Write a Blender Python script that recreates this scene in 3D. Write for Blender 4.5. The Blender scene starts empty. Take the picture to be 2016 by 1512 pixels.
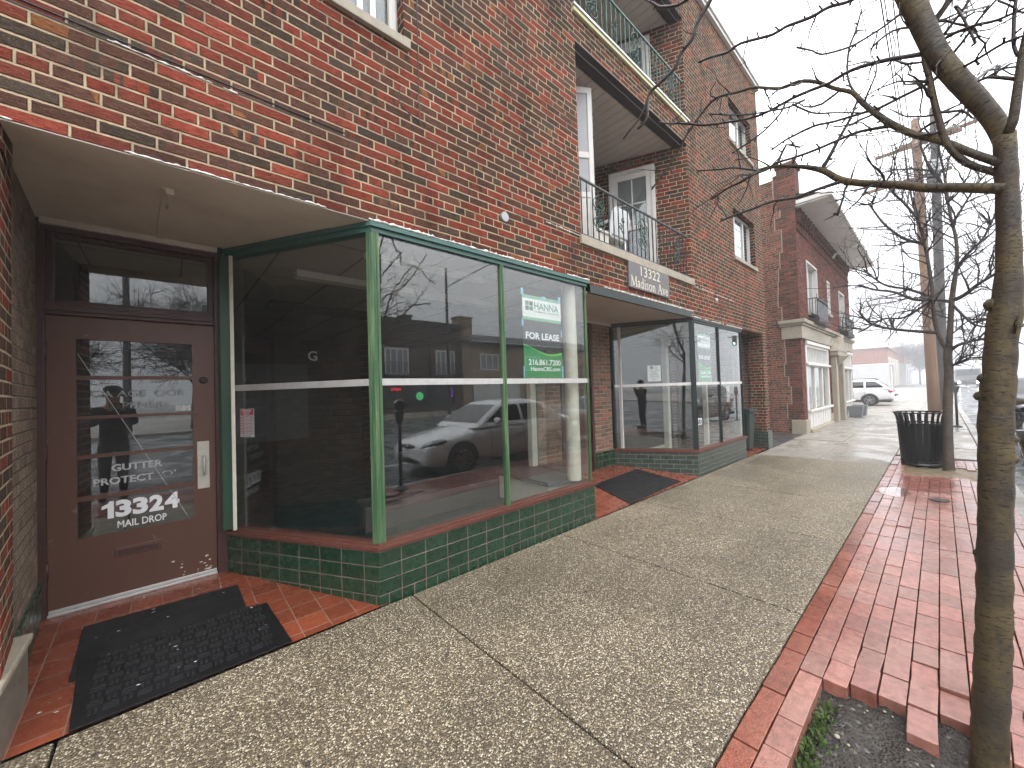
import bpy, math, random
from math import radians as RAD, sin, cos, pi, tan, atan2, hypot
from mathutils import Vector, Matrix

# ------------------------------------------------------------------ camera
S = bpy.context.scene
COL = S.collection
CAM = Vector((0, 0, 1.5))
YAW, PITCH, ROLL, FPX = 41.9757, 1.1209, -1.7771, 758.18      # degrees / focal length in pixels of a 2016 px frame
_y, _p, _r = RAD(YAW), RAD(PITCH), RAD(ROLL)
FWD = Vector((sin(_y) * cos(_p), cos(_y) * cos(_p), sin(_p)))
_r0 = Vector((cos(_y), -sin(_y), 0)); _u0 = _r0.cross(FWD)
RGT = _r0 * cos(_r) + _u0 * sin(_r); UPV = -_r0 * sin(_r) + _u0 * cos(_r)
cd = bpy.data.cameras.new("camera"); cam = bpy.data.objects.new("camera", cd); COL.objects.link(cam)
cd.sensor_fit = 'HORIZONTAL'; cd.sensor_width = 36.0; cd.lens = FPX / 2016 * 36.0
cd.clip_start = 0.05; cd.clip_end = 2000
M = Matrix((RGT, UPV, -FWD)).transposed().to_4x4(); M.translation = CAM
cam.matrix_world = M
S.camera = cam

# ------------------------------------------------------------------ world, sun, exposure
w = bpy.data.worlds.new("World"); S.world = w; w.use_nodes = True
nt = w.node_tree; nt.nodes.clear()
def _n(t, **k):
    n = nt.nodes.new(t)
    for a, b in k.items(): setattr(n, a, b)
    return n
SUN_EL, SUN_AZ = 58.0, 205.0
sky = _n('ShaderNodeTexSky'); sky.sky_type = 'NISHITA'; sky.sun_disc = False
sky.sun_elevation = RAD(SUN_EL); sky.sun_rotation = RAD(SUN_AZ); sky.air_density = 1.0; sky.dust_density = 4.0
hs = _n('ShaderNodeHueSaturation'); hs.inputs['Saturation'].default_value = 0.12
nt.links.new(sky.outputs[0], hs.inputs['Color'])
tc = _n('ShaderNodeTexCoord'); sp = _n('ShaderNodeSeparateXYZ'); nt.links.new(tc.outputs['Generated'], sp.inputs[0])
mr = _n('ShaderNodeMapRange'); mr.interpolation_type = 'SMOOTHSTEP'
for i, v in enumerate((-0.02, 0.60, 8.6, 31.0)): mr.inputs[i + 1].default_value = v
nt.links.new(sp.outputs[2], mr.inputs[0])
nz = _n('ShaderNodeTexNoise'); nz.inputs['Scale'].default_value = 2.2; nz.inputs['Detail'].default_value = 3
nt.links.new(tc.outputs['Generated'], nz.inputs['Vector'])
mr2 = _n('ShaderNodeMapRange')
for i, v in enumerate((0.3, 0.7, 0.9, 1.1)): mr2.inputs[i + 1].default_value = v
nt.links.new(nz.outputs[0], mr2.inputs[0])
mu = _n('ShaderNodeMath', operation='MULTIPLY'); nt.links.new(mr.outputs[0], mu.inputs[0]); nt.links.new(mr2.outputs[0], mu.inputs[1])
oc = _n('ShaderNodeVectorMath', operation='SCALE'); oc.inputs[0].default_value = (0.97, 0.99, 1.03); nt.links.new(mu.outputs[0], oc.inputs['Scale'])
mx = _n('ShaderNodeMix', data_type='RGBA'); mx.inputs[0].default_value = 0.9
nt.links.new(hs.outputs[0], mx.inputs[6]); nt.links.new(oc.outputs[0], mx.inputs[7])
bg = _n('ShaderNodeBackground'); bg.inputs['Strength'].default_value = 0.1
nt.links.new(mx.outputs[2], bg.inputs['Color'])
wo = _n('ShaderNodeOutputWorld'); nt.links.new(bg.outputs[0], wo.inputs['Surface'])
sl = bpy.data.lights.new("sun", 'SUN'); sl.energy = 0.6; sl.angle = RAD(40); sl.color = (1.0, 0.97, 0.92)
so = bpy.data.objects.new("sun", sl); COL.objects.link(so)
_d = Vector((sin(RAD(SUN_AZ)) * cos(RAD(SUN_EL)), cos(RAD(SUN_AZ)) * cos(RAD(SUN_EL)), sin(RAD(SUN_EL))))
so.rotation_euler = _d.to_track_quat('Z', 'Y').to_euler()
S.view_settings.view_transform = 'Standard'; S.view_settings.look = 'None'
S.view_settings.exposure = 0.42; S.view_settings.gamma = 1.0
S.render.engine = 'CYCLES'
cy = S.cycles
cy.max_bounces = 8; cy.diffuse_bounces = 3; cy.glossy_bounces = 4; cy.transparent_max_bounces = 24
cy.transmission_bounces = 6; cy.volume_bounces = 1; cy.sample_clamp_indirect = 6.0
cy.use_denoising = True; cy.caustics_reflective = False; cy.caustics_refractive = False

# ------------------------------------------------------------------ picture rays (used to trace real branches and outlines to their own 3-D places)
def ray(px, py):
    return RGT * ((px - 1008) / FPX) - UPV * ((py - 756) / FPX) + FWD

# ------------------------------------------------------------------ object helpers
def tag(o, label=None, cat=None, group=None, kind=None):
    if label: o['label'] = label
    if cat: o['category'] = cat
    if group: o['group'] = group
    if kind: o['kind'] = kind
    return o
def thing(name, label, cat, loc=(0, 0, 0), group=None):
    o = bpy.data.objects.new(name, None); COL.objects.link(o); o.location = loc; o.empty_display_size = 0.2
    return tag(o, label, cat, group)

class MB:
    def __init__(s): s.v = []; s.f = []; s.mi = []; s.sm = []; s.uv = []; s.mat = 0; s.smooth = False; s.col = []; s.c = (1, 1, 1, 1)
    def add(s, vs, fs, uvs=None):
        b = len(s.v); s.v += [tuple(v) for v in vs]
        for k, f in enumerate(fs):
            s.f.append([b + i for i in f]); s.mi.append(s.mat); s.sm.append(s.smooth); s.uv.append(uvs[k] if uvs else None); s.col.append(s.c)
        return s
    def quad(s, a, b, c, d): return s.add([a, b, c, d], [(0, 1, 2, 3)])
    def poly(s, pts): return s.add(pts, [tuple(range(len(pts)))])
    def box(s, x0, y0, z0, x1, y1, z1):
        if x0 > x1: x0, x1 = x1, x0
        if y0 > y1: y0, y1 = y1, y0
        if z0 > z1: z0, z1 = z1, z0
        v = [(x0, y0, z0), (x1, y0, z0), (x1, y1, z0), (x0, y1, z0), (x0, y0, z1), (x1, y0, z1), (x1, y1, z1), (x0, y1, z1)]
        return s.add(v, [(3, 2, 1, 0), (4, 5, 6, 7), (0, 1, 5, 4), (1, 2, 6, 5), (2, 3, 7, 6), (3, 0, 4, 7)])
    def obox(s, o, ax, ay, az):
        o, ax, ay, az = Vector(o), Vector(ax), Vector(ay), Vector(az)
        v = [o, o + ax, o + ax + ay, o + ay]; v = v + [p + az for p in v]
        fs = [(3, 2, 1, 0), (4, 5, 6, 7), (0, 1, 5, 4), (1, 2, 6, 5), (2, 3, 7, 6), (3, 0, 4, 7)]
        if ax.cross(ay).dot(az) < 0: fs = [f[::-1] for f in fs]
        return s.add(v, fs)
    def bar(s, p0, p1, wd, ht, up=(0, 0, 1)):
        p0, p1 = Vector(p0), Vector(p1); d = (p1 - p0); n = d.normalized(); a = n.cross(Vector(up))
        if a.length < 1e-4: a = n.cross(Vector((0, 1, 0)))
        a.normalize(); b = a.cross(n).normalized()
        return s.obox(p0 - a * wd / 2 - b * ht / 2, d, a * wd, b * ht)
    def prism(s, pts, ext):
        n = len(pts); e = Vector(ext); P = [Vector(p) for p in pts]
        nn = Vector((0, 0, 0))
        for i in range(n): nn += P[i].cross(P[(i + 1) % n])
        if nn.dot(e) > 0: P = P[::-1]
        v = P + [p + e for p in P]
        fs = [tuple(range(n)), tuple(range(2 * n - 1, n - 1, -1))] + [(i, i + n, (i + 1) % n + n, (i + 1) % n) for i in range(n)]
        return s.add(v, fs)
    def tube(s, path, rad, n=8, caps=True, vscale=1.0):
        P = [Vector(p) for p in path]; m = len(P)
        if not hasattr(rad, '__len__'): rad = [rad] * m
        T = [(P[min(i + 1, m - 1)] - P[max(i - 1, 0)]).normalized() for i in range(m)]
        a = T[0].cross(Vector((0, 0, 1)));
        if a.length < 0.05: a = T[0].cross(Vector((0, 1, 0)))
        a.normalize(); vs = []; L = [0]
        for i in range(m):
            if i: L.append(L[-1] + (P[i] - P[i - 1]).length)
            a = (a - T[i] * a.dot(T[i]));
            if a.length < 1e-6: a = T[i].orthogonal()
            a.normalize(); b = T[i].cross(a)
            vs += [P[i] + (a * cos(2 * pi * k / n) + b * sin(2 * pi * k / n)) * rad[i] for k in range(n)]
        fs = []; uv = []
        for i in range(m - 1):
            for k in range(n):
                k2 = (k + 1) % n
                fs.append((i * n + k, i * n + k2, (i + 1) * n + k2, (i + 1) * n + k))
                r = rad[0] * 6.283
                uv.append([(k / n * r, L[i]), ((k + 1) / n * r, L[i]), ((k + 1) / n * r, L[i + 1]), (k / n * r, L[i + 1])])
        if caps:
            fs.append(tuple(range(n))[::-1]); uv.append([(0, 0)] * n); fs.append(tuple((m - 1) * n + k for k in range(n))); uv.append([(0, 0)] * n)
        q = s.smooth; s.smooth = True; s.add(vs, fs, uv); s.smooth = q
        return s
    def lathe(s, prof, c=(0, 0, 0), n=32, axis=None, caps=False):
        c = Vector(c); ax = Vector(axis or (0, 0, 1)).normalized(); a = ax.orthogonal().normalized(); b = ax.cross(a)
        vs = [c + ax * z + (a * cos(2 * pi * k / n) + b * sin(2 * pi * k / n)) * r for r, z in prof for k in range(n)]
        m = len(prof); fs = [(i * n + k, i * n + (k + 1) % n, (i + 1) * n + (k + 1) % n, (i + 1) * n + k) for i in range(m - 1) for k in range(n)]
        if caps: fs += [tuple(range(n))[::-1], tuple((m - 1) * n + k for k in range(n))]
        return s.add(vs, fs)
    def sphere(s, c, r, n=10, sz=1.0):
        q = s.smooth; s.smooth = True
        s.lathe([(r * sin(pi * i / n) + 1e-5, -r * cos(pi * i / n) * sz) for i in range(n + 1)], c, 2 * n); s.smooth = q; return s
    def xf(s, Mx, start=0):
        for i in range(start, len(s.v)): s.v[i] = tuple(Mx @ Vector(s.v[i]))
        return s
    def build(s, name, mats, parent=None, bevel=0, seg=2, label=None):
        me = bpy.data.meshes.new(name); me.from_pydata(s.v, [], s.f)
        for m_ in (mats if isinstance(mats, (list, tuple)) else [mats]): me.materials.append(m_)
        me.polygons.foreach_set('material_index', s.mi); me.polygons.foreach_set('use_smooth', s.sm)
        me.uv_layers.new(name='UVMap'); tinted = any(c != (1, 1, 1, 1) for c in s.col)
        if tinted: me.color_attributes.new('tint', 'FLOAT_COLOR', 'CORNER')
        uvl = me.uv_layers['UVMap'].data; ca = me.color_attributes['tint'].data if tinted else None
        for p in me.polygons:
            n = p.normal; u_ = s.uv[p.index]
            h = hypot(n.x, n.y)
            for k, li in enumerate(p.loop_indices):
                if u_: uvl[li].uv = u_[k]
                else:
                    q = me.vertices[me.loops[li].vertex_index].co
                    if h < 0.5: uvl[li].uv = (q.x, q.y)
                    else: uvl[li].uv = ((-n.y * q.x + n.x * q.y) / h, q.z)
                if ca: ca[li].color = s.col[p.index]
        me.update()
        o = bpy.data.objects.new(name, me); COL.objects.link(o)
        if bevel:
            b = o.modifiers.new('bevel', 'BEVEL'); b.width = bevel; b.segments = seg; b.limit_method = 'ANGLE'; b.angle_limit = RAD(40)
        if parent:
            o.parent = parent
            if parent.type == 'EMPTY': o.matrix_parent_inverse = Matrix.Translation(-Vector(parent.location))
        if label: o['label'] = label
        return o

def many(name, mats, parent, boxes, bevel=0):
    for q in boxes: b_ = MB(); b_.box(*q); b_.build(name, mats, parent, bevel=bevel)

def text_mesh(txt, bold=0.0, shear=0.0, spacing=1.0):
    cu = bpy.data.curves.new('lettering', 'FONT'); cu.body = txt; cu.offset = bold; cu.resolution_u = 3; cu.space_character = spacing
    cu.fill_mode = 'FRONT'; cu.shear = shear
    o = bpy.data.objects.new('lettering', cu); COL.objects.link(o)
    dg = bpy.context.evaluated_depsgraph_get(); dg.update()
    me = bpy.data.meshes.new_from_object(o.evaluated_get(dg))
    vs = [tuple(v.co) for v in me.vertices]; fs = [tuple(p.vertices) for p in me.polygons]
    bpy.data.objects.remove(o); bpy.data.curves.remove(cu); bpy.data.meshes.remove(me)
    return vs, fs
def put_text(mb, txt, o, u, v, n, x0, z0, x1, z1, bold=0.0, keep=None, spacing=1.0, off=0.0012):
    """fit txt into the rectangle x0..x1, z0..z1 of the frame o,u,v; n is the outward normal"""
    vs, fs = text_mesh(txt, bold, 0, spacing)
    ax = [p[0] for p in vs]; ay = [p[1] for p in vs]
    a0, a1, b0, b1 = min(ax), max(ax), min(ay), max(ay)
    o, u, v, n = Vector(o), Vector(u), Vector(v), Vector(n)
    out = [o + u * (x0 + (p[0] - a0) / (a1 - a0) * (x1 - x0)) + v * (z0 + (p[1] - b0) / (b1 - b0) * (z1 - z0)) + n * off for p in vs]
    if u.cross(v).dot(n) < 0: fs = [f[::-1] for f in fs]
    if keep:
        fs = [f for f in fs if keep(sum(vs[i][0] for i in f) / len(f) / (a1 or 1), sum(vs[i][1] for i in f) / len(f))]
    mb.add(out, fs)
# ------------------------------------------------------------------ materials
class NT:
    def __init__(s, name):
        s.m = bpy.data.materials.new(name); s.m.use_nodes = True; s.t = s.m.node_tree; s.t.nodes.clear()
        s.out = s.t.nodes.new('ShaderNodeOutputMaterial')
    def n(s, t, ins=None, **k):
        nd = s.t.nodes.new(t)
        for a, b in k.items(): setattr(nd, a, b)
        for a, b in (ins or {}).items(): s.set(nd.inputs[a], b)
        return nd
    def set(s, sock, v):
        if hasattr(v, 'is_output') or isinstance(v, bpy.types.NodeSocket): s.t.links.new(v, sock)
        else:
            if isinstance(v, (tuple, list)) and len(v) == 3 and len(sock.default_value) == 4: v = (*v, 1)
            sock.default_value = v
    def math(s, op, a, b=None, c=None, clamp=False):
        nd = s.n('ShaderNodeMath', operation=op, use_clamp=clamp); s.set(nd.inputs[0], a)
        if b is not None: s.set(nd.inputs[1], b)
        if c is not None: s.set(nd.inputs[2], c)
        return nd.outputs[0]
    def rng(s, x, a, b, c=0.0, d=1.0, smooth=False):
        nd = s.n('ShaderNodeMapRange', interpolation_type='SMOOTHSTEP' if smooth else 'LINEAR')
        for i, v in enumerate((x, a, b, c, d)): s.set(nd.inputs[i], v)
        return nd.outputs[0]
    def mix(s, f, a, b, blend='MIX'):
        nd = s.n('ShaderNodeMix', data_type='RGBA', blend_type=blend); s.set(nd.inputs[0], f); s.set(nd.inputs[6], a); s.set(nd.inputs[7], b); return nd.outputs[2]
    def uv(s): return s.n('ShaderNodeUVMap').outputs[0]
    def obj(s): return s.n('ShaderNodeTexCoord').outputs['Object']
    def mapv(s, v, sc=(1, 1, 1), loc=(0, 0, 0)):
        nd = s.n('ShaderNodeMapping'); s.set(nd.inputs[0], v); nd.inputs['Scale'].default_value = sc; nd.inputs['Location'].default_value = loc; return nd.outputs[0]
    def noise(s, v, scale, detail=3, rough=0.55, w=0):
        nd = s.n('ShaderNodeTexNoise', {'Vector': v, 'Scale': scale, 'Detail': detail, 'Roughness': rough}); return nd.outputs[0]
    def ramp(s, f, stops, interp='LINEAR'):
        nd = s.n('ShaderNodeValToRGB'); cr = nd.color_ramp; cr.interpolation = interp
        while len(cr.elements) > 1: cr.elements.remove(cr.elements[-1])
        for i, (p, c) in enumerate(stops):
            e = cr.elements[0] if i == 0 else cr.elements.new(p)
            e.position = p; e.color = (*c, 1) if len(c) == 3 else c
        s.set(nd.inputs[0], f); return nd.outputs[0]
    def bump(s, h, strength=0.5, dist=0.01):
        nd = s.n('ShaderNodeBump', {'Height': h, 'Strength': strength, 'Distance': dist}); return nd.outputs[0]
    def bsdf(s, col, rough=0.6, metal=0.0, spec=0.5, normal=None, coat=0.0, **k):
        nd = s.n('ShaderNodeBsdfPrincipled'); s.set(nd.inputs['Base Color'], col); s.set(nd.inputs['Roughness'], rough); s.set(nd.inputs['Metallic'], metal)
        s.set(nd.inputs['Specular IOR Level'], spec)
        if normal is not None: s.set(nd.inputs['Normal'], normal)
        if coat: s.set(nd.inputs['Coat Weight'], coat)
        for a, b in k.items(): s.set(nd.inputs[a.replace('_', ' ')], b)
        s.t.links.new(nd.outputs[0], s.out.inputs[0]); return nd

def plain(name, col, rough=0.6, metal=0.0, var=0.12, scale=14, bump=0.0, spec=0.5, coat=0.0, emit=None, bscale=60):
    n = NT(name); o = n.obj()
    f = n.rng(n.noise(o, scale, 4), 0.3, 0.7, 1 - var, 1 + var)
    c = n.mix(1.0, col, n.n('ShaderNodeCombineColor', {0: f, 1: f, 2: f}).outputs[0], 'MULTIPLY')
    r = n.rng(n.noise(o, scale * 2.3, 3), 0.3, 0.7, max(0.02, rough - 0.08), min(1, rough + 0.08))
    nb = n.bump(n.noise(o, bscale, 4), bump, 0.003) if bump else None
    b = n.bsdf(c, r, metal, spec, nb, coat)
    if emit: n.set(b.inputs['Emission Color'], col); b.inputs['Emission Strength'].default_value = emit
    return n.m

def brick_mat(name, palette, mortar, course=0.0675, length=0.213, mt=0.011, header=6, offset=0.5, rough=0.72, raked=1.0, stripes=0.25, grime=0.5, spec=0.4, red_low=0.0, bevel=0.004, jit=0.35, rowoff=0.0, mvar=0.25, wetness=0.0, half_random=0.0):
    n = NT(name); uv = n.uv(); sx = n.n('ShaderNodeSeparateXYZ', {0: uv}); u, v = sx.outputs[0], sx.outputs[1]
    if rowoff: v = n.math('ADD', v, rowoff)
    wob = n.math('MULTIPLY', n.math('SUBTRACT', n.noise(uv, 1.3, 2), 0.5), 0.012)
    v2 = n.math('ADD', v, wob)
    q = n.math('DIVIDE', v2, course); row = n.math('FLOOR', q); fv = n.math('FRACT', q)
    if header:
        hd = n.math('COMPARE', n.math('FLOORED_MODULO', row, float(header)), 3.0, 0.5)
        L = n.math('MULTIPLY_ADD', hd, -length * 0.5, length)
    else: L = length
    rr = n.n('ShaderNodeTexWhiteNoise', {1: row}, noise_dimensions='1D').outputs[0]
    off = n.math('MULTIPLY_ADD', rr, jit * 0.5, n.math('MULTIPLY', n.math('FLOORED_MODULO', row, 2.0), offset))
    uu = n.math('ADD', n.math('DIVIDE', u, L), off); idu = n.math('FLOOR', uu); fu = n.math('FRACT', uu)
    du = n.math('MULTIPLY', n.math('MINIMUM', fu, n.math('SUBTRACT', 1.0, fu)), L)
    dv = n.math('MULTIPLY', n.math('MINIMUM', fv, n.math('SUBTRACT', 1.0, fv)), course)
    idv = n.n('ShaderNodeCombineXYZ', {0: idu, 1: row, 2: 3.3}).outputs[0]
    if half_random:      # some stretchers are two bats
        sel = n.math('LESS_THAN', n.n('ShaderNodeTexWhiteNoise', {0: n.n('ShaderNodeVectorMath', {0: idv, 1: (7.1, 3.7, 1.9)}, operation='ADD').outputs[0]}).outputs[0], half_random)
        dm = n.math('MULTIPLY', n.math('ABSOLUTE', n.math('SUBTRACT', fu, 0.5)), L)
        dm = n.math('ADD', dm, n.math('MULTIPLY', n.math('SUBTRACT', 1.0, sel), 10.0)); du = n.math('MINIMUM', du, dm)
        idv = n.n('ShaderNodeCombineXYZ', {0: n.math('ADD', idu, n.math('MULTIPLY', sel, n.math('MULTIPLY', n.math('GREATER_THAN', fu, 0.5), 0.37))), 1: row, 2: 3.3}).outputs[0]
    d = n.math('MINIMUM', du, dv)
    d = n.math('ADD', d, n.math('MULTIPLY', n.math('SUBTRACT', n.noise(uv, 55, 3), 0.5), 0.006))
    face = n.rng(d, mt / 2 - 0.001, mt / 2 + 0.0018, 0, 1, True)
    wn = n.n('ShaderNodeTexWhiteNoise', {0: idv}); r1 = wn.outputs[0]; rc = n.n('ShaderNodeSeparateColor', {0: wn.outputs[1]})
    r2, r3 = rc.outputs[1], rc.outputs[2]
    if red_low:
        hz = n.rng(v, 3.4, 5.4, red_low, -red_low * 0.6, True)
        patch = n.rng(n.noise(uv, 0.9, 2), 0.3, 0.7, -0.1, 0.1)
        r1 = n.math('ADD', n.math('ADD', r1, hz), patch, clamp=True)
    base = n.ramp(r1, palette, 'CONSTANT')
    if stripes:
        st = n.noise(n.n('ShaderNodeCombineXYZ', {0: n.math('MULTIPLY_ADD', idu, 5.13, n.math('MULTIPLY', u, 17.0)), 1: row}).outputs[0], 1.0, 1)
        dk = n.math('LESS_THAN', r3, stripes)
        base = n.mix(n.math('MULTIPLY', dk, n.rng(st, 0.48, 0.56, 0, 1, True)), base, (0.058, 0.041, 0.029))
    tone = n.math('MULTIPLY', n.rng(r2, 0, 1, 0.8, 1.22), n.rng(n.noise(uv, 0.45, 3), 0.3, 0.7, 0.82, 1.14)); base = n.mix(1.0, base, n.n('ShaderNodeCombineColor', {0: tone, 1: tone, 2: tone}).outputs[0], 'MULTIPLY')
    rk = n.noise(n.mapv(uv, (22, 190, 1)), 1.0, 4, 0.65)
    sp_ = n.noise(uv, 130, 2)
    ff = n.rng(rk, 0.28, 0.72, 0.30, 1.85); base = n.mix(1.0, base, n.n('ShaderNodeCombineColor', {0: ff, 1: ff, 2: ff}).outputs[0], 'MULTIPLY')
    base = n.mix(n.rng(sp_, 0.60, 0.74, 0, 0.42), base, (0.40, 0.25, 0.20))
    mv = n.rng(n.noise(uv, 7, 4), 0.3, 0.7, 1 - mvar, 1 + mvar)
    mc = n.mix(1.0, mortar, n.n('ShaderNodeCombineColor', {0: mv, 1: mv, 2: mv}).outputs[0], 'MULTIPLY')
    mc = n.mix(n.rng(n.noise(uv, 2.1, 5), 0.56, 0.72, 0, 0.75), mc, (0.12, 0.095, 0.075))
    col = n.mix(face, mc, base)
    # dirt with a shape of its own: runs and blotches
    g = n.math('MULTIPLY', n.rng(n.noise(n.mapv(uv, (2.6, 0.55, 1)), 1.0, 5, 0.6), 0.5, 0.78, 0, 1), grime)
    col = n.mix(g, col, n.mix(1.0, col, (0.34, 0.32, 0.30), 'MULTIPLY'))
    h = n.math('ADD', n.math('MULTIPLY', n.rng(d, mt / 2 - 0.003, mt / 2 + bevel, 0, 1, True), 1.0), n.math('MULTIPLY', n.math('MULTIPLY', rk, face), 0.35 * raked))
    h = n.math('ADD', h, n.math('MULTIPLY', r2, 0.22)); h = n.math('ADD', h, n.math('MULTIPLY', n.noise(uv, 90, 3), 0.25))
    nb = n.bump(h, 1.0, 0.014)
    rgh = n.rng(n.noise(uv, 5, 3), 0.3, 0.7, rough - 0.1, rough + 0.12)
    n.bsdf(col, n.math('ADD', rgh, 0.14, clamp=True), 0, spec * 0.25, nb); return n.m

RED, RED2, PUR, BRN, GRY, ORG = (0.205, 0.044, 0.027), (0.145, 0.037, 0.024), (0.088, 0.042, 0.029), (0.100, 0.046, 0.029), (0.060, 0.043, 0.031), (0.22, 0.085, 0.033)
M_ = {}
M_['brick'] = brick_mat('street_front_brick', [(0, GRY), (0.24, PUR), (0.42, BRN), (0.485, ORG), (0.505, PUR), (0.64, RED2), (0.80, RED)], (0.44, 0.335, 0.22), red_low=0.13, mt=0.012, grime=0.8, stripes=0.2)
M_['brick_balcony'] = brick_mat('balcony_brick', [(0, GRY), (0.2, PUR), (0.5, BRN), (0.62, RED2), (0.85, RED)], (0.50, 0.38, 0.26), grime=0.5)
M_['brick_recess'] = brick_mat('recess_brown_brick', [(0, (0.20, 0.13, 0.095)), (0.3, (0.235, 0.14, 0.10)), (0.6, (0.18, 0.125, 0.09)), (0.85, (0.27, 0.145, 0.10)), (0.97, (0.33, 0.13, 0.09))], (0.42, 0.35, 0.27), header=0, grime=0.25, stripes=0.0, raked=0.6)
M_['brick_brown'] = brick_mat('door_side_brown_brick', [(0, (0.25, 0.18, 0.13)), (0.5, (0.28, 0.20, 0.145)), (0.8, (0.21, 0.155, 0.115))], (0.26, 0.21, 0.16), header=0, grime=0.3, stripes=0.0, length=0.11)
M_['brick_side'] = brick_mat('neighbour_side_brick', [(0, (0.10, 0.055, 0.043)), (0.2, (0.195, 0.08, 0.055)), (0.55, (0.23, 0.09, 0.062)), (0.85, (0.17, 0.08, 0.06))], (0.40, 0.29, 0.205), header=6, grime=0.6, mt=0.012)
M_['brick_quoin'] = brick_mat('neighbour_quoin_brick', [(0, (0.075, 0.042, 0.032)), (0.35, (0.135, 0.052, 0.037)), (0.75, (0.175, 0.058, 0.04))], (0.25, 0.17, 0.125), header=0, grime=0.5, mt=0.009)
M_['brick_rug'] = brick_mat('neighbour_front_brick', [(0, (0.13, 0.048, 0.037)), (0.4, (0.185, 0.062, 0.045)), (0.8, (0.22, 0.07, 0.05))], (0.10, 0.062, 0.05), header=0, grime=0.35, raked=1.3)
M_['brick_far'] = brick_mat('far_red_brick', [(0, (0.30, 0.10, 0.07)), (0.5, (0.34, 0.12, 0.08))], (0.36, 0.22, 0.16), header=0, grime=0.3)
M_['brick_dark'] = brick_mat('opposite_dark_brick', [(0, (0.07, 0.042, 0.034)), (0.4, (0.10, 0.056, 0.043)), (0.8, (0.085, 0.06, 0.05))], (0.12, 0.095, 0.08), header=0, grime=0.4)
M_['brick_tan'] = brick_mat('opposite_tan_brick', [(0, (0.30, 0.225, 0.15)), (0.5, (0.34, 0.26, 0.18))], (0.34, 0.28, 0.2), header=0, grime=0.4)

def tile_mat(name, col, grout, tw, th, offset=0.0, mt=0.006, rough=0.12, u0=0.0, v0=0.0, var=0.25, chips=True, bump=0.5, half_below=None):
    n = NT(name); uv = n.uv(); sx = n.n('ShaderNodeSeparateXYZ', {0: uv}); u = n.math('ADD', sx.outputs[0], u0); v = n.math('ADD', sx.outputs[1], v0)
    q = n.math('DIVIDE', v, th); row = n.math('FLOOR', q); fv = n.math('FRACT', q)
    L = tw
    if half_below is not None: L = n.math('MULTIPLY_ADD', n.math('LESS_THAN', sx.outputs[1], half_below), -tw / 2, tw)
    uu = n.math('ADD', n.math('DIVIDE', u, L), n.math('MULTIPLY', n.math('FLOORED_MODULO', row, 2.0), offset)); idu = n.math('FLOOR', uu); fu = n.math('FRACT', uu)
    du = n.math('MULTIPLY', n.math('MINIMUM', fu, n.math('SUBTRACT', 1.0, fu)), L); dv = n.math('MULTIPLY', n.math('MINIMUM', fv, n.math('SUBTRACT', 1.0, fv)), th)
    d = n.math('ADD', n.math('MINIMUM', du, dv), n.math('MULTIPLY', n.math('SUBTRACT', n.noise(uv, 45, 2), 0.5), 0.0025))
    face = n.rng(d, mt / 2 - 0.0008, mt / 2 + 0.0012, 0, 1, True)
    idv = n.n('ShaderNodeCombineXYZ', {0: idu, 1: row, 2: 1.7}).outputs[0]; wn = n.n('ShaderNodeTexWhiteNoise', {0: idv}); r = wn.outputs[0]
    t = n.math('MULTIPLY', n.rng(r, 0, 1, 1 - var, 1 + var), n.rng(n.noise(uv, 9, 4), 0.3, 0.7, 0.93, 1.07))
    c = n.mix(1.0, col, n.n('ShaderNodeCombineColor', {0: t, 1: t, 2: t}).outputs[0], 'MULTIPLY')
    sc = n.rng(n.noise(n.mapv(uv, (14, 5, 1)), 1.0, 5, 0.7), 0.68, 0.84, 0, 0.09); c = n.mix(sc, c, (0.45, 0.42, 0.36))
    gm = n.rng(n.noise(uv, 6, 4), 0.3, 0.7, 0.6, 1.25); gc = n.mix(1.0, grout, n.n('ShaderNodeCombineColor', {0: gm, 1: gm, 2: gm}).outputs[0], 'MULTIPLY')
    col_ = n.mix(face, gc, c)
    rg = n.mix(face, (0.7, 0.7, 0.7), n.n('ShaderNodeCombineColor', {0: n.rng(n.noise(uv, 12, 4), 0.3, 0.75, rough, rough + 0.16)}).outputs[0])
    h = n.math('ADD', n.rng(d, mt / 2 - 0.001, mt / 2 + 0.003, 0, 1, True), n.math('MULTIPLY', n.noise(uv, 7, 1), 0.25))
    # slight tilt of each tile so reflections break up
    n.bsdf(col_, n.n('ShaderNodeSeparateColor', {0: rg}).outputs[0], 0, 0.5, n.bump(h, bump, 0.003)); return n.m
M_['tile_green'] = tile_mat('green_glazed_tile', (0.0125, 0.040, 0.0200), (0.20, 0.135, 0.11), 0.2, 0.103, u0=0.11, v0=0.033, rough=0.2, half_below=0.07, var=0.16, mt=0.005)
M_['tile_green_b'] = tile_mat('grey_green_glazed_tile', (0.026, 0.044, 0.034), (0.27, 0.23, 0.185), 0.2, 0.075, offset=0.5, u0=0.04, v0=0.03, rough=0.25, mt=0.005)
M_['tile_red'] = tile_mat('red_quarry_tile', (0.195, 0.047, 0.021), (0.24, 0.14, 0.10), 0.166, 0.166, u0=0.03, v0=0.05, rough=0.2, var=0.2, mt=0.005)

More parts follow.
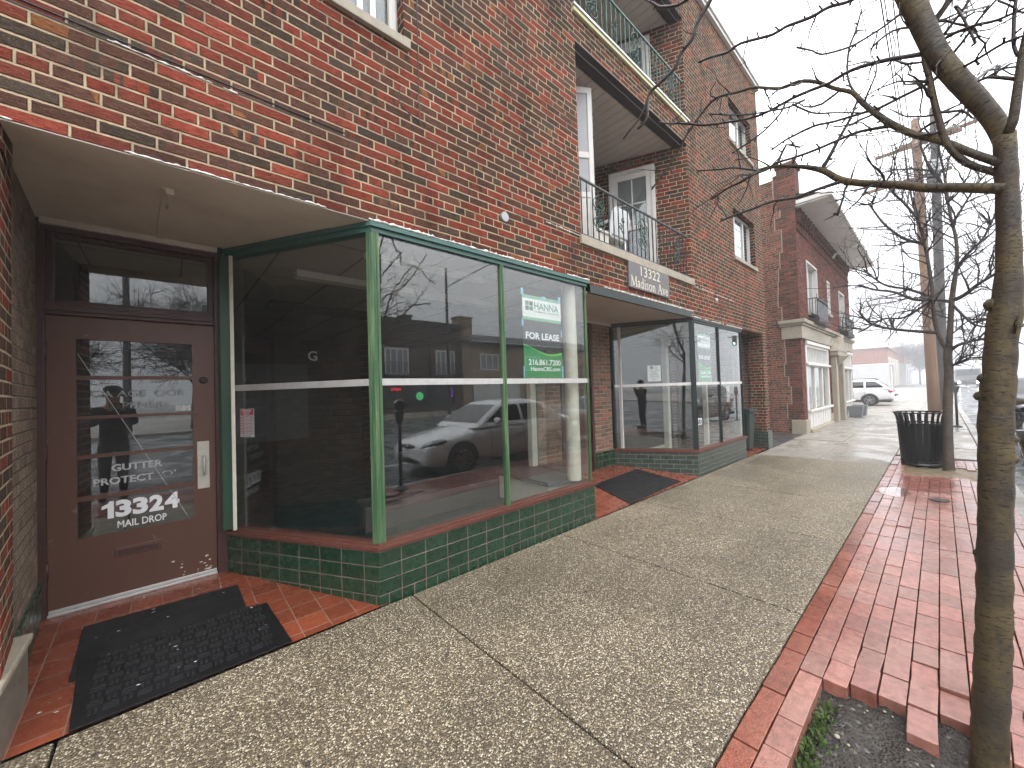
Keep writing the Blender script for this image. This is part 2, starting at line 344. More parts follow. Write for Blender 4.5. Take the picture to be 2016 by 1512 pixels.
def aggregate(name):
    n = NT(name); o = n.obj()
    warp = n.n('ShaderNodeVectorMath', {0: o, 1: n.n('ShaderNodeVectorMath', {0: n.n('ShaderNodeTexNoise', {'Vector': o, 'Scale': 60}).outputs[1], 'Scale': 0.006}, operation='SCALE').outputs[0]}, operation='ADD').outputs[0]
    vz = n.n('ShaderNodeTexVoronoi', {'Vector': warp, 'Scale': 118.0}, voronoi_dimensions='3D'); vz.inputs['Randomness'].default_value = 1
    dist = vz.outputs['Distance']; cc = n.n('ShaderNodeSeparateColor', {0: vz.outputs['Color']})
    peb = n.ramp(cc.outputs[0], [(0, (0.17, 0.135, 0.092)), (0.24, (0.25, 0.195, 0.127)), (0.46, (0.135, 0.108, 0.078)), (0.54, (0.36, 0.29, 0.19)), (0.72, (0.56, 0.48, 0.34)), (0.87, (0.80, 0.72, 0.56)), (0.97, (0.055, 0.045, 0.036))], 'CONSTANT')
    big = n.noise(o, 0.55, 4, 0.6)
    m = n.rng(dist, 0.5, 0.62, 1, 0, True)
    c = n.mix(m, (0.115, 0.092, 0.066), peb)
    t = n.math('MULTIPLY', n.rng(big, 0.3, 0.7, 0.56, 0.96), n.rng(n.noise(n.mapv(o, (0.35, 1.6, 1)), 1.0, 3), 0.35, 0.65, 0.88, 1.1)); c = n.mix(1.0, c, n.n('ShaderNodeCombineColor', {0: t, 1: n.math('MULTIPLY', t, 0.985), 2: n.math('MULTIPLY', t, 0.94)}).outputs[0], 'MULTIPLY')
    st = n.rng(n.noise(o, 2.4, 5, 0.65), 0.60, 0.72, 0, 0.45); c = n.mix(st, c, n.mix(1.0, c, (0.55, 0.52, 0.44), 'MULTIPLY'))
    spot = n.rng(n.n('ShaderNodeTexVoronoi', {'Vector': o, 'Scale': 1.3}, voronoi_dimensions='2D').outputs['Distance'], 0.014, 0.02, 0.85, 0)
    c = n.mix(spot, c, (0.03, 0.028, 0.03))
    h = n.math('ADD', n.rng(dist, 0.0, 0.7, 1, 0), n.math('MULTIPLY', n.noise(o, 260, 2), 0.3))
    n.bsdf(c, n.rng(n.noise(o, 1.1, 4), 0.35, 0.65, 0.34, 0.55), 0, 0.5, n.bump(h, 0.75, 0.004)); return n.m
M_['aggregate'] = aggregate('wet_exposed_aggregate')

def concrete(name, col, wet=0.4, sc=1.0, joint=None):
    n = NT(name); o = n.obj()
    a = n.noise(o, 1.2 * sc, 5, 0.6); b = n.noise(o, 60 * sc, 3); c3 = n.noise(o, 9 * sc, 4)
    t = n.math('MULTIPLY', n.rng(a, 0.3, 0.7, 0.72, 1.2), n.math('MULTIPLY', n.rng(b, 0.3, 0.7, 0.85, 1.15), n.rng(c3, 0.3, 0.7, 0.88, 1.1)))
    c = n.mix(1.0, col, n.n('ShaderNodeCombineColor', {0: t, 1: t, 2: t}).outputs[0], 'MULTIPLY')
    wm = n.rng(a, 0.42, 0.58, 0, 1, True)
    c = n.mix(n.math('MULTIPLY', wm, 0.4), c, n.mix(1.0, c, (0.6, 0.58, 0.55), 'MULTIPLY'))
    n.bsdf(c, n.rng(wm, 0, 1, 0.65, 0.65 - wet), 0, 0.5, n.bump(n.math('ADD', b, n.math('MULTIPLY', c3, 0.5)), 0.35, 0.004)); return n.m
M_['concrete'] = concrete('wet_grey_concrete', (0.30, 0.27, 0.23), 0.42)
M_['kerb'] = concrete('kerb_concrete', (0.34, 0.32, 0.29), 0.3)
M_['asphalt'] = concrete('wet_asphalt', (0.085, 0.085, 0.088), 0.52)
M_['gravel_lot'] = concrete('dark_wet_asphalt_gap', (0.05, 0.048, 0.048), 0.3)
M_['stone'] = concrete('weathered_limestone', (0.40, 0.35, 0.27), 0.1, 2)
M_['stone_dirty'] = concrete('grimy_sill_stone', (0.20, 0.172, 0.135), 0.15, 3)
M_['earth'] = concrete('wide_ground_earth', (0.10, 0.10, 0.09), 0.2)

def paver():
    n = NT('wet_red_paver'); o = n.obj(); vc = n.n('ShaderNodeVertexColor', layer_name='tint').outputs[0]
    t = n.math('MULTIPLY', n.rng(n.noise(o, 24, 4, 0.6), 0.3, 0.7, 0.72, 1.25), n.rng(n.noise(o, 190, 2), 0.3, 0.7, 0.85, 1.15))
    c = n.mix(1.0, vc, n.n('ShaderNodeCombineColor', {0: t, 1: t, 2: t}).outputs[0], 'MULTIPLY')
    wt = n.rng(n.noise(o, 1.05, 4, 0.55), 0.42, 0.56, 0, 1, True)
    c = n.mix(n.math('MULTIPLY', wt, 0.6), c, n.mix(1.0, c, (0.72, 0.5, 0.45), 'MULTIPLY'))
    c = n.mix(n.rng(n.noise(o, 33, 4, 0.7), 0.62, 0.78, 0, 0.4), c, (0.48, 0.30, 0.25))
    n.bsdf(c, n.rng(wt, 0, 1, 0.30, 0.13), 0, 0.85, n.bump(n.math('ADD', n.noise(o, 120, 3), n.math('MULTIPLY', n.noise(o, 18, 3), 1.2)), 0.4, 0.003)); return n.m
M_['paver'] = paver()

def glass(name, r0=0.055, dust=0.05, tint=(0.93, 0.95, 0.94)):
    n = NT(name); o = n.obj()
    fac = n.n('ShaderNodeLayerWeight', {'Blend': 0.5}).outputs['Facing']
    F = n.math('MULTIPLY_ADD', n.math('POWER', fac, 5.0), 1 - r0, r0)
    nb = n.bump(n.noise(o, 0.9, 2), 0.06, 0.01)
    tr = n.n('ShaderNodeBsdfTransparent', {0: tint}); gl = n.n('ShaderNodeBsdfGlossy', {'Roughness': 0.0, 'Color': (1, 1, 1), 'Normal': nb})
    m1 = n.n('ShaderNodeMixShader', {0: F, 1: tr.outputs[0], 2: gl.outputs[0]})
    df = n.n('ShaderNodeBsdfDiffuse', {0: (0.75, 0.77, 0.76)})
    sm = n.math('MULTIPLY', n.rng(n.noise(n.mapv(o, (1, 1, 0.6)), 4.5, 5, 0.7), 0.4, 0.8, 0.25, 1.9), dust)
    m2 = n.n('ShaderNodeMixShader', {0: sm, 1: m1.outputs[0], 2: df.outputs[0]})
    n.t.links.new(m2.outputs[0], n.out.inputs[0]); return n.m
M_['glass'] = glass('shop_window_glass', 0.076, 0.003)
M_['glass_clean'] = glass('window_glass', 0.06, 0.01)

def worn_paint(name, col, under, rough=0.38, amount=0.5, streak=(30, 30, 2), spec=0.5, fine=40):
    n = NT(name); o = n.obj()
    a = n.noise(n.mapv(o, streak), 1.0, 5, 0.65); b = n.noise(o, fine, 4, 0.6)
    c = n.mix(n.rng(a, 0.42, 0.72, 0, amount), col, under)
    c = n.mix(n.rng(b, 0.68, 0.74, 0, 0.7 * amount), c, (0.62, 0.58, 0.48))
    n.bsdf(c, n.rng(a, 0.3, 0.7, rough - 0.06, rough + 0.14), 0, spec, n.bump(n.math('ADD', a, n.math('MULTIPLY', b, 0.5)), 0.3, 0.003)); return n.m
M_['green'] = worn_paint('weathered_green_paint', (0.045, 0.115, 0.052), (0.24, 0.31, 0.14), amount=0.6)
M_['green_dark'] = worn_paint('dark_green_paint', (0.010, 0.045, 0.022), (0.03, 0.09, 0.04), amount=0.4)
M_['green_teal'] = worn_paint('teal_green_paint', (0.045, 0.125, 0.105), (0.10, 0.19, 0.16), amount=0.5, streak=(2, 30, 30))
M_['black_green'] = worn_paint('black_green_paint', (0.012, 0.02, 0.018), (0.03, 0.045, 0.04), amount=0.3)
M_['door'] = worn_paint('brown_door_paint', (0.105, 0.046, 0.029), (0.125, 0.055, 0.036), rough=0.4, amount=0.25, fine=9)
M_['frame_brown'] = worn_paint('dark_brown_frame_paint', (0.058, 0.022, 0.019), (0.075, 0.03, 0.025), rough=0.42, amount=0.3)
M_['sill_red'] = worn_paint('worn_red_wooden_sill', (0.105, 0.034, 0.024), (0.20, 0.095, 0.068), amount=0.55, streak=(1.5, 30, 40), spec=0.25)
M_['soffit'] = worn_paint('dirty_cream_soffit', (0.74, 0.69, 0.60), (0.50, 0.45, 0.37), rough=0.7, amount=0.75, streak=(1.5, 1.5, 1.5), fine=7)
M_['white'] = worn_paint('chalky_white_paint', (0.72, 0.70, 0.66), (0.5, 0.47, 0.42), rough=0.5, amount=0.35)
M_['alum'] = plain('brushed_aluminium', (0.62, 0.61, 0.59), 0.38, 0.55, 0.08, 20)
M_['caulk'] = plain('white_caulk', (0.78, 0.76, 0.72), 0.6, var=0.25, bump=0.6)
M_['cream'] = plain('cream_post_paint', (0.66, 0.62, 0.52), 0.45, var=0.08)
M_['iron'] = plain('black_iron', (0.018, 0.019, 0.02), 0.42, 0.2, 0.2)
M_['iron_green'] = plain('green_iron', (0.02, 0.075, 0.055), 0.42, 0.1, 0.3)
M_['rail_pale'] = plain('pale_green_iron', (0.055, 0.135, 0.11), 0.45, 0.1, 0.3)
M_['ledge_green'] = worn_paint('yellow_green_ledge', (0.50, 0.50, 0.27), (0.62, 0.58, 0.40), amount=0.6, streak=(2, 20, 20))
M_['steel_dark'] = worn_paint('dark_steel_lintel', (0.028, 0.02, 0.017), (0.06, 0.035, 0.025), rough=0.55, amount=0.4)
M_['rubber'] = plain('black_rubber', (0.006, 0.006, 0.0065), 0.42, 0, 0.25, 9, bump=0.35, bscale=120, spec=0.2)
M_['rubber_flat'] = plain('flat_black_rubber', (0.012, 0.012, 0.0125), 0.55, 0, 0.3, 6, bump=0.25, bscale=200, spec=0.2)
M_['black_plastic'] = plain('black_bin_metal', (0.008, 0.0085, 0.010), 0.40, 0, 0.05, 3, spec=0.35)
M_['bin_green'] = plain('dark_green_plastic', (0.006, 0.020, 0.015), 0.45, 0, 0.1, 10)
M_['rubber_highlight'] = plain('raised_rubber_highlight', (0.016, 0.016, 0.017), 0.4, 0, 0.2, 9, spec=0.3)  # weave ribs coloured lighter than the mat to stand in for highlights
M_['plastic_white'] = plain('white_garden_plastic', (0.72, 0.73, 0.73), 0.4, var=0.04)
M_['paper'] = plain('white_paper', (0.80, 0.80, 0.78), 0.7, var=0.05)
M_['letter_white'] = plain('white_vinyl_letter', (0.86, 0.87, 0.88), 0.5, var=0.04)
M_['letter_worn'] = plain('worn_grey_letter', (0.42, 0.42, 0.42), 0.6, var=0.5, scale=60)
M_['letter_faint'] = plain('faint_grey_letter', (0.17, 0.17, 0.17), 0.6, var=0.6, scale=50)
M_['letter_cream'] = plain('cream_letter', (0.70, 0.66, 0.50), 0.5, var=0.05)
M_['sign_grey'] = plain('slate_grey_sign', (0.135, 0.122, 0.125), 0.45, var=0.1)
M_['poster_green'] = plain('poster_green', (0.010, 0.26, 0.075), 0.35, var=0.05)
M_['poster_pale'] = plain('poster_pale_green', (0.16, 0.42, 0.25), 0.35, var=0.05)
M_['poster_lime'] = plain('poster_lime', (0.12, 0.62, 0.08), 0.35, var=0.03)
M_['poster_black'] = plain('poster_black', (0.028, 0.028, 0.030), 0.3, var=0.15)
M_['poster_grey'] = plain('poster_grey', (0.075, 0.08, 0.085), 0.4, var=0.1)
M_['poster_teal'] = plain('poster_teal', (0.05, 0.22, 0.15), 0.4, var=0.1)
M_['pink_red'] = plain('hours_sign_red', (0.62, 0.06, 0.12), 0.4, var=0.06)
M_['pink'] = plain('hours_sign_pink', (0.68, 0.26, 0.30), 0.4, var=0.06)
M_['tape'] = plain('pale_blue_tape', (0.20, 0.46, 0.66), 0.5, var=0.05)
M_['vinyl'] = plain('pale_vinyl_siding', (0.58, 0.53, 0.46), 0.5, var=0.08, scale=3)
M_['white_soffit'] = plain('white_eave_soffit', (0.80, 0.79, 0.76), 0.5, var=0.06, scale=3)
M_['ceiling'] = plain('shop_ceiling', (0.42, 0.40, 0.36), 0.8, var=0.05)
M_['tile_line'] = plain('ceiling_tile_dark_gap', (0.12, 0.115, 0.10), 0.8)
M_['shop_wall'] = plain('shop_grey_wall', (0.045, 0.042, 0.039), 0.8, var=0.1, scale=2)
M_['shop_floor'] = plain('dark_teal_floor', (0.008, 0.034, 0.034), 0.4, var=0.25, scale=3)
M_['curtain'] = plain('pale_curtain', (0.55, 0.56, 0.57), 0.8, var=0.08, scale=4)
M_['blind'] = plain('grey_blind', (0.22, 0.235, 0.25), 0.7, var=0.06)
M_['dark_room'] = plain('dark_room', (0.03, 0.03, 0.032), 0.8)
M_['screen'] = plain('screen_grey', (0.40, 0.41, 0.42), 0.6, var=0.06, scale=5)
M_['roof_dark'] = plain('dark_roof', (0.045, 0.043, 0.042), 0.8, var=0.2, bump=0.4)
M_['wood_pole'] = worn_paint('wooden_pole', (0.22, 0.125, 0.072), (0.13, 0.08, 0.05), rough=0.75, amount=0.7, streak=(14, 14, 0.6))
M_['wood_dark'] = worn_paint('dark_wooden_pole', (0.06, 0.052, 0.05), (0.10, 0.09, 0.085), rough=0.75, amount=0.6, streak=(14, 14, 0.6))
M_['wire'] = plain('cable', (0.03, 0.03, 0.032), 0.5)
M_['galv'] = plain('galvanised_steel', (0.30, 0.31, 0.32), 0.4, 0.6, 0.1)
M_['paint_white'] = plain('car_white_paint', (0.74, 0.75, 0.76), 0.22, 0, 0.02, 3, coat=1.0)
M_['paint_black'] = plain('car_black_paint', (0.012, 0.013, 0.014), 0.22, 0, 0.05, 3, coat=1.0)
M_['paint_grey'] = plain('car_grey_paint', (0.10, 0.105, 0.11), 0.25, 0.3, 0.05, 3, coat=1.0)
M_['car_glass'] = plain('car_dark_glass', (0.012, 0.014, 0.015), 0.04, 0, 0.05, 3, spec=0.8)
M_['trim'] = plain('black_trim', (0.012, 0.012, 0.012), 0.5)
M_['tyre'] = plain('tyre_rubber', (0.018, 0.018, 0.018), 0.75, bump=0.3)
M_['rim'] = plain('alloy_rim', (0.50, 0.51, 0.52), 0.3, 0.8, 0.06)
M_['chrome'] = plain('chrome', (0.70, 0.71, 0.72), 0.12, 1.0, 0.02)
M_['lens'] = plain('headlight_lens', (0.20, 0.21, 0.22), 0.08, 0.5, 0.5, 14)
M_['tail'] = plain('tail_light_red', (0.45, 0.02, 0.025), 0.15, 0, 0.1, 20)
M_['truck_white'] = plain('truck_box_white', (0.66, 0.67, 0.67), 0.45, var=0.04, scale=2)
M_['lamp_on'] = plain('lit_headlight', (1.0, 0.80, 0.52), 0.3, emit=60.0)
M_['lamp_warm'] = plain('lit_shop_lamp', (1.0, 0.78, 0.42), 0.3, emit=4.0)
M_['neon_red'] = plain('lit_red_sign', (1.0, 0.03, 0.03), 0.3, emit=3.0)
M_['neon_green'] = plain('lit_green_sign', (0.02, 0.75, 0.18), 0.3, emit=2.4)
M_['neon_purple'] = plain('lit_purple_sign', (0.35, 0.06, 0.85), 0.3, emit=2.4)
M_['sig_green'] = plain('lit_signal_lamp', (0.5, 0.95, 0.9), 0.3, emit=6.0)
M_['planter'] = plain('grey_planter', (0.16, 0.17, 0.18), 0.55, var=0.08)
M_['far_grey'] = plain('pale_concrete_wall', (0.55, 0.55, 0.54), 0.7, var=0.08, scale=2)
M_['mulch'] = concrete('brown_mulch', (0.20, 0.15, 0.09), 0.1, 8)
M_['moss'] = plain('green_moss', (0.06, 0.10, 0.02), 0.8, var=0.35, scale=40)
M_['skin'] = plain('skin', (0.45, 0.28, 0.2), 0.5); M_['cloth'] = plain('black_jacket', (0.02, 0.02, 0.022), 0.8, bump=0.3); M_['jeans'] = plain('dark_trousers', (0.03, 0.035, 0.05), 0.8)

def dirt():
    n = NT('damp_soil'); o = n.obj()
    vz = n.n('ShaderNodeTexVoronoi', {'Vector': o, 'Scale': 70.0}); cc = n.n('ShaderNodeSeparateColor', {0: vz.outputs['Color']})
    p = n.ramp(cc.outputs[0], [(0, (0.028, 0.024, 0.02)), (0.5, (0.05, 0.043, 0.036)), (0.8, (0.035, 0.03, 0.026)), (0.94, (0.15, 0.14, 0.12))], 'CONSTANT')
    c = n.mix(n.rng(n.noise(o, 9, 4), 0.35, 0.7), p, (0.05, 0.042, 0.034))
    n.bsdf(c, n.rng(n.noise(o, 5, 3), 0.3, 0.7, 0.45, 0.8), 0, 0.4, n.bump(n.math('ADD', n.rng(vz.outputs[0], 0, 0.6, 1, 0), n.noise(o, 30, 4)), 0.8, 0.01)); return n.m
M_['dirt'] = dirt()
M_['puddle'] = glass('puddle_water', 0.03, 0.0)

def bark(name, base, lit, dark, su=1.0):  # base and lit are two bark tones, blended by broad noise
    n = NT(name); uv = n.uv(); o = n.obj()
    ln = n.noise(n.mapv(uv, (26 * su, 150 * su, 1)), 1.0, 4, 0.6); ln2 = n.noise(n.mapv(uv, (16 * su, 55 * su, 1), (3, 1, 0)), 1.0, 3, 0.6)
    big = n.noise(o, 5.5, 4, 0.6); bl = n.noise(o, 13, 4, 0.65)
    c = n.mix(n.rng(big, 0.38, 0.66, 0, 1, True), base, lit)
    c = n.mix(n.rng(bl, 0.56, 0.70, 0, 0.65), c, dark)
    c = n.mix(n.rng(ln, 0.56, 0.62, 0, 0.92, True), c, dark); c = n.mix(n.rng(ln2, 0.62, 0.68, 0, 0.8, True), c, dark)
    h = n.math('SUBTRACT', n.math('MULTIPLY', n.noise(o, 45, 4), 0.7), n.rng(ln, 0.52, 0.64, 0, 0.8))
    n.bsdf(c, n.rng(big, 0.3, 0.7, 0.42, 0.7), 0, 0.45, n.bump(h, 0.8, 0.006)); return n.m
M_['bark'] = bark('lenticelled_bark', (0.050, 0.036, 0.022), (0.115, 0.082, 0.032), (0.009, 0.007, 0.006))
M_['bark_b'] = bark('grey_brown_bark', (0.085, 0.066, 0.05), (0.125, 0.098, 0.07), (0.035, 0.028, 0.022), 0.7)
M_['twig'] = plain('dark_wet_twig', (0.030, 0.019, 0.017), 0.4, var=0.3, scale=30)
M_['twig_b'] = plain('dark_twig', (0.045, 0.036, 0.034), 0.6, var=0.3, scale=30)
# ------------------------------------------------------------------ geometry helpers for buildings
def wall_open(mb, x0, x1, z0, z1, y, holes, depth, back=None):
    xs = sorted({x0, x1, *[min(max(h[k], x0), x1) for h in holes for k in (0, 1)]}); zs = sorted({z0, z1, *[min(max(h[k], z0), z1) for h in holes for k in (2, 3)]})
    def inside(x, z): return any(h[0] < x < h[1] and h[2] < z < h[3] for h in holes)
    for a, b in zip(xs, xs[1:]):
        for c, d in zip(zs, zs[1:]):
            if not inside((a + b) / 2, (c + d) / 2):
                mb.quad((a, y, c), (b, y, c), (b, y, d), (a, y, d))
                if back is not None: mb.quad((b, back, c), (a, back, c), (a, back, d), (b, back, d))
    for a, b, c, d in holes:
        e = y + depth
        if a > x0: mb.quad((a, y, c), (a, y, d), (a, e, d), (a, e, c))
        if b < x1: mb.quad((b, y, d), (b, y, c), (b, e, c), (b, e, d))
        if d < z1: mb.quad((a, y, d), (b, y, d), (b, e, d), (a, e, d))
        if c > z0: mb.quad((b, y, c), (a, y, c), (a, e, c), (b, e, c))
def offset_line(pts, off):
    """offset a plan polyline; positive = to the right of its direction (outward)"""
    P = [Vector((p[0], p[1])) for p in pts]; out = []
    for i, p in enumerate(P):
        ns = []
        if i > 0: d = (P[i] - P[i - 1]).normalized(); ns.append(Vector((d.y, -d.x)))
        if i < len(P) - 1: d = (P[i + 1] - P[i]).normalized(); ns.append(Vector((d.y, -d.x)))
        if len(ns) == 1: out.append(p + ns[0] * off)
        else:
            m = (ns[0] + ns[1]).normalized(); out.append(p + m * off / max(0.3, m.dot(ns[0])))
    return out
def ring(mb, pts, o_out, o_in, z0, z1):
    A, B = offset_line(pts, o_out), offset_line(pts, -o_in); n = len(A)
    for i in range(n - 1):
        a, b, c, d = A[i], A[i + 1], B[i + 1], B[i]
        mb.quad((*a, z0), (*b, z0), (*b, z1), (*a, z1)); mb.quad((*c, z0), (*d, z0), (*d, z1), (*c, z1))
        mb.quad((*a, z1), (*b, z1), (*c, z1), (*d, z1)); mb.quad((*d, z0), (*c, z0), (*b, z0), (*a, z0))
    for i, s in ((0, 1), (n - 1, -1)):
        q = [(*A[i], z0), (*A[i], z1), (*B[i], z1), (*B[i], z0)]; mb.poly(q if s > 0 else q[::-1])
def pane(parent, p, q, z0, z1, m=None, gap=0.0, t=0.006, name='glass_pane'):
    p, q = Vector((*p[:2], 0)), Vector((*q[:2], 0)); d = (q - p).normalized(); n = Vector((-d.y, d.x, 0)); p = p + d * gap; q = q - d * gap
    b = MB(); b.obox(p + Vector((0, 0, z0)) - n * t / 2, q - p, n * t, (0, 0, z1 - z0)); return b.build(name, m or M_['glass'], parent)
def frame_rect(mb, x0, x1, z0, z1, y0, y1, w, wb=None, wt=None):
    wb = w if wb is None else wb; wt = w if wt is None else wt
    mb.box(x0, y0, z0, x0 + w, y1, z1); mb.box(x1 - w, y0, z0, x1, y1, z1)
    if wt: mb.box(x0 + w, y0, z1 - wt, x1 - w, y1, z1)
    if wb: mb.box(x0 + w, y0, z0, x1 - w, y1, z0 + wb)

# ------------------------------------------------------------------ ground
FY = 2.72                      # plane of the shop fronts
g = MB(); g.box(-420, -420, -1.2, 420, 420, -0.20); tag(g.build('ground', M_['earth']), kind='structure')
g = MB(); g.box(-160, -17.6, -0.20, 380, -0.66, -0.125); tag(g.build('road', M_['asphalt']), kind='structure')
mk = MB()
for k in range(-6, 26): mk.box(k * 9 - 2, -9.2, -0.125, k * 9 + 1.2, -9.08, -0.121)
mk.box(-100, -3.1, -0.125, 300, -3.02, -0.121)
tag(mk.build('road_marking', M_['white']), kind='structure')
# exposed aggregate sidewalk in slabs with open joints
JX = [-8.6, -6.95, -5.3, -3.65, -2.0, -0.38, 1.36, 3.05, 4.66, 6.25, 7.85, 9.45]
sw = MB()
for a, b in zip(JX, JX[1:]): sw.box(a + 0.006, 0.655, -0.19, b - 0.006, FY - 0.018, 0.0)
tag(sw.build('sidewalk', M_['aggregate'], bevel=0.006), kind='structure')
sw = MB(); x = 9.45
rs = random.Random(4)
while x < 95:
    b = x + 1.55
    for ya, yb in ((0.655, 1.66), (1.66, 2.69)): sw.box(x + 0.007, ya + 0.005, -0.19, b - 0.007, yb - 0.005, -0.004 + rs.uniform(-0.006, 0.006))
    for ya, yb in ((-0.49, 0.655),):
        if x > 10.3: sw.box(x + 0.007, ya + 0.005, -0.19, b - 0.007, yb - 0.005, -0.008 + rs.uniform(-0.006, 0.006))
    if x > 24: sw.box(x + 0.007, 2.69, -0.19, b - 0.007, 9.5, -0.012 + rs.uniform(-0.006, 0.006))
    x = b
tag(sw.build('far_sidewalk', M_['concrete'], bevel=0.006), kind='structure')
kb = MB(); x = -30.0
while x < 120: kb.box(x + 0.004, -0.66, -0.19, x + 2.996, -0.50, -0.006); x += 3
tag(kb.build('kerb', M_['kerb'], bevel=0.02), kind='structure')
sb = MB(); sb.box(-30, -0.50, -0.198, 11, 0.655, -0.085); tag(sb.build('paving_bed', M_['dirt']), kind='structure')
# red brick pavers, every one its own block, with the ragged tree pits left open
PIT1 = (0.55, 2.52); PIT2 = (8.72, 9.78)
pv = MB(); rp = random.Random(11)
LW = 0.0985
for k in range(12):
    y0 = 0.648 - (k + 1) * LW
    x = -6.0 + 0.030 * k + rp.uniform(-0.03, 0.03)
    while x < 10.6:
        L = 0.205
        xm, ym = x + L / 2, y0 + LW / 2
        ragged = 0.06 * sin(k * 2.3) + rp.uniform(-0.04, 0.04)
        inp = (PIT1[0] < xm < PIT1[1] + ragged - 0.18 * abs(ym - 0.1) and ym < 0.45) or (PIT2[0] < xm + 0.5 * ragged < PIT2[1] and ym < 0.46)
        if not inp:
            edge = (PIT1[0] - .3 < xm < PIT1[1] + 0.35 and ym < 0.47)
            dz = rp.gauss(0, 0.0022) + (rp.uniform(-0.012, 0.008) if edge else 0)
            tone = rp.uniform(0.82, 1.18); hue = rp.uniform(-0.02, 0.03)
            border = k == 0
            base = (0.225, 0.066, 0.036) if border else (0.31 + hue, 0.142, 0.108)
            pv.c = (base[0] * tone, base[1] * tone, base[2] * tone, 1)
            st = len(pv.v); pv.box(x + 0.0028, y0 + 0.0026, -0.075, x + L - 0.0028, y0 + LW - 0.0026, dz)
            R = Matrix.Translation((xm, ym, 0)) @ Matrix.Rotation(rp.gauss(0, 0.012 if edge else 0.004), 4, 'X') @ Matrix.Rotation(rp.gauss(0, 0.015 if edge else 0.005), 4, 'Y') @ Matrix.Rotation(rp.gauss(0, 0.03 if edge else 0.006), 4, 'Z') @ Matrix.Translation((-xm, -ym, 0))
            pv.xf(R, st)
        x += L
tag(pv.build('brick_paving', M_['paver'], bevel=0.0025), kind='structure')
pu = MB(); rp = random.Random(9); pu.poly([(7.25 + 0.34 * cos(a * .349) * rp.uniform(.7, 1.2), 0.46 + 0.17 * sin(a * .349) * rp.uniform(.75, 1.1), 0.0065) for a in range(18)]); tag(pu.build('water', M_['puddle']), kind='structure')
def mound(name, x0, x1, y0, y1, z, amp, mat, seed, n=34):
    r = random.Random(seed); b = MB(); b.smooth = True; hs_ = {}
    def h(i, j):
        return z + amp * (sin(i * 0.7 + seed) * cos(j * 0.9) * 0.4 + r.uniform(-0.5, 0.5) * 0.5)
    vs = [(x0 + (x1 - x0) * i / n, y0 + (y1 - y0) * j / n, h(i, j)) for i in range(n + 1) for j in range(n + 1)]
    fs = [(i * (n + 1) + j, (i + 1) * (n + 1) + j, (i + 1) * (n + 1) + j + 1, i * (n + 1) + j + 1) for i in range(n) for j in range(n)]
    b.add(vs, fs); return tag(b.build(name, mat), kind='structure')
mound('tree_pit_soil', 0.3, 3.0, -0.49, 0.52, -0.062, 0.028, M_['dirt'], 3)
mound('tree_pit_mulch', 8.5, 10.0, -0.49, 0.52, -0.018, 0.03, M_['mulch'], 5)
pb = MB(); rp = random.Random(8)
for k in range(70):
    x, y = rp.uniform(1.2, 2.5), rp.uniform(-0.45, 0.42); r_ = rp.choice((0.004, 0.005, 0.007, 0.012))
    pb.sphere((x, y, -0.05), r_, 4, 0.6)
tag(pb.build('gravel', M_['stone']), kind='stuff')
ms = MB(); rp = random.Random(18)
for k in range(300):
    t = rp.random(); x = 1.85 + 0.50 * t + rp.gauss(0, 0.02); y = 0.43 - 0.02 * t + rp.gauss(0, 0.022); h = rp.uniform(0.008, 0.03); a = rp.uniform(0, 6.28)
    u = Vector((cos(a), sin(a), 0)) * rp.uniform(0.004, 0.009); o = Vector((x, y, -0.055)); tip = o + Vector((rp.gauss(0, 0.01), rp.gauss(0, 0.01), h))
    ms.poly([o - u, o + u, tip + u * 0.8]); ms.poly([o - u, tip + u * 0.8, tip - u * 0.8])
tag(ms.build('weeds', M_['moss']), kind='stuff')
# tiled recess floors rising gently to the doors, and the little gap beside the building
fl = MB(); fl.poly([(-0.62, FY - 0.008, 0.004), (1.18, FY - 0.008, 0.004), (0.41, 4.08, 0.085), (-0.72, 4.08, 0.085)])
fl.poly([(3.62, FY - 0.008, 0.004), (6.60, FY - 0.008, 0.006), (5.92, 3.95, 0.165), (3.9, 3.95, 0.165)])
fl.poly([(8.86, FY - 0.008, 0.004), (10.4, FY - 0.008, 0.004), (10.4, 4.25, 0.05), (8.86, 4.25, 0.05)])
tag(fl.build('recess_floor', M_['tile_red']), kind='structure')
gp = MB(); gp.box(10.62, 2.70, -0.19, 13.85, 16, -0.012); tag(gp.build('side_passage', M_['gravel_lot']), kind='structure')
lt = MB(); lt.box(-160, -42, -0.19, 380, -17.62, -0.01); tag(lt.build('opposite_pavement', M_['concrete']), kind='structure')

# ------------------------------------------------------------------ the corner brick building with the shops
BL = thing('brick_building', 'three storey red brick building with green tiled shop fronts, nearest in the street', 'building', (2, 2.72, 0))
WINS = [(-0.25, 1.42, 4.285, 5.75), (8.68, 10.05, 6.56, 7.46), (8.69, 10.04, 4.13, 5.14)]
wl = MB()
wall_open(wl, -7, 10.6, 2.65, 8.52, FY, [(-0.535, 3.70, 2.65, 2.775), (3.70, 6.52, 2.65, 2.735), (3.60, 6.58, 3.28, 5.59), (3.60, 6.58, 5.98, 7.76)] + WINS, 0.22)
wl.quad((-7, FY, 0), (-0.535, FY, 0), (-0.535, FY, 2.65), (-7, FY, 2.65))
wl.quad((-0.535, FY, 0), (-0.575, 3.12, 0), (-0.575, 3.12, 2.78), (-0.535, FY, 2.78))
wl.quad((10.6, FY, 2.65), (10.6, 14, 2.65), (10.6, 14, 8.52), (10.6, FY, 8.52)); wl.quad((10.6, 3.04, 0), (10.6, 14, 0), (10.6, 14, 2.65), (10.6, 3.04, 2.65))
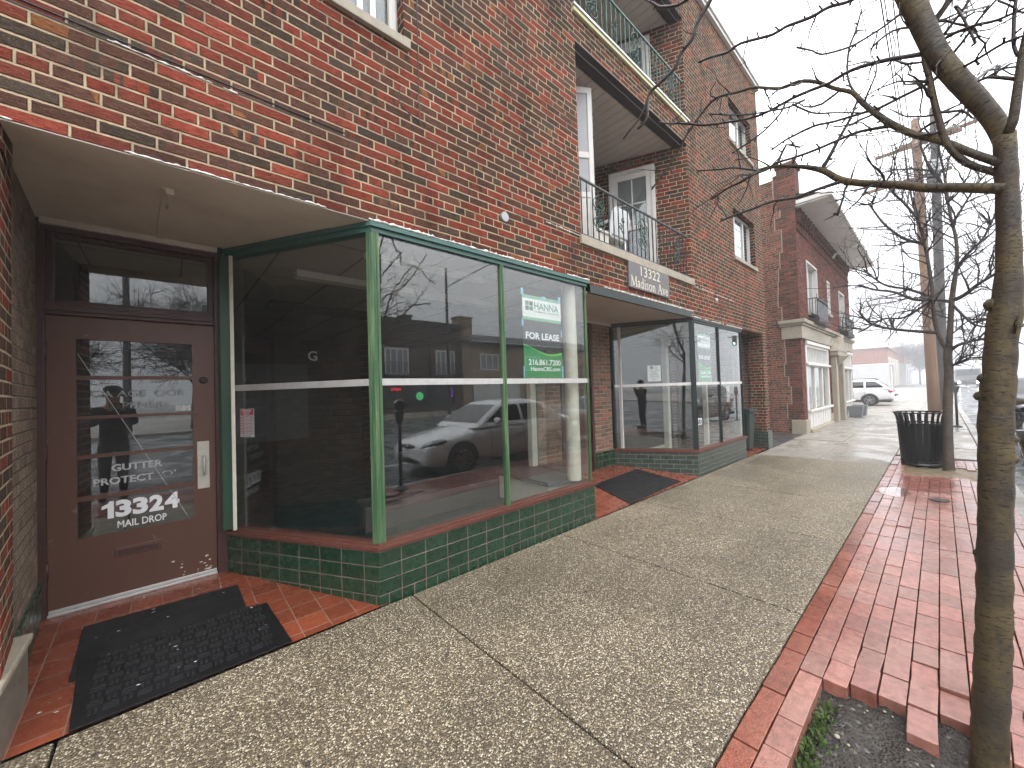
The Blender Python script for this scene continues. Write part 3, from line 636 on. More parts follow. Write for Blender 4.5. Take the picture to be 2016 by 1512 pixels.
wl.quad((-7, 14, 0), (-7, FY, 0), (-7, FY, 8.52), (-7, 14, 8.52)); wl.quad((10.6, 14, 0), (-7, 14, 0), (-7, 14, 8.52), (10.6, 14, 8.52))  # unseen end and back walls, added to block light from the interior
wl.quad((6.52, FY, 2.65), (6.52, FY + .3, 2.65), (10.6, FY + .3, 2.65), (10.6, FY, 2.65))
wl.build('wall', M_['brick'], BL)
# unseen roof and floor slab, added to block light from the interior; coping
rf = MB(); rf.box(-7, 2.9, 8.2, 10.58, 13.9, 8.3); rf.build('roof', M_['roof_dark'], BL)
slb = MB(); slb.box(-6.9, 4.3, 2.88, 10.5, 13.9, 3.15); slb.build('light_block_slab', M_['dark_room'], BL)
cp = MB(); cp.box(-7.05, 2.66, 8.52, 10.65, 3.1, 8.60); cp.box(10.3, 3.1, 8.52, 10.65, 14, 8.60); cp.build('coping', M_['white'], BL)
cp = MB(); cp.box(-7.07, 2.63, 8.602, 10.68, 3.12, 8.68); cp.box(10.28, 3.122, 8.602, 10.68, 14, 8.68); cp.build('coping_cap', M_['alum'], BL)
# pier at the far end with tiled base, and recess behind it
pr = MB(); pr.box(10.32, FY + 0.002, 0.40, 10.598, 3.04, 2.648); pr.build('pier', M_['brick_balcony'], BL, bevel=0.004)
pr = MB(); pr.box(10.28, FY - 0.035, -0.03, 10.63, 3.06, 0.40); pr.build('pier_base', M_['tile_green_b'], BL, bevel=0.006)
rw = MB(); rw.quad((10.40, 3.04, 0), (10.40, 4.3, 0), (10.40, 4.3, 2.65), (10.40, 3.04, 2.65)); rw.quad((8.8, 4.2, 0), (10.4, 4.2, 0), (10.4, 4.2, 2.65), (8.8, 4.2, 2.65)); rw.build('recess_wall', M_['brick_recess'], BL)
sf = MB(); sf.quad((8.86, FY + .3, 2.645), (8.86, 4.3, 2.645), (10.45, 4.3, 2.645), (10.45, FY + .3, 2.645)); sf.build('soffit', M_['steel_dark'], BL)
# left jamb: brown brick running back to the door, tile foot, plinth with stone cap
jb = MB(); jb.quad((-0.585, 3.12, 0.0), (-0.640, 4.02, 0.0), (-0.640, 4.02, 2.78), (-0.585, 3.12, 2.78)); jb.quad((-0.575, 3.12, 0), (-0.585, 3.12, 0), (-0.585, 3.12, 2.78), (-0.575, 3.12, 2.78)); jb.build('jamb_wall', M_['brick_brown'], BL)
jt = MB(); jt.prism([(-0.573, 3.14, 0.0), (-0.70, 3.14, 0.0), (-0.70, 4.06, 0.0), (-0.622, 4.06, 0.0)], (0, 0, 0.33)); jt.build('jamb_tile_foot', M_['tile_green'], BL, bevel=0.008)
pl = MB(); pl.box(-2.2, FY - 0.06, -0.02, -0.535, 3.16, 0.30); pl.build('plinth', M_['stone_dirty'], BL, bevel=0.008)
pl = MB(); pl.box(-2.2, FY - 0.075, 0.30, -0.52, 3.18, 0.335); pl.build('plinth_cap', M_['stone'], BL, bevel=0.008)
# soffit of the first recess with its cover strips
sf = MB(); sf.poly([(-0.72, FY + 0.004, 2.775), (-0.72, 4.2, 2.775), (0.5, 4.2, 2.775), (1.25, FY + 0.004, 2.775)])
sf.box(-0.62, FY + 0.004, 2.768, 1.14, FY + 0.30, 2.7745); sf.box(-0.62, 3.99, 2.735, 0.39, 4.04, 2.7745); sf.bar((0.02, FY + 0.31, 2.768), (-0.02, 3.98, 2.768), 0.045, 0.012)
sf.build('soffit', M_['soffit'], BL)
cd_ = MB(); cd_.tube([(0.03, 3.05, 2.755), (0.025, 3.16, 2.752), (0.02, 3.3, 2.756)], 0.010, 8); cd_.box(0.012, 3.02, 2.735, 0.05, 3.06, 2.768); cd_.build('conduit', M_['soffit'], BL)
# second recess: fascia, siding soffit, brick back wall
fs_ = MB(); fs_.box(3.72, FY - 0.012, 2.635, 6.50, FY + 0.03, 2.733); fs_.build('fascia', M_['black_green'], BL)
sf = MB(); yy = FY + 0.032
while yy < 3.9: sf.box(3.6, yy, 2.640, 6.6, yy + 0.093, 2.652); sf.box(3.6, yy + 0.093, 2.649, 6.6, yy + 0.1, 2.655); yy += 0.1
sf.box(3.85, 3.86, 2.60, 6.0, 3.89, 2.6395); sf.build('soffit', M_['vinyl'], BL)
bw = MB(); RY = 3.90
for a, b in ((3.85, 4.50), (5.31, 5.93)): bw.quad((a, RY, 0.0), (b, RY, 0.0), (b, RY, 2.66), (a, RY, 2.66))
bw.build('recess_back_wall', M_['brick_recess'], BL)
many('recess_tile_base', M_['tile_green'], BL, [(3.9, RY - 0.03, 0.1, 4.48, RY, 0.43), (5.33, RY - 0.03, 0.1, 5.9, RY, 0.43)], 0.005)

# ---- display windows
def bay(pts, mull, z, mats, name='display_window', posts=(0.06, 0.05, 0.045, 0.04)):
    """pts: back left, front left, front right, back right; z: base0, tile top, sill top, bar0, bar1, head0, head1"""
    b0, zt, zs, r0, r1, h0, h1 = z
    s = MB(); ring(s, pts, 0.022, 0.10, zt + 0.012, zs - 0.012); root = s.build(name, mats['sill'], BL, bevel=0.005)
    s = MB(); ring(s, pts, 0.010, 0.11, zt, zt + 0.0115); s.build('sill_moulding', mats['sill'], root, bevel=0.003)
    s = MB(); ring(s, pts, -0.004, 0.10, zs - 0.0115, zs); s.build('sill_bead', mats['sill'], root, bevel=0.003)
    ps = [Vector(p) for p in pts]; inn = offset_line(pts, -0.035)
    for k, (p, q) in enumerate(zip(inn, posts)):
        r = q / 2; fr = MB()
        if k in (0, 3): fr.box(p.x - r, p.y - r, zs, p.x + r, p.y + r, h0)
        else:
            d1 = (ps[k] - ps[k - 1]).normalized(); d2 = (ps[k + 1] - ps[k]).normalized()
            A = [p + (Vector((d1.y, -d1.x)) + Vector((d2.y, -d2.x))).normalized() * r * 1.15]
            A += [A[0] - d1 * q * 1.1, p - (Vector((d1.y, -d1.x)) + Vector((d2.y, -d2.x))).normalized() * r, A[0] + d2 * q * 1.1]
            fr.prism([(*a, zs) for a in A], (0, 0, h0 - zs))
            for e in (0.35, 0.7):      # fluting
                c = A[0] + d2 * q * e; fr.bar((*(c + Vector((d2.y, -d2.x)) * 0.003), zs), (*(c + Vector((d2.y, -d2.x)) * 0.003), h0), 0.007, 0.008)
                c = A[0] - d1 * q * e; fr.bar((*(c + Vector((d1.y, -d1.x)) * 0.003), zs), (*(c + Vector((d1.y, -d1.x)) * 0.003), h0), 0.007, 0.008)
        fr.build('post', mats['post'], root, bevel=0.003)
    for mx_, mw in mull:
        y = inn[1].y; fr = MB(); fr.box(mx_ - mw / 2, y - 0.024, zs, mx_ + mw / 2, y + 0.022, h0); fr.box(mx_ - 0.006, y - 0.031, zs, mx_ + 0.006, y - 0.0242, h0); fr.build('mullion', mats['post'], root, bevel=0.003)
    hd = MB(); ring(hd, pts, 0.012, 0.09, h0 + 0.035, h1 - 0.002); hd.build('head_moulding', mats['head'], root, bevel=0.005)
    hd = MB(); ring(hd, pts, -0.008, 0.085, h0, h0 + 0.0345); hd.build('head_rail', mats['head'], root, bevel=0.004)
    t = MB(); ring(t, pts, 0.0, 0.12, b0, zt); t.build('tile_base', mats['tile'], root, bevel=0.006)
    bar = MB(); ring(bar, [tuple(p) for p in inn], 0.016, 0.014, r0, r1); bar.build('transom_bar', mats['bar'], root, bevel=0.002)
    segs = [(inn[0], inn[1], posts[0] / 2)]; xs = [inn[1].x] + [m[0] for m in mull] + [inn[2].x]
    segs += [(Vector((a, inn[1].y)), Vector((b, inn[1].y)), 0.012) for a, b in zip(xs, xs[1:])] + [(inn[2], inn[3], 0.012)]
    for p, q, gp_ in segs:
        pane(root, p, q, zs - 0.004, r0, gap=gp_); pane(root, p, q, r1, h0 + 0.004, gap=gp_)
    return root, inn
BAY1 = [(0.37, 4.0), (1.12, FY), (3.69, FY), (3.95, 3.87)]
bay1, in1 = bay(BAY1, [(2.375, 0.042)], (-0.06, 0.385, 0.435, 1.575, 1.625, 2.70, 2.773), dict(post=M_['green'], head=M_['green_teal'], sill=M_['sill_red'], tile=M_['tile_green'], bar=M_['alum']), posts=(0.07, 0.05, 0.032, 0.05))
b = MB(); b.box(0.40, 3.90, 0.435, 0.425, 4.05, 2.70); b.build('back_stop', M_['cream'], bay1)
b = MB(); b.bar((0.372, 3.955, 0.44), (0.372, 3.955, 2.70), 0.075, 0.055); b.bar((0.345, 3.985, 0.44), (0.345, 3.985, 2.77), 0.03, 0.06); b.build('back_post', M_['green_dark'], bay1, bevel=0.004)
BAY2 = [(5.87, 3.87), (6.54, FY), (8.90, FY), (9.05, 4.15)]
bay2, in2 = bay(BAY2, [(7.66, 0.03)], (-0.06, 0.385, 0.445, 1.515, 1.562, 2.575, 2.648), dict(post=M_['black_green'], head=M_['black_green'], sill=M_['sill_red'], tile=M_['tile_green_b'], bar=M_['white']), posts=(0.07, 0.055, 0.03, 0.05))
many('white_stop', M_['white'], bay2, [(5.955, 3.75, 0.445, 5.985, 3.80, 2.575), (8.855, 2.775, 0.445, 8.88, 2.80, 2.575)])
# white caulk along the wall bottom and the old joint
def caulk(pts, seed, w=0.012, dens=60, parent=BL, gaps=0.25, off=0.003):
    r = random.Random(seed); c = MB(); c.smooth = True
    (xa, za), (xb, zb) = pts; n = int((xb - xa) * dens)
    on = True
    run = []
    def flush():
        if len(run) > 2: c.tube([(x, FY - off, z) for x, z, _ in run], [q for _, _, q in run], 6)
        run.clear()
    for i in range(n + 1):
        if r.random() < 0.12: on = r.random() > gaps
        t = i / n
        if on: run.append((xa + (xb - xa) * t, za + (zb - za) * t + r.uniform(-0.003, 0.003), w * r.choice((0.25, 0.4, 0.5, 0.7, 1.0))))
        else: flush()
    flush(); return c.build('caulk_line', M_['caulk'], parent)
caulk([(-0.53, 2.777), (1.1, 2.777)], 1, 0.007); caulk([(1.10, 2.777), (3.71, 2.777)], 2, 0.013, gaps=0.08, off=0.012); caulk([(3.72, 2.742), (6.52, 2.742)], 3, 0.013, gaps=0.1, off=0.011); caulk([(6.5, 2.654), (8.92, 2.654)], 4, 0.012, gaps=0.15, off=0.012)
caulk([(-0.5, 3.325), (1.05, 3.300)], 5, 0.0065, gaps=0.62); caulk([(3.0, 3.28), (3.6, 3.27)], 6, 0.008); caulk([(6.7, 3.19), (8.5, 3.17)], 7, 0.010, gaps=0.3)
fj = MB(); fj.box(-0.53, FY - 0.004, 3.312, 1.05, FY + 0.01, 3.318); fj.box(-0.53, FY - 0.006, 3.338, 0.95, FY + 0.01, 3.343); fj.build('lintel_flashing', M_['steel_dark'], BL)
# windows of the flats
def flat_window(x0, x1, z0, z1, lites, parent=BL, y=FY, sill=True, curtain=None, back=0.32, sillw=0.05, frame='alum', stone='stone'):
    f = MB(); yf = y + 0.10
    frame_rect(f, x0, x1, z0, z1, yf, yf + 0.06, 0.045)
    xs = [x0 + 0.045] + [x0 + (x1 - x0) * t for t in lites] + [x1 - 0.045]
    for t in lites: xx = x0 + (x1 - x0) * t; f.box(xx - 0.022, yf + 0.004, z0 + 0.045, xx + 0.022, yf + 0.05, z1 - 0.045)
    w_ = f.build('window', M_[frame], parent, bevel=0.004)
    for a, b_ in zip(xs, xs[1:]): pane(w_, (a, yf + 0.03), (b_, yf + 0.03), z0 + 0.04, z1 - 0.04, M_['glass_clean'])
    c = MB()
    for i, (a, b_) in enumerate(zip(xs, xs[1:])):
        k = 14
        for j in range(k):
            u0, u1 = a + (b_ - a) * j / k, a + (b_ - a) * (j + 1) / k
            c.quad((u0, y + 0.2 + 0.0004 * (j % 2), z0), (u1, y + 0.2 + 0.0004 * ((j + 1) % 2), z0), (u1, y + 0.2 + 0.0004 * ((j + 1) % 2), z1), (u0, y + 0.2 + 0.0004 * (j % 2), z1))
    c.build('curtain', M_[curtain or 'curtain'], w_)
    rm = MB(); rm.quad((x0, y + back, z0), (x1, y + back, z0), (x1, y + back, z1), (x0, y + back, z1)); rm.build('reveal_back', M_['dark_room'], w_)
    if sill:
        s = MB(); s.box(x0 - 0.04, y - 0.035, z0 - 0.075, x1 + 0.04, y + 0.1, z0 - 0.001); s.build('window_sill', M_[stone], w_, bevel=0.005)
    return w_
w1 = flat_window(*WINS[0], (0.82, 0.88), curtain='blind')
b = MB(); b.box(1.345, FY + 0.09, 4.30, 1.40, FY + 0.125, 5.74); b.build('side_trim', M_['white'], w1)
flat_window(*WINS[1], (0.62,), sillw=0.07); flat_window(*WINS[2], (0.28, 0.68))
# ---- recessed balconies
def balcony(z0, z1, ledge, rail, upper):
    A, B_, C_, D_ = (3.60, FY + .22), (4.2, 4.12), (5.94, 4.12), (6.58, FY + .22)
    A0, D0 = (3.60, FY + .22), (6.58, FY + .22)
    wv = MB()
    for p, q in (((6.58, FY + 0.001), C_), (C_, B_), (B_, (3.60, FY + 0.001))): wv.quad((*q, z0), (*p, z0), (*p, z1), (*q, z1))
    root = wv.build('balcony', M_['brick_balcony'], BL)
    f = MB(); f.poly([(3.6, FY + .02, z0), (6.58, FY + .02, z0), (*C_, z0), (*B_, z0)]); f.build('balcony_floor', M_['stone_dirty'], root)
    c = MB(); x = 3.6
    while x < 6.55: c.box(x, FY + 0.20, z1, x + 0.150, 4.12, z1 + 0.012); c.box(x + 0.150, FY + 0.20, z1 + 0.008, x + 0.16, 4.12, z1 + 0.014); x += 0.16
    c.build('balcony_ceiling', M_['vinyl'], root)
    li = MB(); li.box(3.6, FY - 0.004, z1 - 0.012, 6.58, FY + 0.20, z1 - 0.0005); li.build('steel_lintel', M_['steel_dark'], root)
    cb = MB(); cb.tube([(3.6 + 0.3 * k, FY + 0.07 + 0.004 * (k % 2), z1 - 0.02) for k in range(11)], 0.006, 6); cb.build('cable', M_['galv'], root)
    lg = MB()
    if upper: lg.box(3.56, FY - 0.035, z0 - 0.075, 6.62, FY + 0.03, z0 - 0.022)
    else: lg.box(3.57, FY - 0.03, z0 - 0.105, 6.62, FY + 0.22, z0 + 0.004)
    lg.build('balcony_ledge', M_['ledge_green' if upper else 'stone'], root, bevel=0.006)
    if upper:
        lg = MB(); lg.box(3.55, FY - 0.05, z0 - 0.021, 6.63, FY + 0.1, z0 + 0.004); lg.build('flashing', M_['alum'], root)
    # glazed white door on the slanted side wall
    d = Vector((C_[0] - 6.58, C_[1] - FY, 0)).normalized(); n = Vector((-d.y, d.x, 0)); n = -n if n.x > 0 else n
    o = Vector((6.58, FY, 0)) + n * 0.004
    t0, t1, dz0, dz1 = 0.52, 1.30, z0 + 0.02, min(z0 + 2.08, z1 - 0.12)
    def bx(mb, a, b, c_, e, th, off=0.0): mb.obox(o + d * a + Vector((0, 0, c_)) + n * off, d * (b - a), n * th, (0, 0, e - c_))
    fr = MB(); bx(fr, t0, t0 + 0.06, dz0, dz1, 0.05); bx(fr, t1 - 0.06, t1, dz0, dz1, 0.05); bx(fr, t0 + 0.06, t1 - 0.06, dz1 - 0.07, dz1, 0.05)
    bx(fr, t0 + 0.06, t0 + 0.15, dz0, dz1 - 0.07, 0.035); bx(fr, t1 - 0.15, t1 - 0.06, dz0, dz1 - 0.07, 0.035); bx(fr, t0 + 0.15, t1 - 0.15, dz1 - 0.17, dz1 - 0.07, 0.035)
    bx(fr, t0 + 0.15, t1 - 0.15, dz0, dz0 + 0.18, 0.035); bx(fr, t0 + 0.15, t1 - 0.15, dz0 + 0.98, dz0 + 1.06, 0.035)
    if not upper:
        zm = dz0 + 1.45; bx(fr, t0 + 0.15, t1 - 0.15, zm - 0.012, zm + 0.012, 0.018); tm = (t0 + t1) / 2; bx(fr, tm - 0.012, tm + 0.012, dz0 + 1.06, dz1 - 0.17, 0.0175)
    dr = fr.build('balcony_door', M_['white'], root, bevel=0.004)
    gl = MB(); bx(gl, t0 + 0.15, t1 - 0.15, dz0 + 0.18, dz1 - 0.17, 0.006, 0.006); gl.build('glass_pane', M_['glass_clean'], dr)
    bk = MB(); bx(bk, t0 + 0.1, t1 - 0.1, dz0 + 0.1, dz1 - 0.1, 0.001, 0.001); bk.build('blind', M_['blind'], dr)
    # wrought iron railing with scrolls
    rz0, rz1 = rail; ry = FY + 0.03; xa, xb = 3.62, 6.555
    r = MB(); r.box(xa, ry - 0.012, rz1 - 0.02, xb, ry + 0.012, rz1); r.box(xa, ry - 0.007, rz0 + 0.03, xb, ry + 0.007, rz0 + 0.045)
    k = 0; x = xa + 0.04
    while x < xb:
        P = [(x, ry, rz0 + 0.002 + (rz1 - 0.02 - rz0) * i / 8) for i in range(9)]; r.tube(P, [0.0072 + 0.002 * (i % 2) for i in range(9)], 5); x += 0.112; k += 1
    rl = r.build('balcony_railing', M_['rail_pale' if upper else 'iron'], root)
    def scroll(cx, cz, s, small=False):
        m = MB()
        def spiral(px, pz, a0, turns, r0_, sg):
            return [(px + sg * (r0_ * (1 - i / 22 * 0.85)) * cos(a0 + turns * 6.283 * i / 22), ry - 0.015, pz + (r0_ * (1 - i / 22 * 0.85)) * sin(a0 + turns * 6.283 * i / 22)) for i in range(23)]
        if small:
            for sg in (-1, 1): m.tube(spiral(cx + sg * 0.03 * s, cz + 0.04 * s * sg, 1.2, 1.2, 0.04 * s, sg), 0.006, 5)
            m.tube([(cx - 0.03 * s, ry - 0.015, cz - 0.05 * s), (cx + 0.03 * s, ry - 0.015, cz - 0.12 * s)], 0.006, 5)
        else:
            for sg in (-1, 1):
                m.tube([(cx, ry - 0.015, cz + 0.19 * s)] + [(cx + sg * (0.10 * s * sin(pi * i / 10)), ry - 0.015, cz + 0.19 * s - 0.2 * s * i / 10) for i in range(1, 10)] + spiral(cx + sg * 0.035 * s, cz - 0.0 * s, 0.3, 1.4, 0.045 * s, sg), 0.0065, 5)
                m.tube([(cx + sg * (0.10 * s * sin(pi * i / 10)), ry - 0.015, cz - 0.03 * s - 0.17 * s * i / 10) for i in range(11)], 0.0065, 5); m.tube(spiral(cx + sg * 0.035 * s, cz - 0.1 * s, 0.3, 1.4, 0.045 * s, sg), 0.0065, 5)
                m.tube(spiral(cx + sg * 0.035 * s, cz + 0.09 * s, -0.6, 1.3, 0.04 * s, -sg), 0.006, 5)
        m.build('scrollwork', M_['iron_green'], rl)
    zc = (rz0 + rz1) / 2
    for cx, sm in ((3.99, 0), (4.5, 1), (5.03, 0), (5.55, 1), (6.1, 0)): scroll(cx, zc + 0.02, 1.15, sm)
    return root
bal = balcony(3.285, 5.59, None, (3.29, 4.00), False)
balcony(5.985, 7.76, None, (5.99, 6.66), True)
# storm door standing open on the lower balcony
st = MB(); h0 = Vector((3.74, 3.22, 0)); h1 = Vector((4.20, 2.93, 0)); dd = (h1 - h0); un = dd.normalized(); nn = Vector((-un.y, un.x, 0))
def sd(a, b, z0, z1, th=0.03): st.obox(h0 + dd * a + Vector((0, 0, z0)), dd * (b - a), nn * th, (0, 0, z1 - z0))
for a, b_, z0, z1 in ((0, 0.12, 3.33, 5.46), (0.88, 1, 3.33, 5.46), (0.12, 0.88, 5.38, 5.46), (0.12, 0.88, 4.52, 4.60), (0.12, 0.88, 4.0, 4.07), (0.12, 0.88, 3.33, 3.40)): sd(a, b_, z0, z1)
sdo = st.build('storm_door', M_['white'], bal, bevel=0.004)
b = MB()
for z0, z1 in ((4.60, 5.38), (4.07, 4.52)): b.obox(h0 + dd * 0.12 + Vector((0, 0, z0)) + nn * 0.012, dd * 0.76, nn * 0.005, (0, 0, z1 - z0))
b.build('glass_pane', M_['screen'], sdo)
b = MB(); b.obox(h0 + dd * 0.12 + Vector((0, 0, 3.40)) + nn * 0.01, dd * 0.76, nn * 0.01, (0, 0, 0.6)); b.build('kick_panel', M_['white'], sdo)
for z0, z1 in ((3.6, 3.75), (4.3, 4.5), (4.8, 4.95), (5.1, 5.3)): b = MB(); b.obox(h1 + Vector((0, 0, z0)) - nn * 0.002, un * 0.012, nn * 0.034, (0, 0, z1 - z0)); b.build('door_hardware', M_['steel_dark'], sdo)
# odd bits on the wall
b = MB(); b.lathe([(0.001, -0.02), (0.045, -0.02), (0.05, 0.0)], (2.41, FY, 3.16), 20, (0, 1, 0)); b.build('wall_plate', M_['galv'], BL)
b = MB(); b.lathe([(0.001, -0.02), (0.03, -0.02), (0.035, 0.0)], (7.6, FY, 3.08), 16, (0, 1, 0)); b.build('wall_plate', M_['white'], BL)
b = MB(); b.tube([(1.535, FY - 0.008, 8.4), (1.54, FY - 0.009, 6), (1.535, FY - 0.008, 4.6), (1.53, FY - 0.01, 3.9), (1.535, FY - 0.012, 3.665), (1.43, FY - 0.02, 3.70), (1.35, FY - 0.03, 3.735), (1.345, FY - 0.035, 3.78), (1.37, FY - 0.03, 3.87), (1.352, FY - 0.02, 3.875)], 0.0045, 6); b.build('wall_cable', M_['wire'], BL)

# ---- shop interiors
def room(x0, x1, y1, z0, z1, name, fronts):
    r = MB(); r.quad((x0, y1, z0), (x1, y1, z0), (x1, y1, z1), (x0, y1, z1)); r.quad((x0, 4.1, z0), (x0, y1, z0), (x0, y1, z1), (x0, 4.1, z1)); r.quad((x1, y1, z0), (x1, 4.1, z0), (x1, 4.1, z1), (x1, y1, z1))
    for a, b_ in fronts: r.quad((b_, 4.12, z0), (a, 4.12, z0), (a, 4.12, z1), (b_, 4.12, z1))
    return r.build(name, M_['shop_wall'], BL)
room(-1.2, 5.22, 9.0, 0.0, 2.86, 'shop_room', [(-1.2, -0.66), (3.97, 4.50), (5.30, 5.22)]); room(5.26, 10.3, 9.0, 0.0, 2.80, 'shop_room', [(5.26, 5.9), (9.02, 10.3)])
def grid_ceiling(poly, z):
    c = MB(); c.poly([(x, y, z) for x, y in poly]); ce = c.build('shop_ceiling', M_['ceiling'], BL)
    xs = [p[0] for p in poly]; gl = MB(); x = min(xs) + 0.1
    def clipx(x):
        ys = []
        for (xa, ya), (xb, yb) in zip(poly, poly[1:] + poly[:1]):
            if (xa - x) * (xb - x) < 0: ys.append(ya + (yb - ya) * (x - xa) / (xb - xa))
        return (min(ys) + 0.02, max(ys)) if len(ys) >= 2 else None
    def clipy(y):
        v = []
        for (xa, ya), (xb, yb) in zip(poly, poly[1:] + poly[:1]):
            if (ya - y) * (yb - y) < 0: v.append(xa + (xb - xa) * (y - ya) / (yb - ya))
        return (min(v) + 0.02, max(v)) if len(v) >= 2 else None
    while x < max(xs):
        q = clipx(x)
        if q: gl.box(x - 0.005, q[0], z - 0.006, x + 0.005, q[1], z - 0.002)
        x += 0.61
    y = FY + 0.55
    while y < 9:
        q = clipy(y)
        if q: gl.box(q[0], y - 0.005, z - 0.0075, q[1], y + 0.005, z - 0.0065)
        y += 1.22
    gl.build('ceiling_grid', M_['tile_line'], ce)
grid_ceiling([(-1.2, 4.13), (0.40, 4.0), (1.15, FY + .05), (3.66, FY + .05), (3.93, 3.93), (5.2, 3.93), (5.2, 9), (-1.2, 9)], 2.752)
grid_ceiling([(5.9, 3.93), (6.57, FY + .05), (8.87, FY + .05), (9.02, 4.2), (10.3, 4.2), (10.3, 9), (5.3, 9), (5.3, 3.93)], 2.63)
f = MB(); f.poly([(-1.2, 4.2, 0.09), (0.40, 4.1, 0.09), (1.22, FY + .13, 0.09), (3.6, FY + .13, 0.09), (3.9, 3.95, 0.09), (5.2, 3.95, 0.09), (5.2, 9, 0.09), (-1.2, 9, 0.09)])
f.poly([(5.9, 4.0, 0.09), (6.62, FY + .13, 0.09), (8.8, FY + .13, 0.09), (9.0, 4.2, 0.09), (10.3, 4.2, 0.09), (10.3, 9, 0.09), (5.3, 9, 0.09)]); f.build('shop_floor', M_['shop_floor'], BL)
b = MB(); b.prism([(3.25, 3.05, 0.10), (3.62, 2.86, 0.10), (3.88, 3.98, 0.10), (3.3, 3.98, 0.10)], (0, 0, 0.30)); b.build('display_step', M_['cream'], BL)
b = MB(); b.prism([(3.22, 3.02, 0.402), (3.63, 2.84, 0.402), (3.90, 4.0, 0.402), (3.26, 4.0, 0.402)], (0, 0, 0.045)); b.build('display_top', M_['poster_grey'], BL)
b = MB(); b.box(1.5, 3.95, 0.10, 3.25, 4.0, 0.36); b.build('low_partition', M_['shop_wall'], BL)
b = MB(); b.box(6.9, 4.3, 0.1, 8.9, 4.36, 0.16); b.build('skirting', M_['cream'], BL)
b = MB(); b.smooth = True; b.lathe([(0.082, 0.45), (0.082, 2.75)], (3.545, 2.90, 0), 24); b.build('column', M_['cream'], BL)
many('interior_post', M_['cream'], BL, [(3.78, 3.82, 0.45, 3.88, 3.90, 2.75), (3.70, 3.05, 0.45, 3.728, 3.075, 2.70), (7.35, 3.6, 0.1, 7.45, 3.7, 2.6), (8.2, 3.2, 0.1, 8.28, 3.28, 2.6)])
many('strip_light_fitting', M_['white'], BL, [(0.95, 4.1, 2.68, 2.2, 4.24, 2.745), (2.3, 4.1, 2.68, 3.5, 4.24, 2.745), (1.3, 3.25, 2.70, 2.6, 3.33, 2.746)])
many('ceiling_vent', M_['tile_line'], BL, [(1.0, 5.6, 2.735, 2.6, 6.2, 2.75), (3.0, 4.3, 2.735, 3.6, 4.9, 2.75)])
b = MB(); b.box(0.2, 6.4, 0.9, 1.6, 6.45, 2.0); b.build('interior_board', M_['poster_grey'], BL)
b = MB(); put_text(b, 'G', (1.6, 6.36, 2.06), (1, 0, 0), (0, 0, 1), (0, -1, 0), 0, 0, 0.13, 0.15, 0.02); b.build('wall_lettering', M_['letter_white'], BL)
# grey interior door frame behind shop two, seen through the glass
many('interior_frame', M_['poster_grey'], BL, [(6.4, 6.4, 0.1, 6.5, 6.5, 2.6), (7.2, 6.4, 0.1, 7.3, 6.5, 2.6), (6.5, 6.42, 1.95, 7.2, 6.48, 2.05)])
# ------------------------------------------------------------------ entrance doors (parts of the building)
DY = 4.05
fr = MB(); fr.box(-0.645, DY - 0.03, 0.07, -0.605, DY + 0.10, 2.775); fr.box(0.305, DY - 0.03, 0.07, 0.375, DY + 0.10, 2.775); fr.box(-0.605, DY - 0.03, 2.695, 0.305, DY + 0.10, 2.775)
fr.box(-0.605, DY - 0.03, 2.125, 0.305, DY + 0.10, 2.205); fr.box(-0.605, DY - 0.045, 2.15, 0.305, DY - 0.031, 2.18)
frame_rect(fr, -0.6045, 0.3045, 2.2055, 2.6945, DY + 0.005, DY + 0.05, 0.04, 0.03, 0.03)
df = fr.build('door_frame', M_['frame_brown'], BL, bevel=0.004)
pane(df, (-0.57, DY + 0.03), (0.27, DY + 0.03), 2.23, 2.67)
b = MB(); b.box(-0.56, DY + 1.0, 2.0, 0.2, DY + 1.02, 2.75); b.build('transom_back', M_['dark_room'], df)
b = MB(); b.box(0.34, DY - 0.036, 2.27, 0.374, DY - 0.0305, 2.36); b.build('strike_plate', M_['white'], df)
LITES = [(1.705, 1.965), (1.418, 1.678), (1.142, 1.396), (0.852, 1.118), (0.562, 0.822)]
dl = MB(); wall_open(dl, -0.603, 0.303, 0.10, 2.123, DY, [(-0.467, 0.163, a, c) for a, c in LITES], 0.042, DY + 0.042)
for a, b_, c, d in ((-0.603, -0.603, 0.10, 2.123), (0.303, 0.303, 0.10, 2.123)): dl.quad((a, DY, c), (a, DY + 0.042, c), (a, DY + 0.042, d), (a, DY, d))
door = dl.build('entrance_door', M_['door'], BL)
for a, c in LITES: pane(door, (-0.467, DY + 0.02), (0.163, DY + 0.02), a, c)
b = MB()
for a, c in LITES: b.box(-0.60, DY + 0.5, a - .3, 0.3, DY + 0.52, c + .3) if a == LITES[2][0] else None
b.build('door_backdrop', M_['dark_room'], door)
b = MB(); b.box(0.185, DY - 0.005, 0.79, 0.262, DY, 1.172); pp = b.build('push_plate', worn_paint('scuffed_plate', (0.55, 0.52, 0.45), (0.42, 0.38, 0.3), amount=0.6, rough=0.5, streak=(40, 40, 40)), door, bevel=0.002)
b = MB(); b.tube([(0.226, DY - 0.005, 1.05), (0.226, DY - 0.035, 1.05), (0.226, DY - 0.042, 1.03), (0.226, DY - 0.042, 0.93), (0.226, DY - 0.035, 0.91), (0.226, DY - 0.005, 0.91)], 0.008, 8); b.build('handle', M_['alum'], pp)
b = MB(); b.lathe([(0.001, -0.022), (0.02, -0.022), (0.026, -0.012), (0.028, 0.0)], (0.232, DY, 1.672), 20, (0, 1, 0)); b.build('door_knob', M_['iron'], door)
b = MB(); b.lathe([(0.001, -0.008), (0.012, -0.008), (0.014, 0.0)], (0.185, DY, 1.395), 16, (0, 1, 0)); b.box(0.245, DY - 0.006, 1.36, 0.256, DY, 1.42); b.build('lock', M_['door'], door)
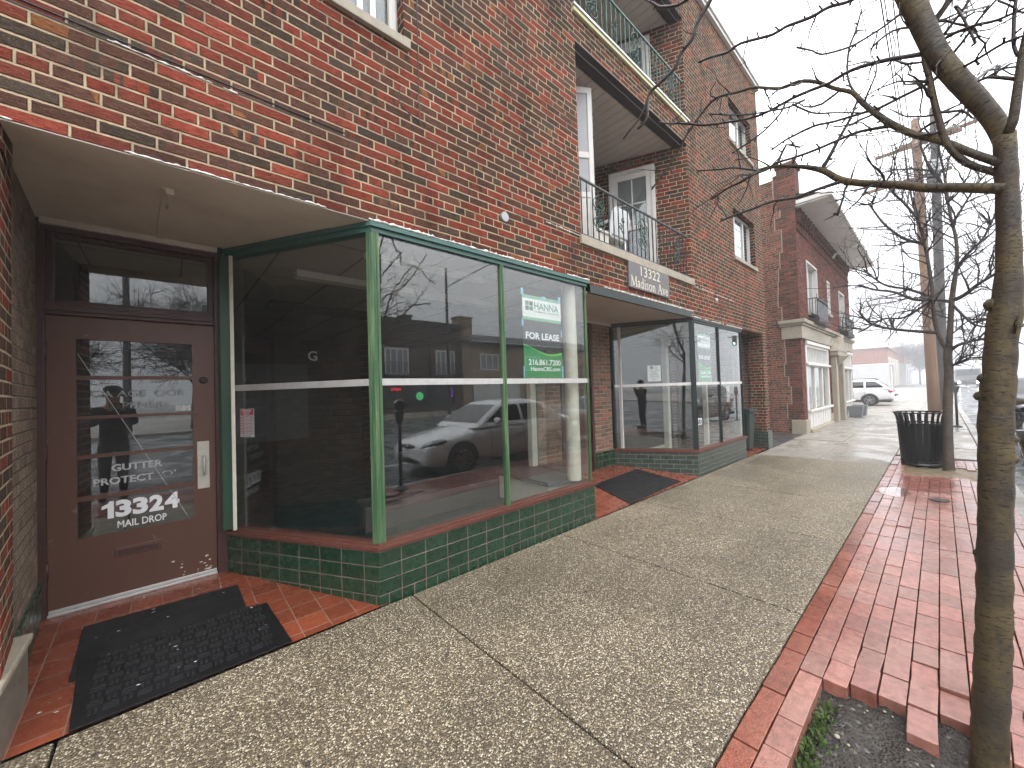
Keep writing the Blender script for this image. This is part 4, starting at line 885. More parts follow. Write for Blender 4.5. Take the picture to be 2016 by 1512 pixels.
b = MB(); b.box(-0.285, DY - 0.010, 0.385, -0.035, DY, 0.452); ml = b.build('mail_slot', M_['door'], door, bevel=0.004)
b = MB(); b.box(-0.27, DY - 0.014, 0.398, -0.05, DY - 0.0102, 0.436); b.build('flap', M_['frame_brown'], ml, bevel=0.003)
for z in (1.82, 1.12, 0.33): b = MB(); b.tube([(-0.604, DY - 0.012, z), (-0.604, DY - 0.012, z + 0.11)], 0.009, 8); b.build('hinge', M_['frame_brown'], door)
b = MB(); b.box(-0.603, DY - 0.03, 0.082, 0.303, DY + 0.05, 0.099); b.box(-0.6, DY - 0.012, 0.1, 0.3, DY - 0.001, 0.122); b.build('threshold', M_['alum'], door, bevel=0.003)
chip = MB(); rp = random.Random(3)
for k in range(16):
    x, z = rp.uniform(0.02, 0.27), 0.13 + abs(rp.gauss(0, 0.07)); s = rp.uniform(0.004, 0.014)
    chip.poly([(x + s * cos(a) * rp.uniform(0.5, 1.3), DY - 0.0012, z + s * 0.7 * sin(a) * rp.uniform(0.5, 1.2)) for a in (0, 1.2, 2.5, 3.7, 5.0)][::-1])
chip.build('chipped_paint', M_['cream'], door)
X_, Z_, NY = (1, 0, 0), (0, 0, 1), (0, -1, 0)
def gone(seed, p, sc=9):
    r = random.Random(seed); return lambda u, v: r.random() > p
gy = DY + 0.0168
b = MB(); [put_text(b, c_, (0, gy, 0), X_, Z_, NY, a_, 0.668, e_, 0.792, 0.05) for c_, a_, e_ in (('3', -0.282, -0.198), ('3', -0.192, -0.108), ('2', -0.102, -0.020), ('4', -0.014, 0.072))]; b.poly([(-0.322, gy - .0012, .668), (-0.290, gy - .0012, .668), (-0.290, gy - .0012, .792), (-0.312, gy - .0012, .792), (-0.322, gy - .0012, .776), (-0.352, gy - .0012, .760), (-0.352, gy - .0012, .736), (-0.322, gy - .0012, .748)]); b.build('lettering', M_['letter_white'], door); b = MB(); put_text(b, 'MAIL DROP', (0, gy, 0), X_, Z_, NY, -0.272, 0.588, -0.004, 0.640, 0.012); b.build('lettering', M_['letter_white'], door)
b = MB(); put_text(b, 'GUTTER', (0, gy, 0), X_, Z_, NY, -0.300, 1.005, -0.022, 1.057, 0.034); b.build('lettering', M_['letter_worn'], door); b = MB(); put_text(b, 'PROTECT', (0, gy, 0), X_, Z_, NY, -0.392, 0.913, -0.075, 0.965, 0.03); b.build('lettering', M_['letter_worn'], door)
b = MB(); put_text(b, "'O'", (0, gy, 0), X_, Z_, NY, -0.05, 0.922, 0.052, 0.967, 0.0, keep=gone(5, 0.25)); b.build('lettering', M_['letter_worn'], door)
b = MB(); put_text(b, 'GA AGE  OOR', (0, gy, 0), X_, Z_, NY, -0.402, 1.548, 0.118, 1.60, 0.02, keep=gone(1, 0.12)); b.build('lettering', M_['letter_faint'], door); b = MB(); put_text(b, 'PENERS', (0, gy, 0), X_, Z_, NY, -0.24, 1.462, 0.02, 1.512, 0.02, keep=gone(2, 0.16)); b.build('lettering', M_['letter_faint'], door)
b = MB(); b.box(0.055, gy, 1.428, 0.15, gy - 0.001, 1.472); b.build('window_sticker', M_['letter_worn'], door)
b = MB(); b.bar((-0.46, gy - 0.001, 1.86), (0.125, gy - 0.001, 0.58), 0.0035, 0.001, (0, 1, 0)); b.build('glass_crack', M_['letter_worn'], door)
# door of the second recess
fr = MB(); Y2 = RY + 0.02; frame_rect(fr, 4.50, 5.31, 0.13, 2.60, Y2 - 0.05, Y2 + 0.06, 0.06, 0.0, 0.06); fr.box(4.56, Y2 - 0.04, 2.02, 5.25, Y2 + 0.05, 2.10)
df2 = fr.build('door_frame', M_['frame_brown'], BL, bevel=0.004); pane(df2, (4.57, Y2), (5.24, Y2), 2.10, 2.54)
d2 = MB(); wall_open(d2, 4.562, 5.248, 0.14, 2.018, Y2 - 0.01, [(4.68, 5.13, 1.15, 1.9)], 0.04, Y2 + 0.03); dd2 = d2.build('entrance_door', M_['door'], BL)
pane(dd2, (4.67, Y2 + 0.01), (5.14, Y2 + 0.01), 1.14, 1.91)
b = MB(); b.box(4.6, Y2 - 0.016, 1.0, 4.66, Y2 - 0.0102, 1.25); b.tube([(4.63, Y2 - 0.016, 1.12), (4.63, Y2 - 0.06, 1.12), (4.70, Y2 - 0.06, 1.12)], 0.01, 8); b.build('handle', M_['iron'], dd2)
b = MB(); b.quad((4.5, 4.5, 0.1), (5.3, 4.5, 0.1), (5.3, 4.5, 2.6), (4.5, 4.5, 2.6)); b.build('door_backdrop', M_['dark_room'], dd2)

# ------------------------------------------------------------------ posters and signs (each a thing of its own)
def lease_poster(x0, x1, z0, z1, y, label):
    W, H = x1 - x0, z1 - z0
    b = MB(); b.box(x0, y, z0, x1, y + 0.003, z1); o = b.build('lease_sign', M_['poster_black'], None); tag(o, label, 'sign', 'for lease posters in the shop windows')
    def R(a, c, e, d, m, nm, k=0.0006):
        q = MB(); q.quad((x0 + a * W, y - k, z0 + c * H), (x0 + e * W, y - k, z0 + c * H), (x0 + e * W, y - k, z0 + d * H), (x0 + a * W, y - k, z0 + d * H)); return q.build(nm, M_[m], o)
    R(0, 0.70, 1, 1.0, 'poster_pale', 'header_band'); R(0, 0.735, 1, 0.96, 'paper', 'header_panel', 0.0010)
    R(0, 0, 1, 0.0001, 'poster_black', 'edge')
    q = MB(); N = 26; f = lambda t: 0.355 + 0.045 * cos(0.5 + t * 4.2) - 0.06 * t + 0.005
    for i in range(N):
        a, c = i / N, (i + 1) / N
        q.quad((x0 + a * W, y - 0.0008, z0), (x0 + c * W, y - 0.0008, z0), (x0 + c * W, y - 0.0008, z0 + f(c) * H), (x0 + a * W, y - 0.0008, z0 + f(a) * H))
    q.build('green_panel', M_['poster_green'], o)
    q = MB()
    for i in range(N):
        a, c = i / N, (i + 1) / N; e1, e2 = 0.006 + 0.022 * a, 0.006 + 0.022 * c
        q.quad((x0 + a * W, y - 0.001, z0 + f(a) * H), (x0 + c * W, y - 0.001, z0 + f(c) * H), (x0 + c * W, y - 0.001, z0 + (f(c) + e2) * H), (x0 + a * W, y - 0.001, z0 + (f(a) + e1) * H))
    q.build('lime_wave', M_['poster_lime'], o)
    fo = (x0, y - 0.0012, z0)
    t = MB()
    for a, c, m in ((0.07, 0.875, 0), (0.17, 0.875, 1), (0.07, 0.815, 1), (0.17, 0.815, 0)):
        t.mat = m; t.quad((x0 + a * W, y - 0.0014, z0 + c * H), (x0 + (a + 0.085) * W, y - 0.0014, z0 + c * H), (x0 + (a + 0.085) * W, y - 0.0014, z0 + (c + 0.052) * H), (x0 + a * W, y - 0.0014, z0 + (c + 0.052) * H))
    t.build('emblem', [M_['poster_teal'], M_['poster_grey']], o)
    t = MB(); put_text(t, 'HANNA', fo, X_, Z_, NY, 0.29 * W, 0.838 * H, 0.93 * W, 0.925 * H, 0.012); t.build('lettering', M_['poster_teal'], o)
    t = MB(); put_text(t, 'COMMERCIAL REAL ESTATE', fo, X_, Z_, NY, 0.29 * W, 0.803 * H, 0.95 * W, 0.820 * H, 0.01); t.build('lettering', M_['poster_grey'], o)
    t = MB(); put_text(t, 'FOR LEASE', fo, X_, Z_, NY, 0.06 * W, 0.47 * H, 0.93 * W, 0.553 * H, 0.022); t.build('lettering', M_['letter_white'], o); t = MB(); put_text(t, '216.861.7200', fo, X_, Z_, NY, 0.11 * W, 0.155 * H, 0.95 * W, 0.228 * H, 0.02); t.build('lettering', M_['letter_white'], o); t = MB(); put_text(t, 'HannaCRE.com', fo, X_, Z_, NY, 0.16 * W, 0.085 * H, 0.93 * W, 0.137 * H, 0.02); t.build('lettering', M_['letter_white'], o)
    t = MB()
    for a, c, e, d in ((-0.03, 0.99, 0.03, 1.07), (0.48, 0.985, 0.6, 1.012), (0.94, 0.96, 1.0, 1.05), (-0.03, 0.62, 0.012, 0.70), (0.985, 0.52, 1.02, 0.62), (-0.02, 0.0, 0.012, 0.14), (0.985, 0.0, 1.03, 0.15)): t.quad((x0 + a * W, y - 0.0016, z0 + c * H), (x0 + e * W, y - 0.0016, z0 + c * H), (x0 + e * W, y - 0.0016, z0 + d * H), (x0 + a * W, y - 0.0016, z0 + d * H))
    t.build('tape', M_['tape'], o)
    return o
lease_poster(2.655, 3.235, 1.632, 2.475, FY + 0.042, 'green and black for lease poster taped inside the near shop window')
lease_poster(6.80, 7.33, 1.57, 2.40, FY + 0.042, 'green and black for lease poster in the far shop window')
# opening hours card in the slanted window
def frame_on(p, q, t, z):
    p, q = Vector((*p, 0)), Vector((*q, 0)); d = (q - p).normalized(); n = Vector((d.y, -d.x, 0)); return p + (q - p) * t + Vector((0, 0, z)), d, n
o_, d_, n_ = frame_on(in1[0], in1[1], 0.075, 1.19); o_ = o_ - n_ * 0.006
n_ = n_
def card(name, o_, d_, n_, W, H, mat, label, cat):
    b = MB(); b.obox(o_, d_ * W, -n_ * 0.002, (0, 0, H)); o = b.build(name, mat, None); tag(o, label, cat); return o
hc = card('hours_sign', o_, d_, n_, 0.155, 0.235, M_['paper'], 'small pink business hours card hanging in the slanted window by the brown door', 'sign')
def onc(o, o_, d_, n_, a, c, e, dd_, m, nm, k=0.0008):
    q = MB(); q.poly([o_ + d_ * a + n_ * k + Vector((0, 0, c)), o_ + d_ * e + n_ * k + Vector((0, 0, c)), o_ + d_ * e + n_ * k + Vector((0, 0, dd_)), o_ + d_ * a + n_ * k + Vector((0, 0, dd_))]); return q.build(nm, m, o)
onc(hc, o_, d_, n_, 0.004, 0.185, 0.151, 0.231, M_['pink_red'], 'header_panel'); onc(hc, o_, d_, n_, 0.004, 0.022, 0.05, 0.184, M_['pink'], 'day_column'); onc(hc, o_, d_, n_, 0.0505, 0.022, 0.151, 0.184, M_['pink'], 'hours_column')
t = MB(); put_text(t, 'BUSINESS', o_ + n_ * 0.001, d_, Z_, n_, 0.03, 0.209, 0.125, 0.226, 0.02); put_text(t, 'HOURS:', o_ + n_ * 0.001, d_, Z_, n_, 0.045, 0.189, 0.11, 0.205, 0.02)
for i, dday in enumerate(('Mon.', 'Tues.', 'Wed.', 'Thur.', 'Fri.', 'Sat.', 'Sun.')): put_text(t, dday, o_ + n_ * 0.001, d_, Z_, n_, 0.010, 0.164 - i * 0.0225, 0.042, 0.176 - i * 0.0225, 0.02)
t.build('lettering', M_['letter_white'], hc)
q = MB()
for i in range(7):
    for a in (0.055, 0.105): q.obox(o_ + d_ * a + n_ * 0.0012 + Vector((0, 0, 0.162 - i * 0.0225)), d_ * 0.042, n_ * 0.0004, (0, 0, 0.016))
q.build('hours_box', M_['paper'], hc)
q = MB()
for i in range(7):
    for a in (0.064, 0.114): q.obox(o_ + d_ * a + n_ * 0.0018 + Vector((0, 0, 0.167 - i * 0.0225)), d_ * 0.024, n_ * 0.0003, (0, 0, 0.005))
q.obox(o_ + d_ * 0.015 + n_ * 0.0018 + Vector((0, 0, 0.007)), d_ * 0.11, n_ * 0.0003, (0, 0, 0.005)); q.build('handwriting', M_['poster_grey'], hc)
q = MB(); q.sphere(o_ + d_ * 0.075 + n_ * 0.004 + Vector((0, 0, 0.24)), 0.008, 6); q.build('suction_hook', M_['iron'], hc)
o_, d_, n_ = frame_on(in2[0], in2[1], 0.45, 1.60); o_ = o_ - n_ * 0.006
nc = card('notice', o_, d_, n_, 0.215, 0.275, M_['paper'], 'white printed paper notice in the slanted side of the far shop window', 'notice')
t = MB()
for i, (s, w_) in enumerate((('216 221 2190', .15), ('We Moved', .11), ('Location:', .10), ('New address', .14), ('11702 Lorain', .15), ('Cleveland, OH', .15), ('44111', .07))): put_text(t, s, o_ + n_ * 0.001, d_, Z_, n_, 0.1075 - w_ / 2, 0.185 - i * 0.027, 0.1075 + w_ / 2, 0.202 - i * 0.027, 0.02)
t.build('lettering', M_['poster_black'], nc)
q = MB(); q.lathe([(0.001, 0.0012), (0.028, 0.0012)], o_ + d_ * 0.07 + Vector((0, 0, 0.238)), 14, n_); q.lathe([(0.02, 0.0012), (0.026, 0.0012)], o_ + d_ * 0.14 + Vector((0, 0, 0.242)), 14, n_); q.build('emblem', M_['poster_grey'], nc)
nc = card('notice_slip', Vector((8.05, FY + 0.043, 1.17)), Vector((1, 0, 0)), Vector((0, -1, 0)), 0.14, 0.30, M_['paper'], 'narrow white paper slip in the front of the far shop window', 'notice')
q = MB()
for i in range(8): q.box(8.075, FY + 0.0422, 1.19 + i * 0.027, 8.165, FY + 0.0425, 1.20 + i * 0.027)
q.box(8.10, FY + 0.0422, 1.42, 8.15, FY + 0.0425, 1.45); q.build('handwriting', M_['poster_grey'], nc)
nc = card('paper_card', Vector((2.66, FY + 0.6, 0.3)), Vector((1, 0, 0)), Vector((0, -1, 0)), 0.02, 0.05, M_['paper'], 'tiny white card lying inside the near shop window', 'card') if False else None
b = MB(); put_text(b, '3320', (0, FY + 0.030, 0), X_, Z_, NY, 6.60, 0.83, 6.83, 0.955, 0.012); b.build('lettering', M_['letter_white'], bay2)
# address board
b = MB(); b.box(4.555, FY - 0.028, 2.835, 5.685, FY - 0.002, 3.225); sg = b.build('address_sign', M_['sign_grey'], None, bevel=0.003); tag(sg, 'grey address board reading 13322 Madison Ave on the brick under the balcony', 'sign')
t = MB(); put_text(t, '13322', (0, FY - 0.0285, 0), X_, Z_, NY, 4.86, 3.03, 5.40, 3.165, 0.0); t.build('lettering', M_['letter_cream'], sg); t = MB()
# serif street name drawn stroke by stroke
GLY = {'M': (0.95, [[(0.08, 0), (0.14, 1)], [(0.14, 1), (0.46, 0.05)], [(0.46, 0.05), (0.8, 1)], [(0.8, 1), (0.86, 0)]], [0.05, 0.12, 0.05, 0.12], [(0, 0.2, 0), (0.02, 0.2, 1), (0.76, 0.94, 1), (0.72, 1.0, 0)]),
       'A': (0.86, [[(0.1, 0), (0.43, 1)], [(0.43, 1), (0.76, 0)], [(0.22, 0.36), (0.64, 0.36)]], [0.05, 0.12, 0.05], [(0, 0.22, 0), (0.62, 0.9, 0)]),
       'a': (0.5, [[(0.1, 0.5), (0.22, 0.62), (0.34, 0.58), (0.36, 0.45), (0.36, 0.08), (0.44, 0.02)], [(0.36, 0.36), (0.12, 0.26), (0.06, 0.13), (0.14, 0.02), (0.26, 0.04), (0.36, 0.16)]], [0.09, 0.07], []),
       'd': (0.56, [[(0.42, 1.02), (0.42, 0.04), (0.5, 0.02)], [(0.42, 0.52), (0.28, 0.62), (0.12, 0.52), (0.07, 0.3), (0.13, 0.08), (0.26, 0.0), (0.42, 0.12)]], [0.1, 0.07], [(0.3, 0.44, 1.0)]),
       'i': (0.3, [[(0.15, 0.62), (0.15, 0)], [(0.15, 0.84), (0.15, 0.94)]], [0.1, 0.1], [(0.04, 0.27, 0), (0.05, 0.17, 0.62)]),
       's': (0.42, [[(0.34, 0.48), (0.28, 0.6), (0.16, 0.62), (0.08, 0.5), (0.14, 0.38), (0.28, 0.28), (0.34, 0.16), (0.26, 0.03), (0.12, 0.02), (0.06, 0.16)]], [0.075], []),
       'o': (0.55, [[(0.27 + 0.21 * cos(a * 0.5236), 0.31 + 0.31 * sin(a * 0.5236)) for a in range(13)]], [0.08], []),
       'n': (0.6, [[(0.14, 0.6), (0.14, 0)], [(0.14, 0.46), (0.28, 0.6), (0.42, 0.56), (0.46, 0.4), (0.46, 0)]], [0.1, 0.085], [(0.03, 0.26, 0), (0.36, 0.58, 0), (0.04, 0.16, 0.61)]),
       'v': (0.55, [[(0.1, 0.62), (0.28, 0)], [(0.28, 0), (0.46, 0.62)]], [0.1, 0.05], [(0, 0.2, 0.62), (0.36, 0.56, 0.62)]),
       'e': (0.48, [[(0.08, 0.34), (0.4, 0.34), (0.38, 0.52), (0.26, 0.62), (0.12, 0.54), (0.07, 0.32), (0.12, 0.1), (0.26, 0.0), (0.4, 0.12)]], [0.075], []), ' ': (0.3, [], [], [])}
pen = 4.60; zb, hh = 2.862, 0.135; sx_ = (5.64 - 4.60) / sum(GLY[c][0] + 0.04 for c in 'Madison Ave')
lay = 0
for ch in 'Madison Ave':
    wd, st_, ws, ser = GLY[ch]
    for s_, w_ in zip(st_, ws):
        for p, q in zip(s_, s_[1:]):
            lay += 1; P = Vector((pen + p[0] * sx_, FY - 0.0290 - 0.00003 * (lay % 9), zb + p[1] * hh)); Q = Vector((pen + q[0] * sx_, P.y, zb + q[1] * hh)); dv = (Q - P).normalized(); nv = Vector((-dv.z, 0, dv.x)) * w_ * sx_ * 0.55; P = P - dv * 0.002; Q = Q + dv * 0.002
            t.poly([P - nv, Q - nv, Q + nv, P + nv])
    for a, c, z in ser:
        zz = zb + z * hh; t.quad((pen + a * sx_, FY - 0.0296, zz - 0.004), (pen + c * sx_, FY - 0.0296, zz - 0.004), (pen + c * sx_, FY - 0.0296, zz + 0.004), (pen + a * sx_, FY - 0.0296, zz + 0.004))
    pen += (wd + 0.04) * sx_
t.build('lettering', M_['letter_cream'], sg)

# ------------------------------------------------------------------ door mats
def on_floor(x, y, k=(0.08 / 1.33)): return max(0.0, (y - FY) * k)
def mat_block(name, pts, th, mat, zoff=0.0, k=0.0609):
    b = MB(); b.prism([(x, y, (y - FY) * k + 0.006 + zoff) for x, y in pts], (0, 0, th)); return b.build(name, mat, None, bevel=0.004)
m1 = mat_block('door_mat', [(-0.40, 3.14), (0.41, 3.12), (0.40, 3.70), (-0.41, 3.74)], 0.006, M_['rubber_flat']); tag(m1, 'flat black rubber mat in front of the brown door, half under the other mat', 'mat')
m2 = mat_block('door_mat', [(-0.345, 2.70), (0.56, 2.70), (0.52, 3.26), (-0.38, 3.30)], 0.010, M_['rubber'], 0.007); tag(m2, 'basketweave patterned black rubber mat by the brown door at the sidewalk edge', 'mat')
b = MB(); rp = random.Random(2)
for i in range(13):
    for j in range(9):
        cx, cy = -0.305 + i * 0.0605, 2.745 + j * 0.0605
        zz = (cy - FY) * 0.0609 + 0.0235
        if (i + j) % 2:
            for q in range(3): b.box(cx + 0.003, cy + 0.005 + q * 0.018, zz - 0.004, cx + 0.057, cy + 0.014 + q * 0.018, zz + 0.007)
        else:
            for q in range(2): b.box(cx + 0.012 + q * 0.022, cy + 0.006, zz - 0.004, cx + 0.022 + q * 0.022, cy + 0.048, zz + 0.007)
b.build('raised_weave', M_['rubber_highlight'], m2)
m3 = mat_block('door_mat', [(4.42, 2.71), (5.98, 2.76), (5.93, 3.50), (4.62, 3.42)], 0.008, M_['rubber_flat'], 0.0, 0.14); tag(m3, 'dark rubber mat in the second recess under the address board', 'mat')
b = MB(); rp = random.Random(6)
for k in range(40):
    x, y = rp.uniform(-0.5, 0.5), rp.uniform(2.75, 3.9); s = rp.choice((0.003, 0.004, 0.006, 0.011)); z = (y - FY) * 0.0609 + 0.032; a = rp.uniform(0, 6)
    b.poly([(x + s * cos(a + e) * f_, y + s * sin(a + e) * f_ * 0.5, z) for e, f_ in ((0, 1), (1.3, .7), (2.6, 1), (4, .6), (5.2, .8))])
tag(b.build('litter', M_['paper']), kind='stuff')

# ------------------------------------------------------------------ bins
tb = thing('litter_bin', 'black slatted steel litter bin beside the slim street tree', 'bin', (9.85, 0.27, 0))
b = MB(); b.smooth = True; b.lathe([(0.001, 0.05), (0.225, 0.05), (0.245, 0.06), (0.275, 0.70), (0.20, 0.70)], (9.85, 0.27, 0), 36); b.build('liner', M_['black_plastic'], tb)
b = MB()
for k in range(22):
    a = 2 * pi * k / 22; ca, sa = cos(a), sin(a); tv = Vector((-sa, ca, 0)); rv = Vector((ca, sa, 0)); base = Vector((9.85, 0.27, 0))
    prof = [(0.252, 0.05), (0.272, 0.45), (0.285, 0.74), (0.30, 0.84), (0.325, 0.91)]
    for (r0, z0), (r1, z1) in zip(prof, prof[1:]):
        wd = 0.030 if z0 < 0.73 else 0.020
        p0, p1 = base + rv * r0 + Vector((0, 0, z0)), base + rv * r1 + Vector((0, 0, z1)); b.add([p0 - tv * wd, p0 + tv * wd, p1 + tv * wd, p1 - tv * wd, p0 - tv * wd - rv * .006, p0 + tv * wd - rv * .006, p1 + tv * wd - rv * .006, p1 - tv * wd - rv * .006], [(0, 1, 2, 3), (7, 6, 5, 4), (1, 5, 6, 2), (4, 0, 3, 7)])
b.build('slat', M_['black_plastic'], tb)
for r_, z in ((0.327, 0.915), (0.288, 0.73), (0.252, 0.07)):
    b = MB(); b.tube([(9.85 + r_ * cos(2 * pi * k / 36), 0.27 + r_ * sin(2 * pi * k / 36), z) for k in range(37)], 0.012, 6); b.build('ring', M_['black_plastic'], tb)
b = MB(); b.smooth = True; b.lathe([(0.001, -0.01), (0.26, -0.01), (0.26, 0.045), (0.001, 0.045)], (9.85, 0.27, 0), 30); b.build('plinth', M_['paver'], tb)
wb = thing('wheelie_bin', 'dark green plastic bin tucked in the last recess beside the brick pier', 'bin', (9.75, 3.0, 0))
b = MB()
pb_ = [(-0.22, -0.24), (0.22, -0.24), (0.22, 0.24), (-0.22, 0.24)]; 
v = [(9.72 + x * 0.78, 3.06 + y * 0.78, 0.03) for x, y in pb_] + [(9.72 + x, 3.06 + y, 0.88) for x, y in pb_]
b.add(v, [(3, 2, 1, 0), (4, 5, 6, 7), (0, 1, 5, 4), (1, 2, 6, 5), (2, 3, 7, 6), (3, 0, 4, 7)]); b.build('body', M_['bin_green'], wb, bevel=0.05, seg=4)
b = MB(); b.box(9.48, 2.80, 0.885, 9.96, 3.32, 0.93); b.box(9.52, 2.84, 0.931, 9.92, 3.28, 0.95); b.build('lid', M_['bin_green'], wb, bevel=0.02, seg=3)
b = MB(); b.tube([(9.5, 2.785, 0.86), (9.72, 2.775, 0.87), (9.94, 2.785, 0.86)], 0.014, 8); b.build('handle', M_['bin_green'], wb)
b = MB(); b.lathe([(0.001, 0), (0.08, 0), (0.085, 0.004)], (7.05, 0.06, 0.004), 20); dr = b.build('drain_cover', M_['iron']); tag(dr, 'small round iron cover set in the red brick paving', 'cover')

# white plastic chair and a dark grill on the lower balcony
pc = thing('plastic_chair', 'white plastic chair standing on the lower balcony behind the railing', 'chair', (5.0, 3.35, 3.29))
b = MB(); b.box(4.76, 3.12, 3.70, 5.24, 3.58, 3.735); b.build('seat', M_['plastic_white'], pc, bevel=0.015)
b = MB(); b.prism([(4.76, 3.10, 3.74), (5.24, 3.10, 3.74), (5.24, 3.04, 4.02), (5.16, 3.02, 4.12), (4.84, 3.02, 4.12), (4.76, 3.04, 4.02)], (0, 0.03, 0)); b.build('backrest', M_['plastic_white'], pc, bevel=0.01)
for x in (4.78, 5.22):
    for y in (3.14, 3.56): b = MB(); b.tube([(x, y, 3.29), (x, y, 3.70)], 0.022, 8); b.build('leg', M_['plastic_white'], pc)
    b = MB(); b.bar((x, 3.10, 3.92), (x, 3.56, 3.92), 0.05, 0.025); b.bar((x, 3.54, 3.74), (x, 3.54, 3.91), 0.04, 0.03, (0, 1, 0)); b.build('armrest', M_['plastic_white'], pc)
bx_ = thing('storage_box', 'low cream storage box on the lower balcony beside the storm door', 'box', (4.42, 3.2, 3.29))
b = MB(); b.box(4.24, 3.0, 3.29, 4.62, 3.4, 3.62); b.build('body', M_['cream'], bx_, bevel=0.01); b = MB(); b.box(4.22, 2.98, 3.621, 4.64, 3.42, 3.66); b.build('lid', M_['white'], bx_, bevel=0.008)
# ------------------------------------------------------------------ parking meters
def meter(x, y, label):
    t = thing('parking_meter', label, 'parking meter', (x, y, -0.01), 'parking meters on the kerb')
    b = MB(); b.tube([(x, y, -0.02), (x, y, 1.05)], 0.03, 12); b.lathe([(0.11, -0.01), (0.11, 0.02), (0.05, 0.05), (0.03, 0.06)], (x, y, 0), 16); b.build('pole', M_['iron'], t)
    b = MB(); b.tube([(x, y, 1.04), (x, y, 1.08), (x, y, 1.22), (x, y, 1.26)], [0.035, 0.06, 0.085, 0.09], 14); b.build('housing', M_['paint_grey'], t)
    b = MB(); b.smooth = True; b.lathe([(0.001, -0.045), (0.085, -0.045), (0.098, -0.02), (0.098, 0.02), (0.085, 0.045), (0.001, 0.045)], (x, y, 1.33), 24, (0, 1, 0)); b.build('dome', M_['paint_grey'], t)
    b = MB(); b.box(x - 0.05, y - 0.052, 1.31, x + 0.05, y - 0.046, 1.38); b.box(x - 0.05, y + 0.046, 1.31, x + 0.05, y + 0.052, 1.38); b.build('display', M_['lens'], t)
meter(2.78, -0.30, 'parking meter at the kerb by the near tree, mirrored in the big shop window')
meter(18.0, -0.30, 'dark parking meter standing on the kerb behind the slim street tree')

# ------------------------------------------------------------------ trees
def plane_pt(px, py, T, az):
    """where the sight line of a pixel meets the vertical plane through T with horizontal direction az"""
    d = ray(px, py); n = Vector((-sin(az), cos(az), 0)); k = n.dot(Vector((T[0], T[1], 0)) - Vector((CAM.x, CAM.y, 0))) / n.dot(d)
    return CAM + d * k
def smooth_path(P, R, step):
    out, ro = [], []
    for i in range(len(P) - 1):
        n = max(1, int((P[i + 1] - P[i]).length / step)); p0 = P[max(i - 1, 0)]; p3 = P[min(i + 2, len(P) - 1)]
        for j in range(n):
            t = j / n; a, b_, c, d = p0, P[i], P[i + 1], p3
            q = 0.5 * ((2 * b_) + (c - a) * t + (2 * a - 5 * b_ + 4 * c - d) * t * t + (3 * b_ - a - 3 * c + d) * t ** 3)
            out.append(q); ro.append(R[i] + (R[i + 1] - R[i]) * t)
    out.append(P[-1]); ro.append(R[-1]); return out, ro
def grow(mb, p, d, L, r, rnd, depth, spread=0.8, up=0.25, kink=0.22, seg=0.07):
    n = max(3, int(L / seg)); P = [p]; R = [r]; d = d.normalized()
    for i in range(n):
        d = (d + Vector((rnd.gauss(0, kink), rnd.gauss(0, kink), rnd.gauss(0, kink * 0.8) + up * 0.06))).normalized(); P.append(P[-1] + d * L / n)
        f = 1 - 0.72 * (i + 1) / n; R.append(r * f * (1.35 if rnd.random() < 0.3 and r < 0.012 else 1.0))
    R[-1] = max(R[-1] * 1.3, 0.0016); mb.tube(P, R, 6 if r > 0.01 else 5, True)
    if depth > 0:
        k = max(1, int(L / 0.16))
        for j in range(k):
            i = rnd.randint(1, n - 1); a = rnd.uniform(0, 6.283); side = d.orthogonal(); side.rotate(Matrix.Rotation(a, 3, d)); dd_ = (P[min(i + 1, n)] - P[i - 1]).normalized()
            grow(mb, P[i], dd_ * (1 - spread * 0.45) + side * spread + Vector((0, 0, up * 0.4)), L * rnd.uniform(0.3, 0.6), R[i] * 0.62, rnd, depth - 1, spread, up, kink, seg)
    return P
def knobs(mb, P, R, rnd, every=0.05):
    acc = 0
    for i in range(1, len(P) - 1):
        acc += (P[i] - P[i - 1]).length
        if acc > every * rnd.uniform(0.6, 1.4) and R[i] < 0.013:
            acc = 0; d = (P[i + 1] - P[i - 1]).normalized(); s = d.orthogonal(); s.rotate(Matrix.Rotation(rnd.uniform(0, 6.28), 3, d)); l = rnd.uniform(0.008, 0.022)
            rr = min(R[i] * 0.9, 0.0045); mb.tube([P[i], P[i] + s * l * 0.6 + d * l * 0.4, P[i] + s * l + d * l * 0.6], [rr, rr * 0.8, rr * 1.1], 5)

T1 = (2.37, -0.08)
t1 = thing('street_tree', 'nearest street tree with thick lenticelled trunk and bare budding branches', 'tree', (T1[0], T1[1], -0.05), 'bare street trees')
AZS = pi / 2
trk = [(1946, 1560, 82), (1950, 1400, 80), (1956, 1250, 78), (1958, 1100, 76), (1960, 1000, 75), (1961, 900, 76), (1960, 840, 76), (1962, 790, 74), (1966, 750, 75), (1969, 700, 71), (1972, 660, 73), (1979, 620, 74), (1985, 560, 62), (1986, 500, 56), (1985, 440, 53), (1983, 380, 52), (1981, 330, 51), (1979, 295, 50), (1977, 265, 50)]
def wr(pt, wpx, up=False):
    d = (pt - CAM); r_ = wpx / 2 / FPX * d.dot(FWD)
    return r_ * d.dot(FWD) / hypot(d.x, d.y) if up else r_
tp = [plane_pt(x, y, T1, AZS) for x, y, _ in trk]; tr_ = [wr(p, w_, True) for p, (_, _, w_) in zip(tp, trk)]
P, R = smooth_path(tp, tr_, 0.03); rt = random.Random(7)
P = [Vector((P[0].x, P[0].y, -0.12))] + P
R = [R[0] * 1.25] + R
R = [r * (1 + 0.035 * sin(i * 1.7) + rt.uniform(-0.02, 0.02)) for i, r in enumerate(R)]
b = MB(); b.tube(P, R, 22)
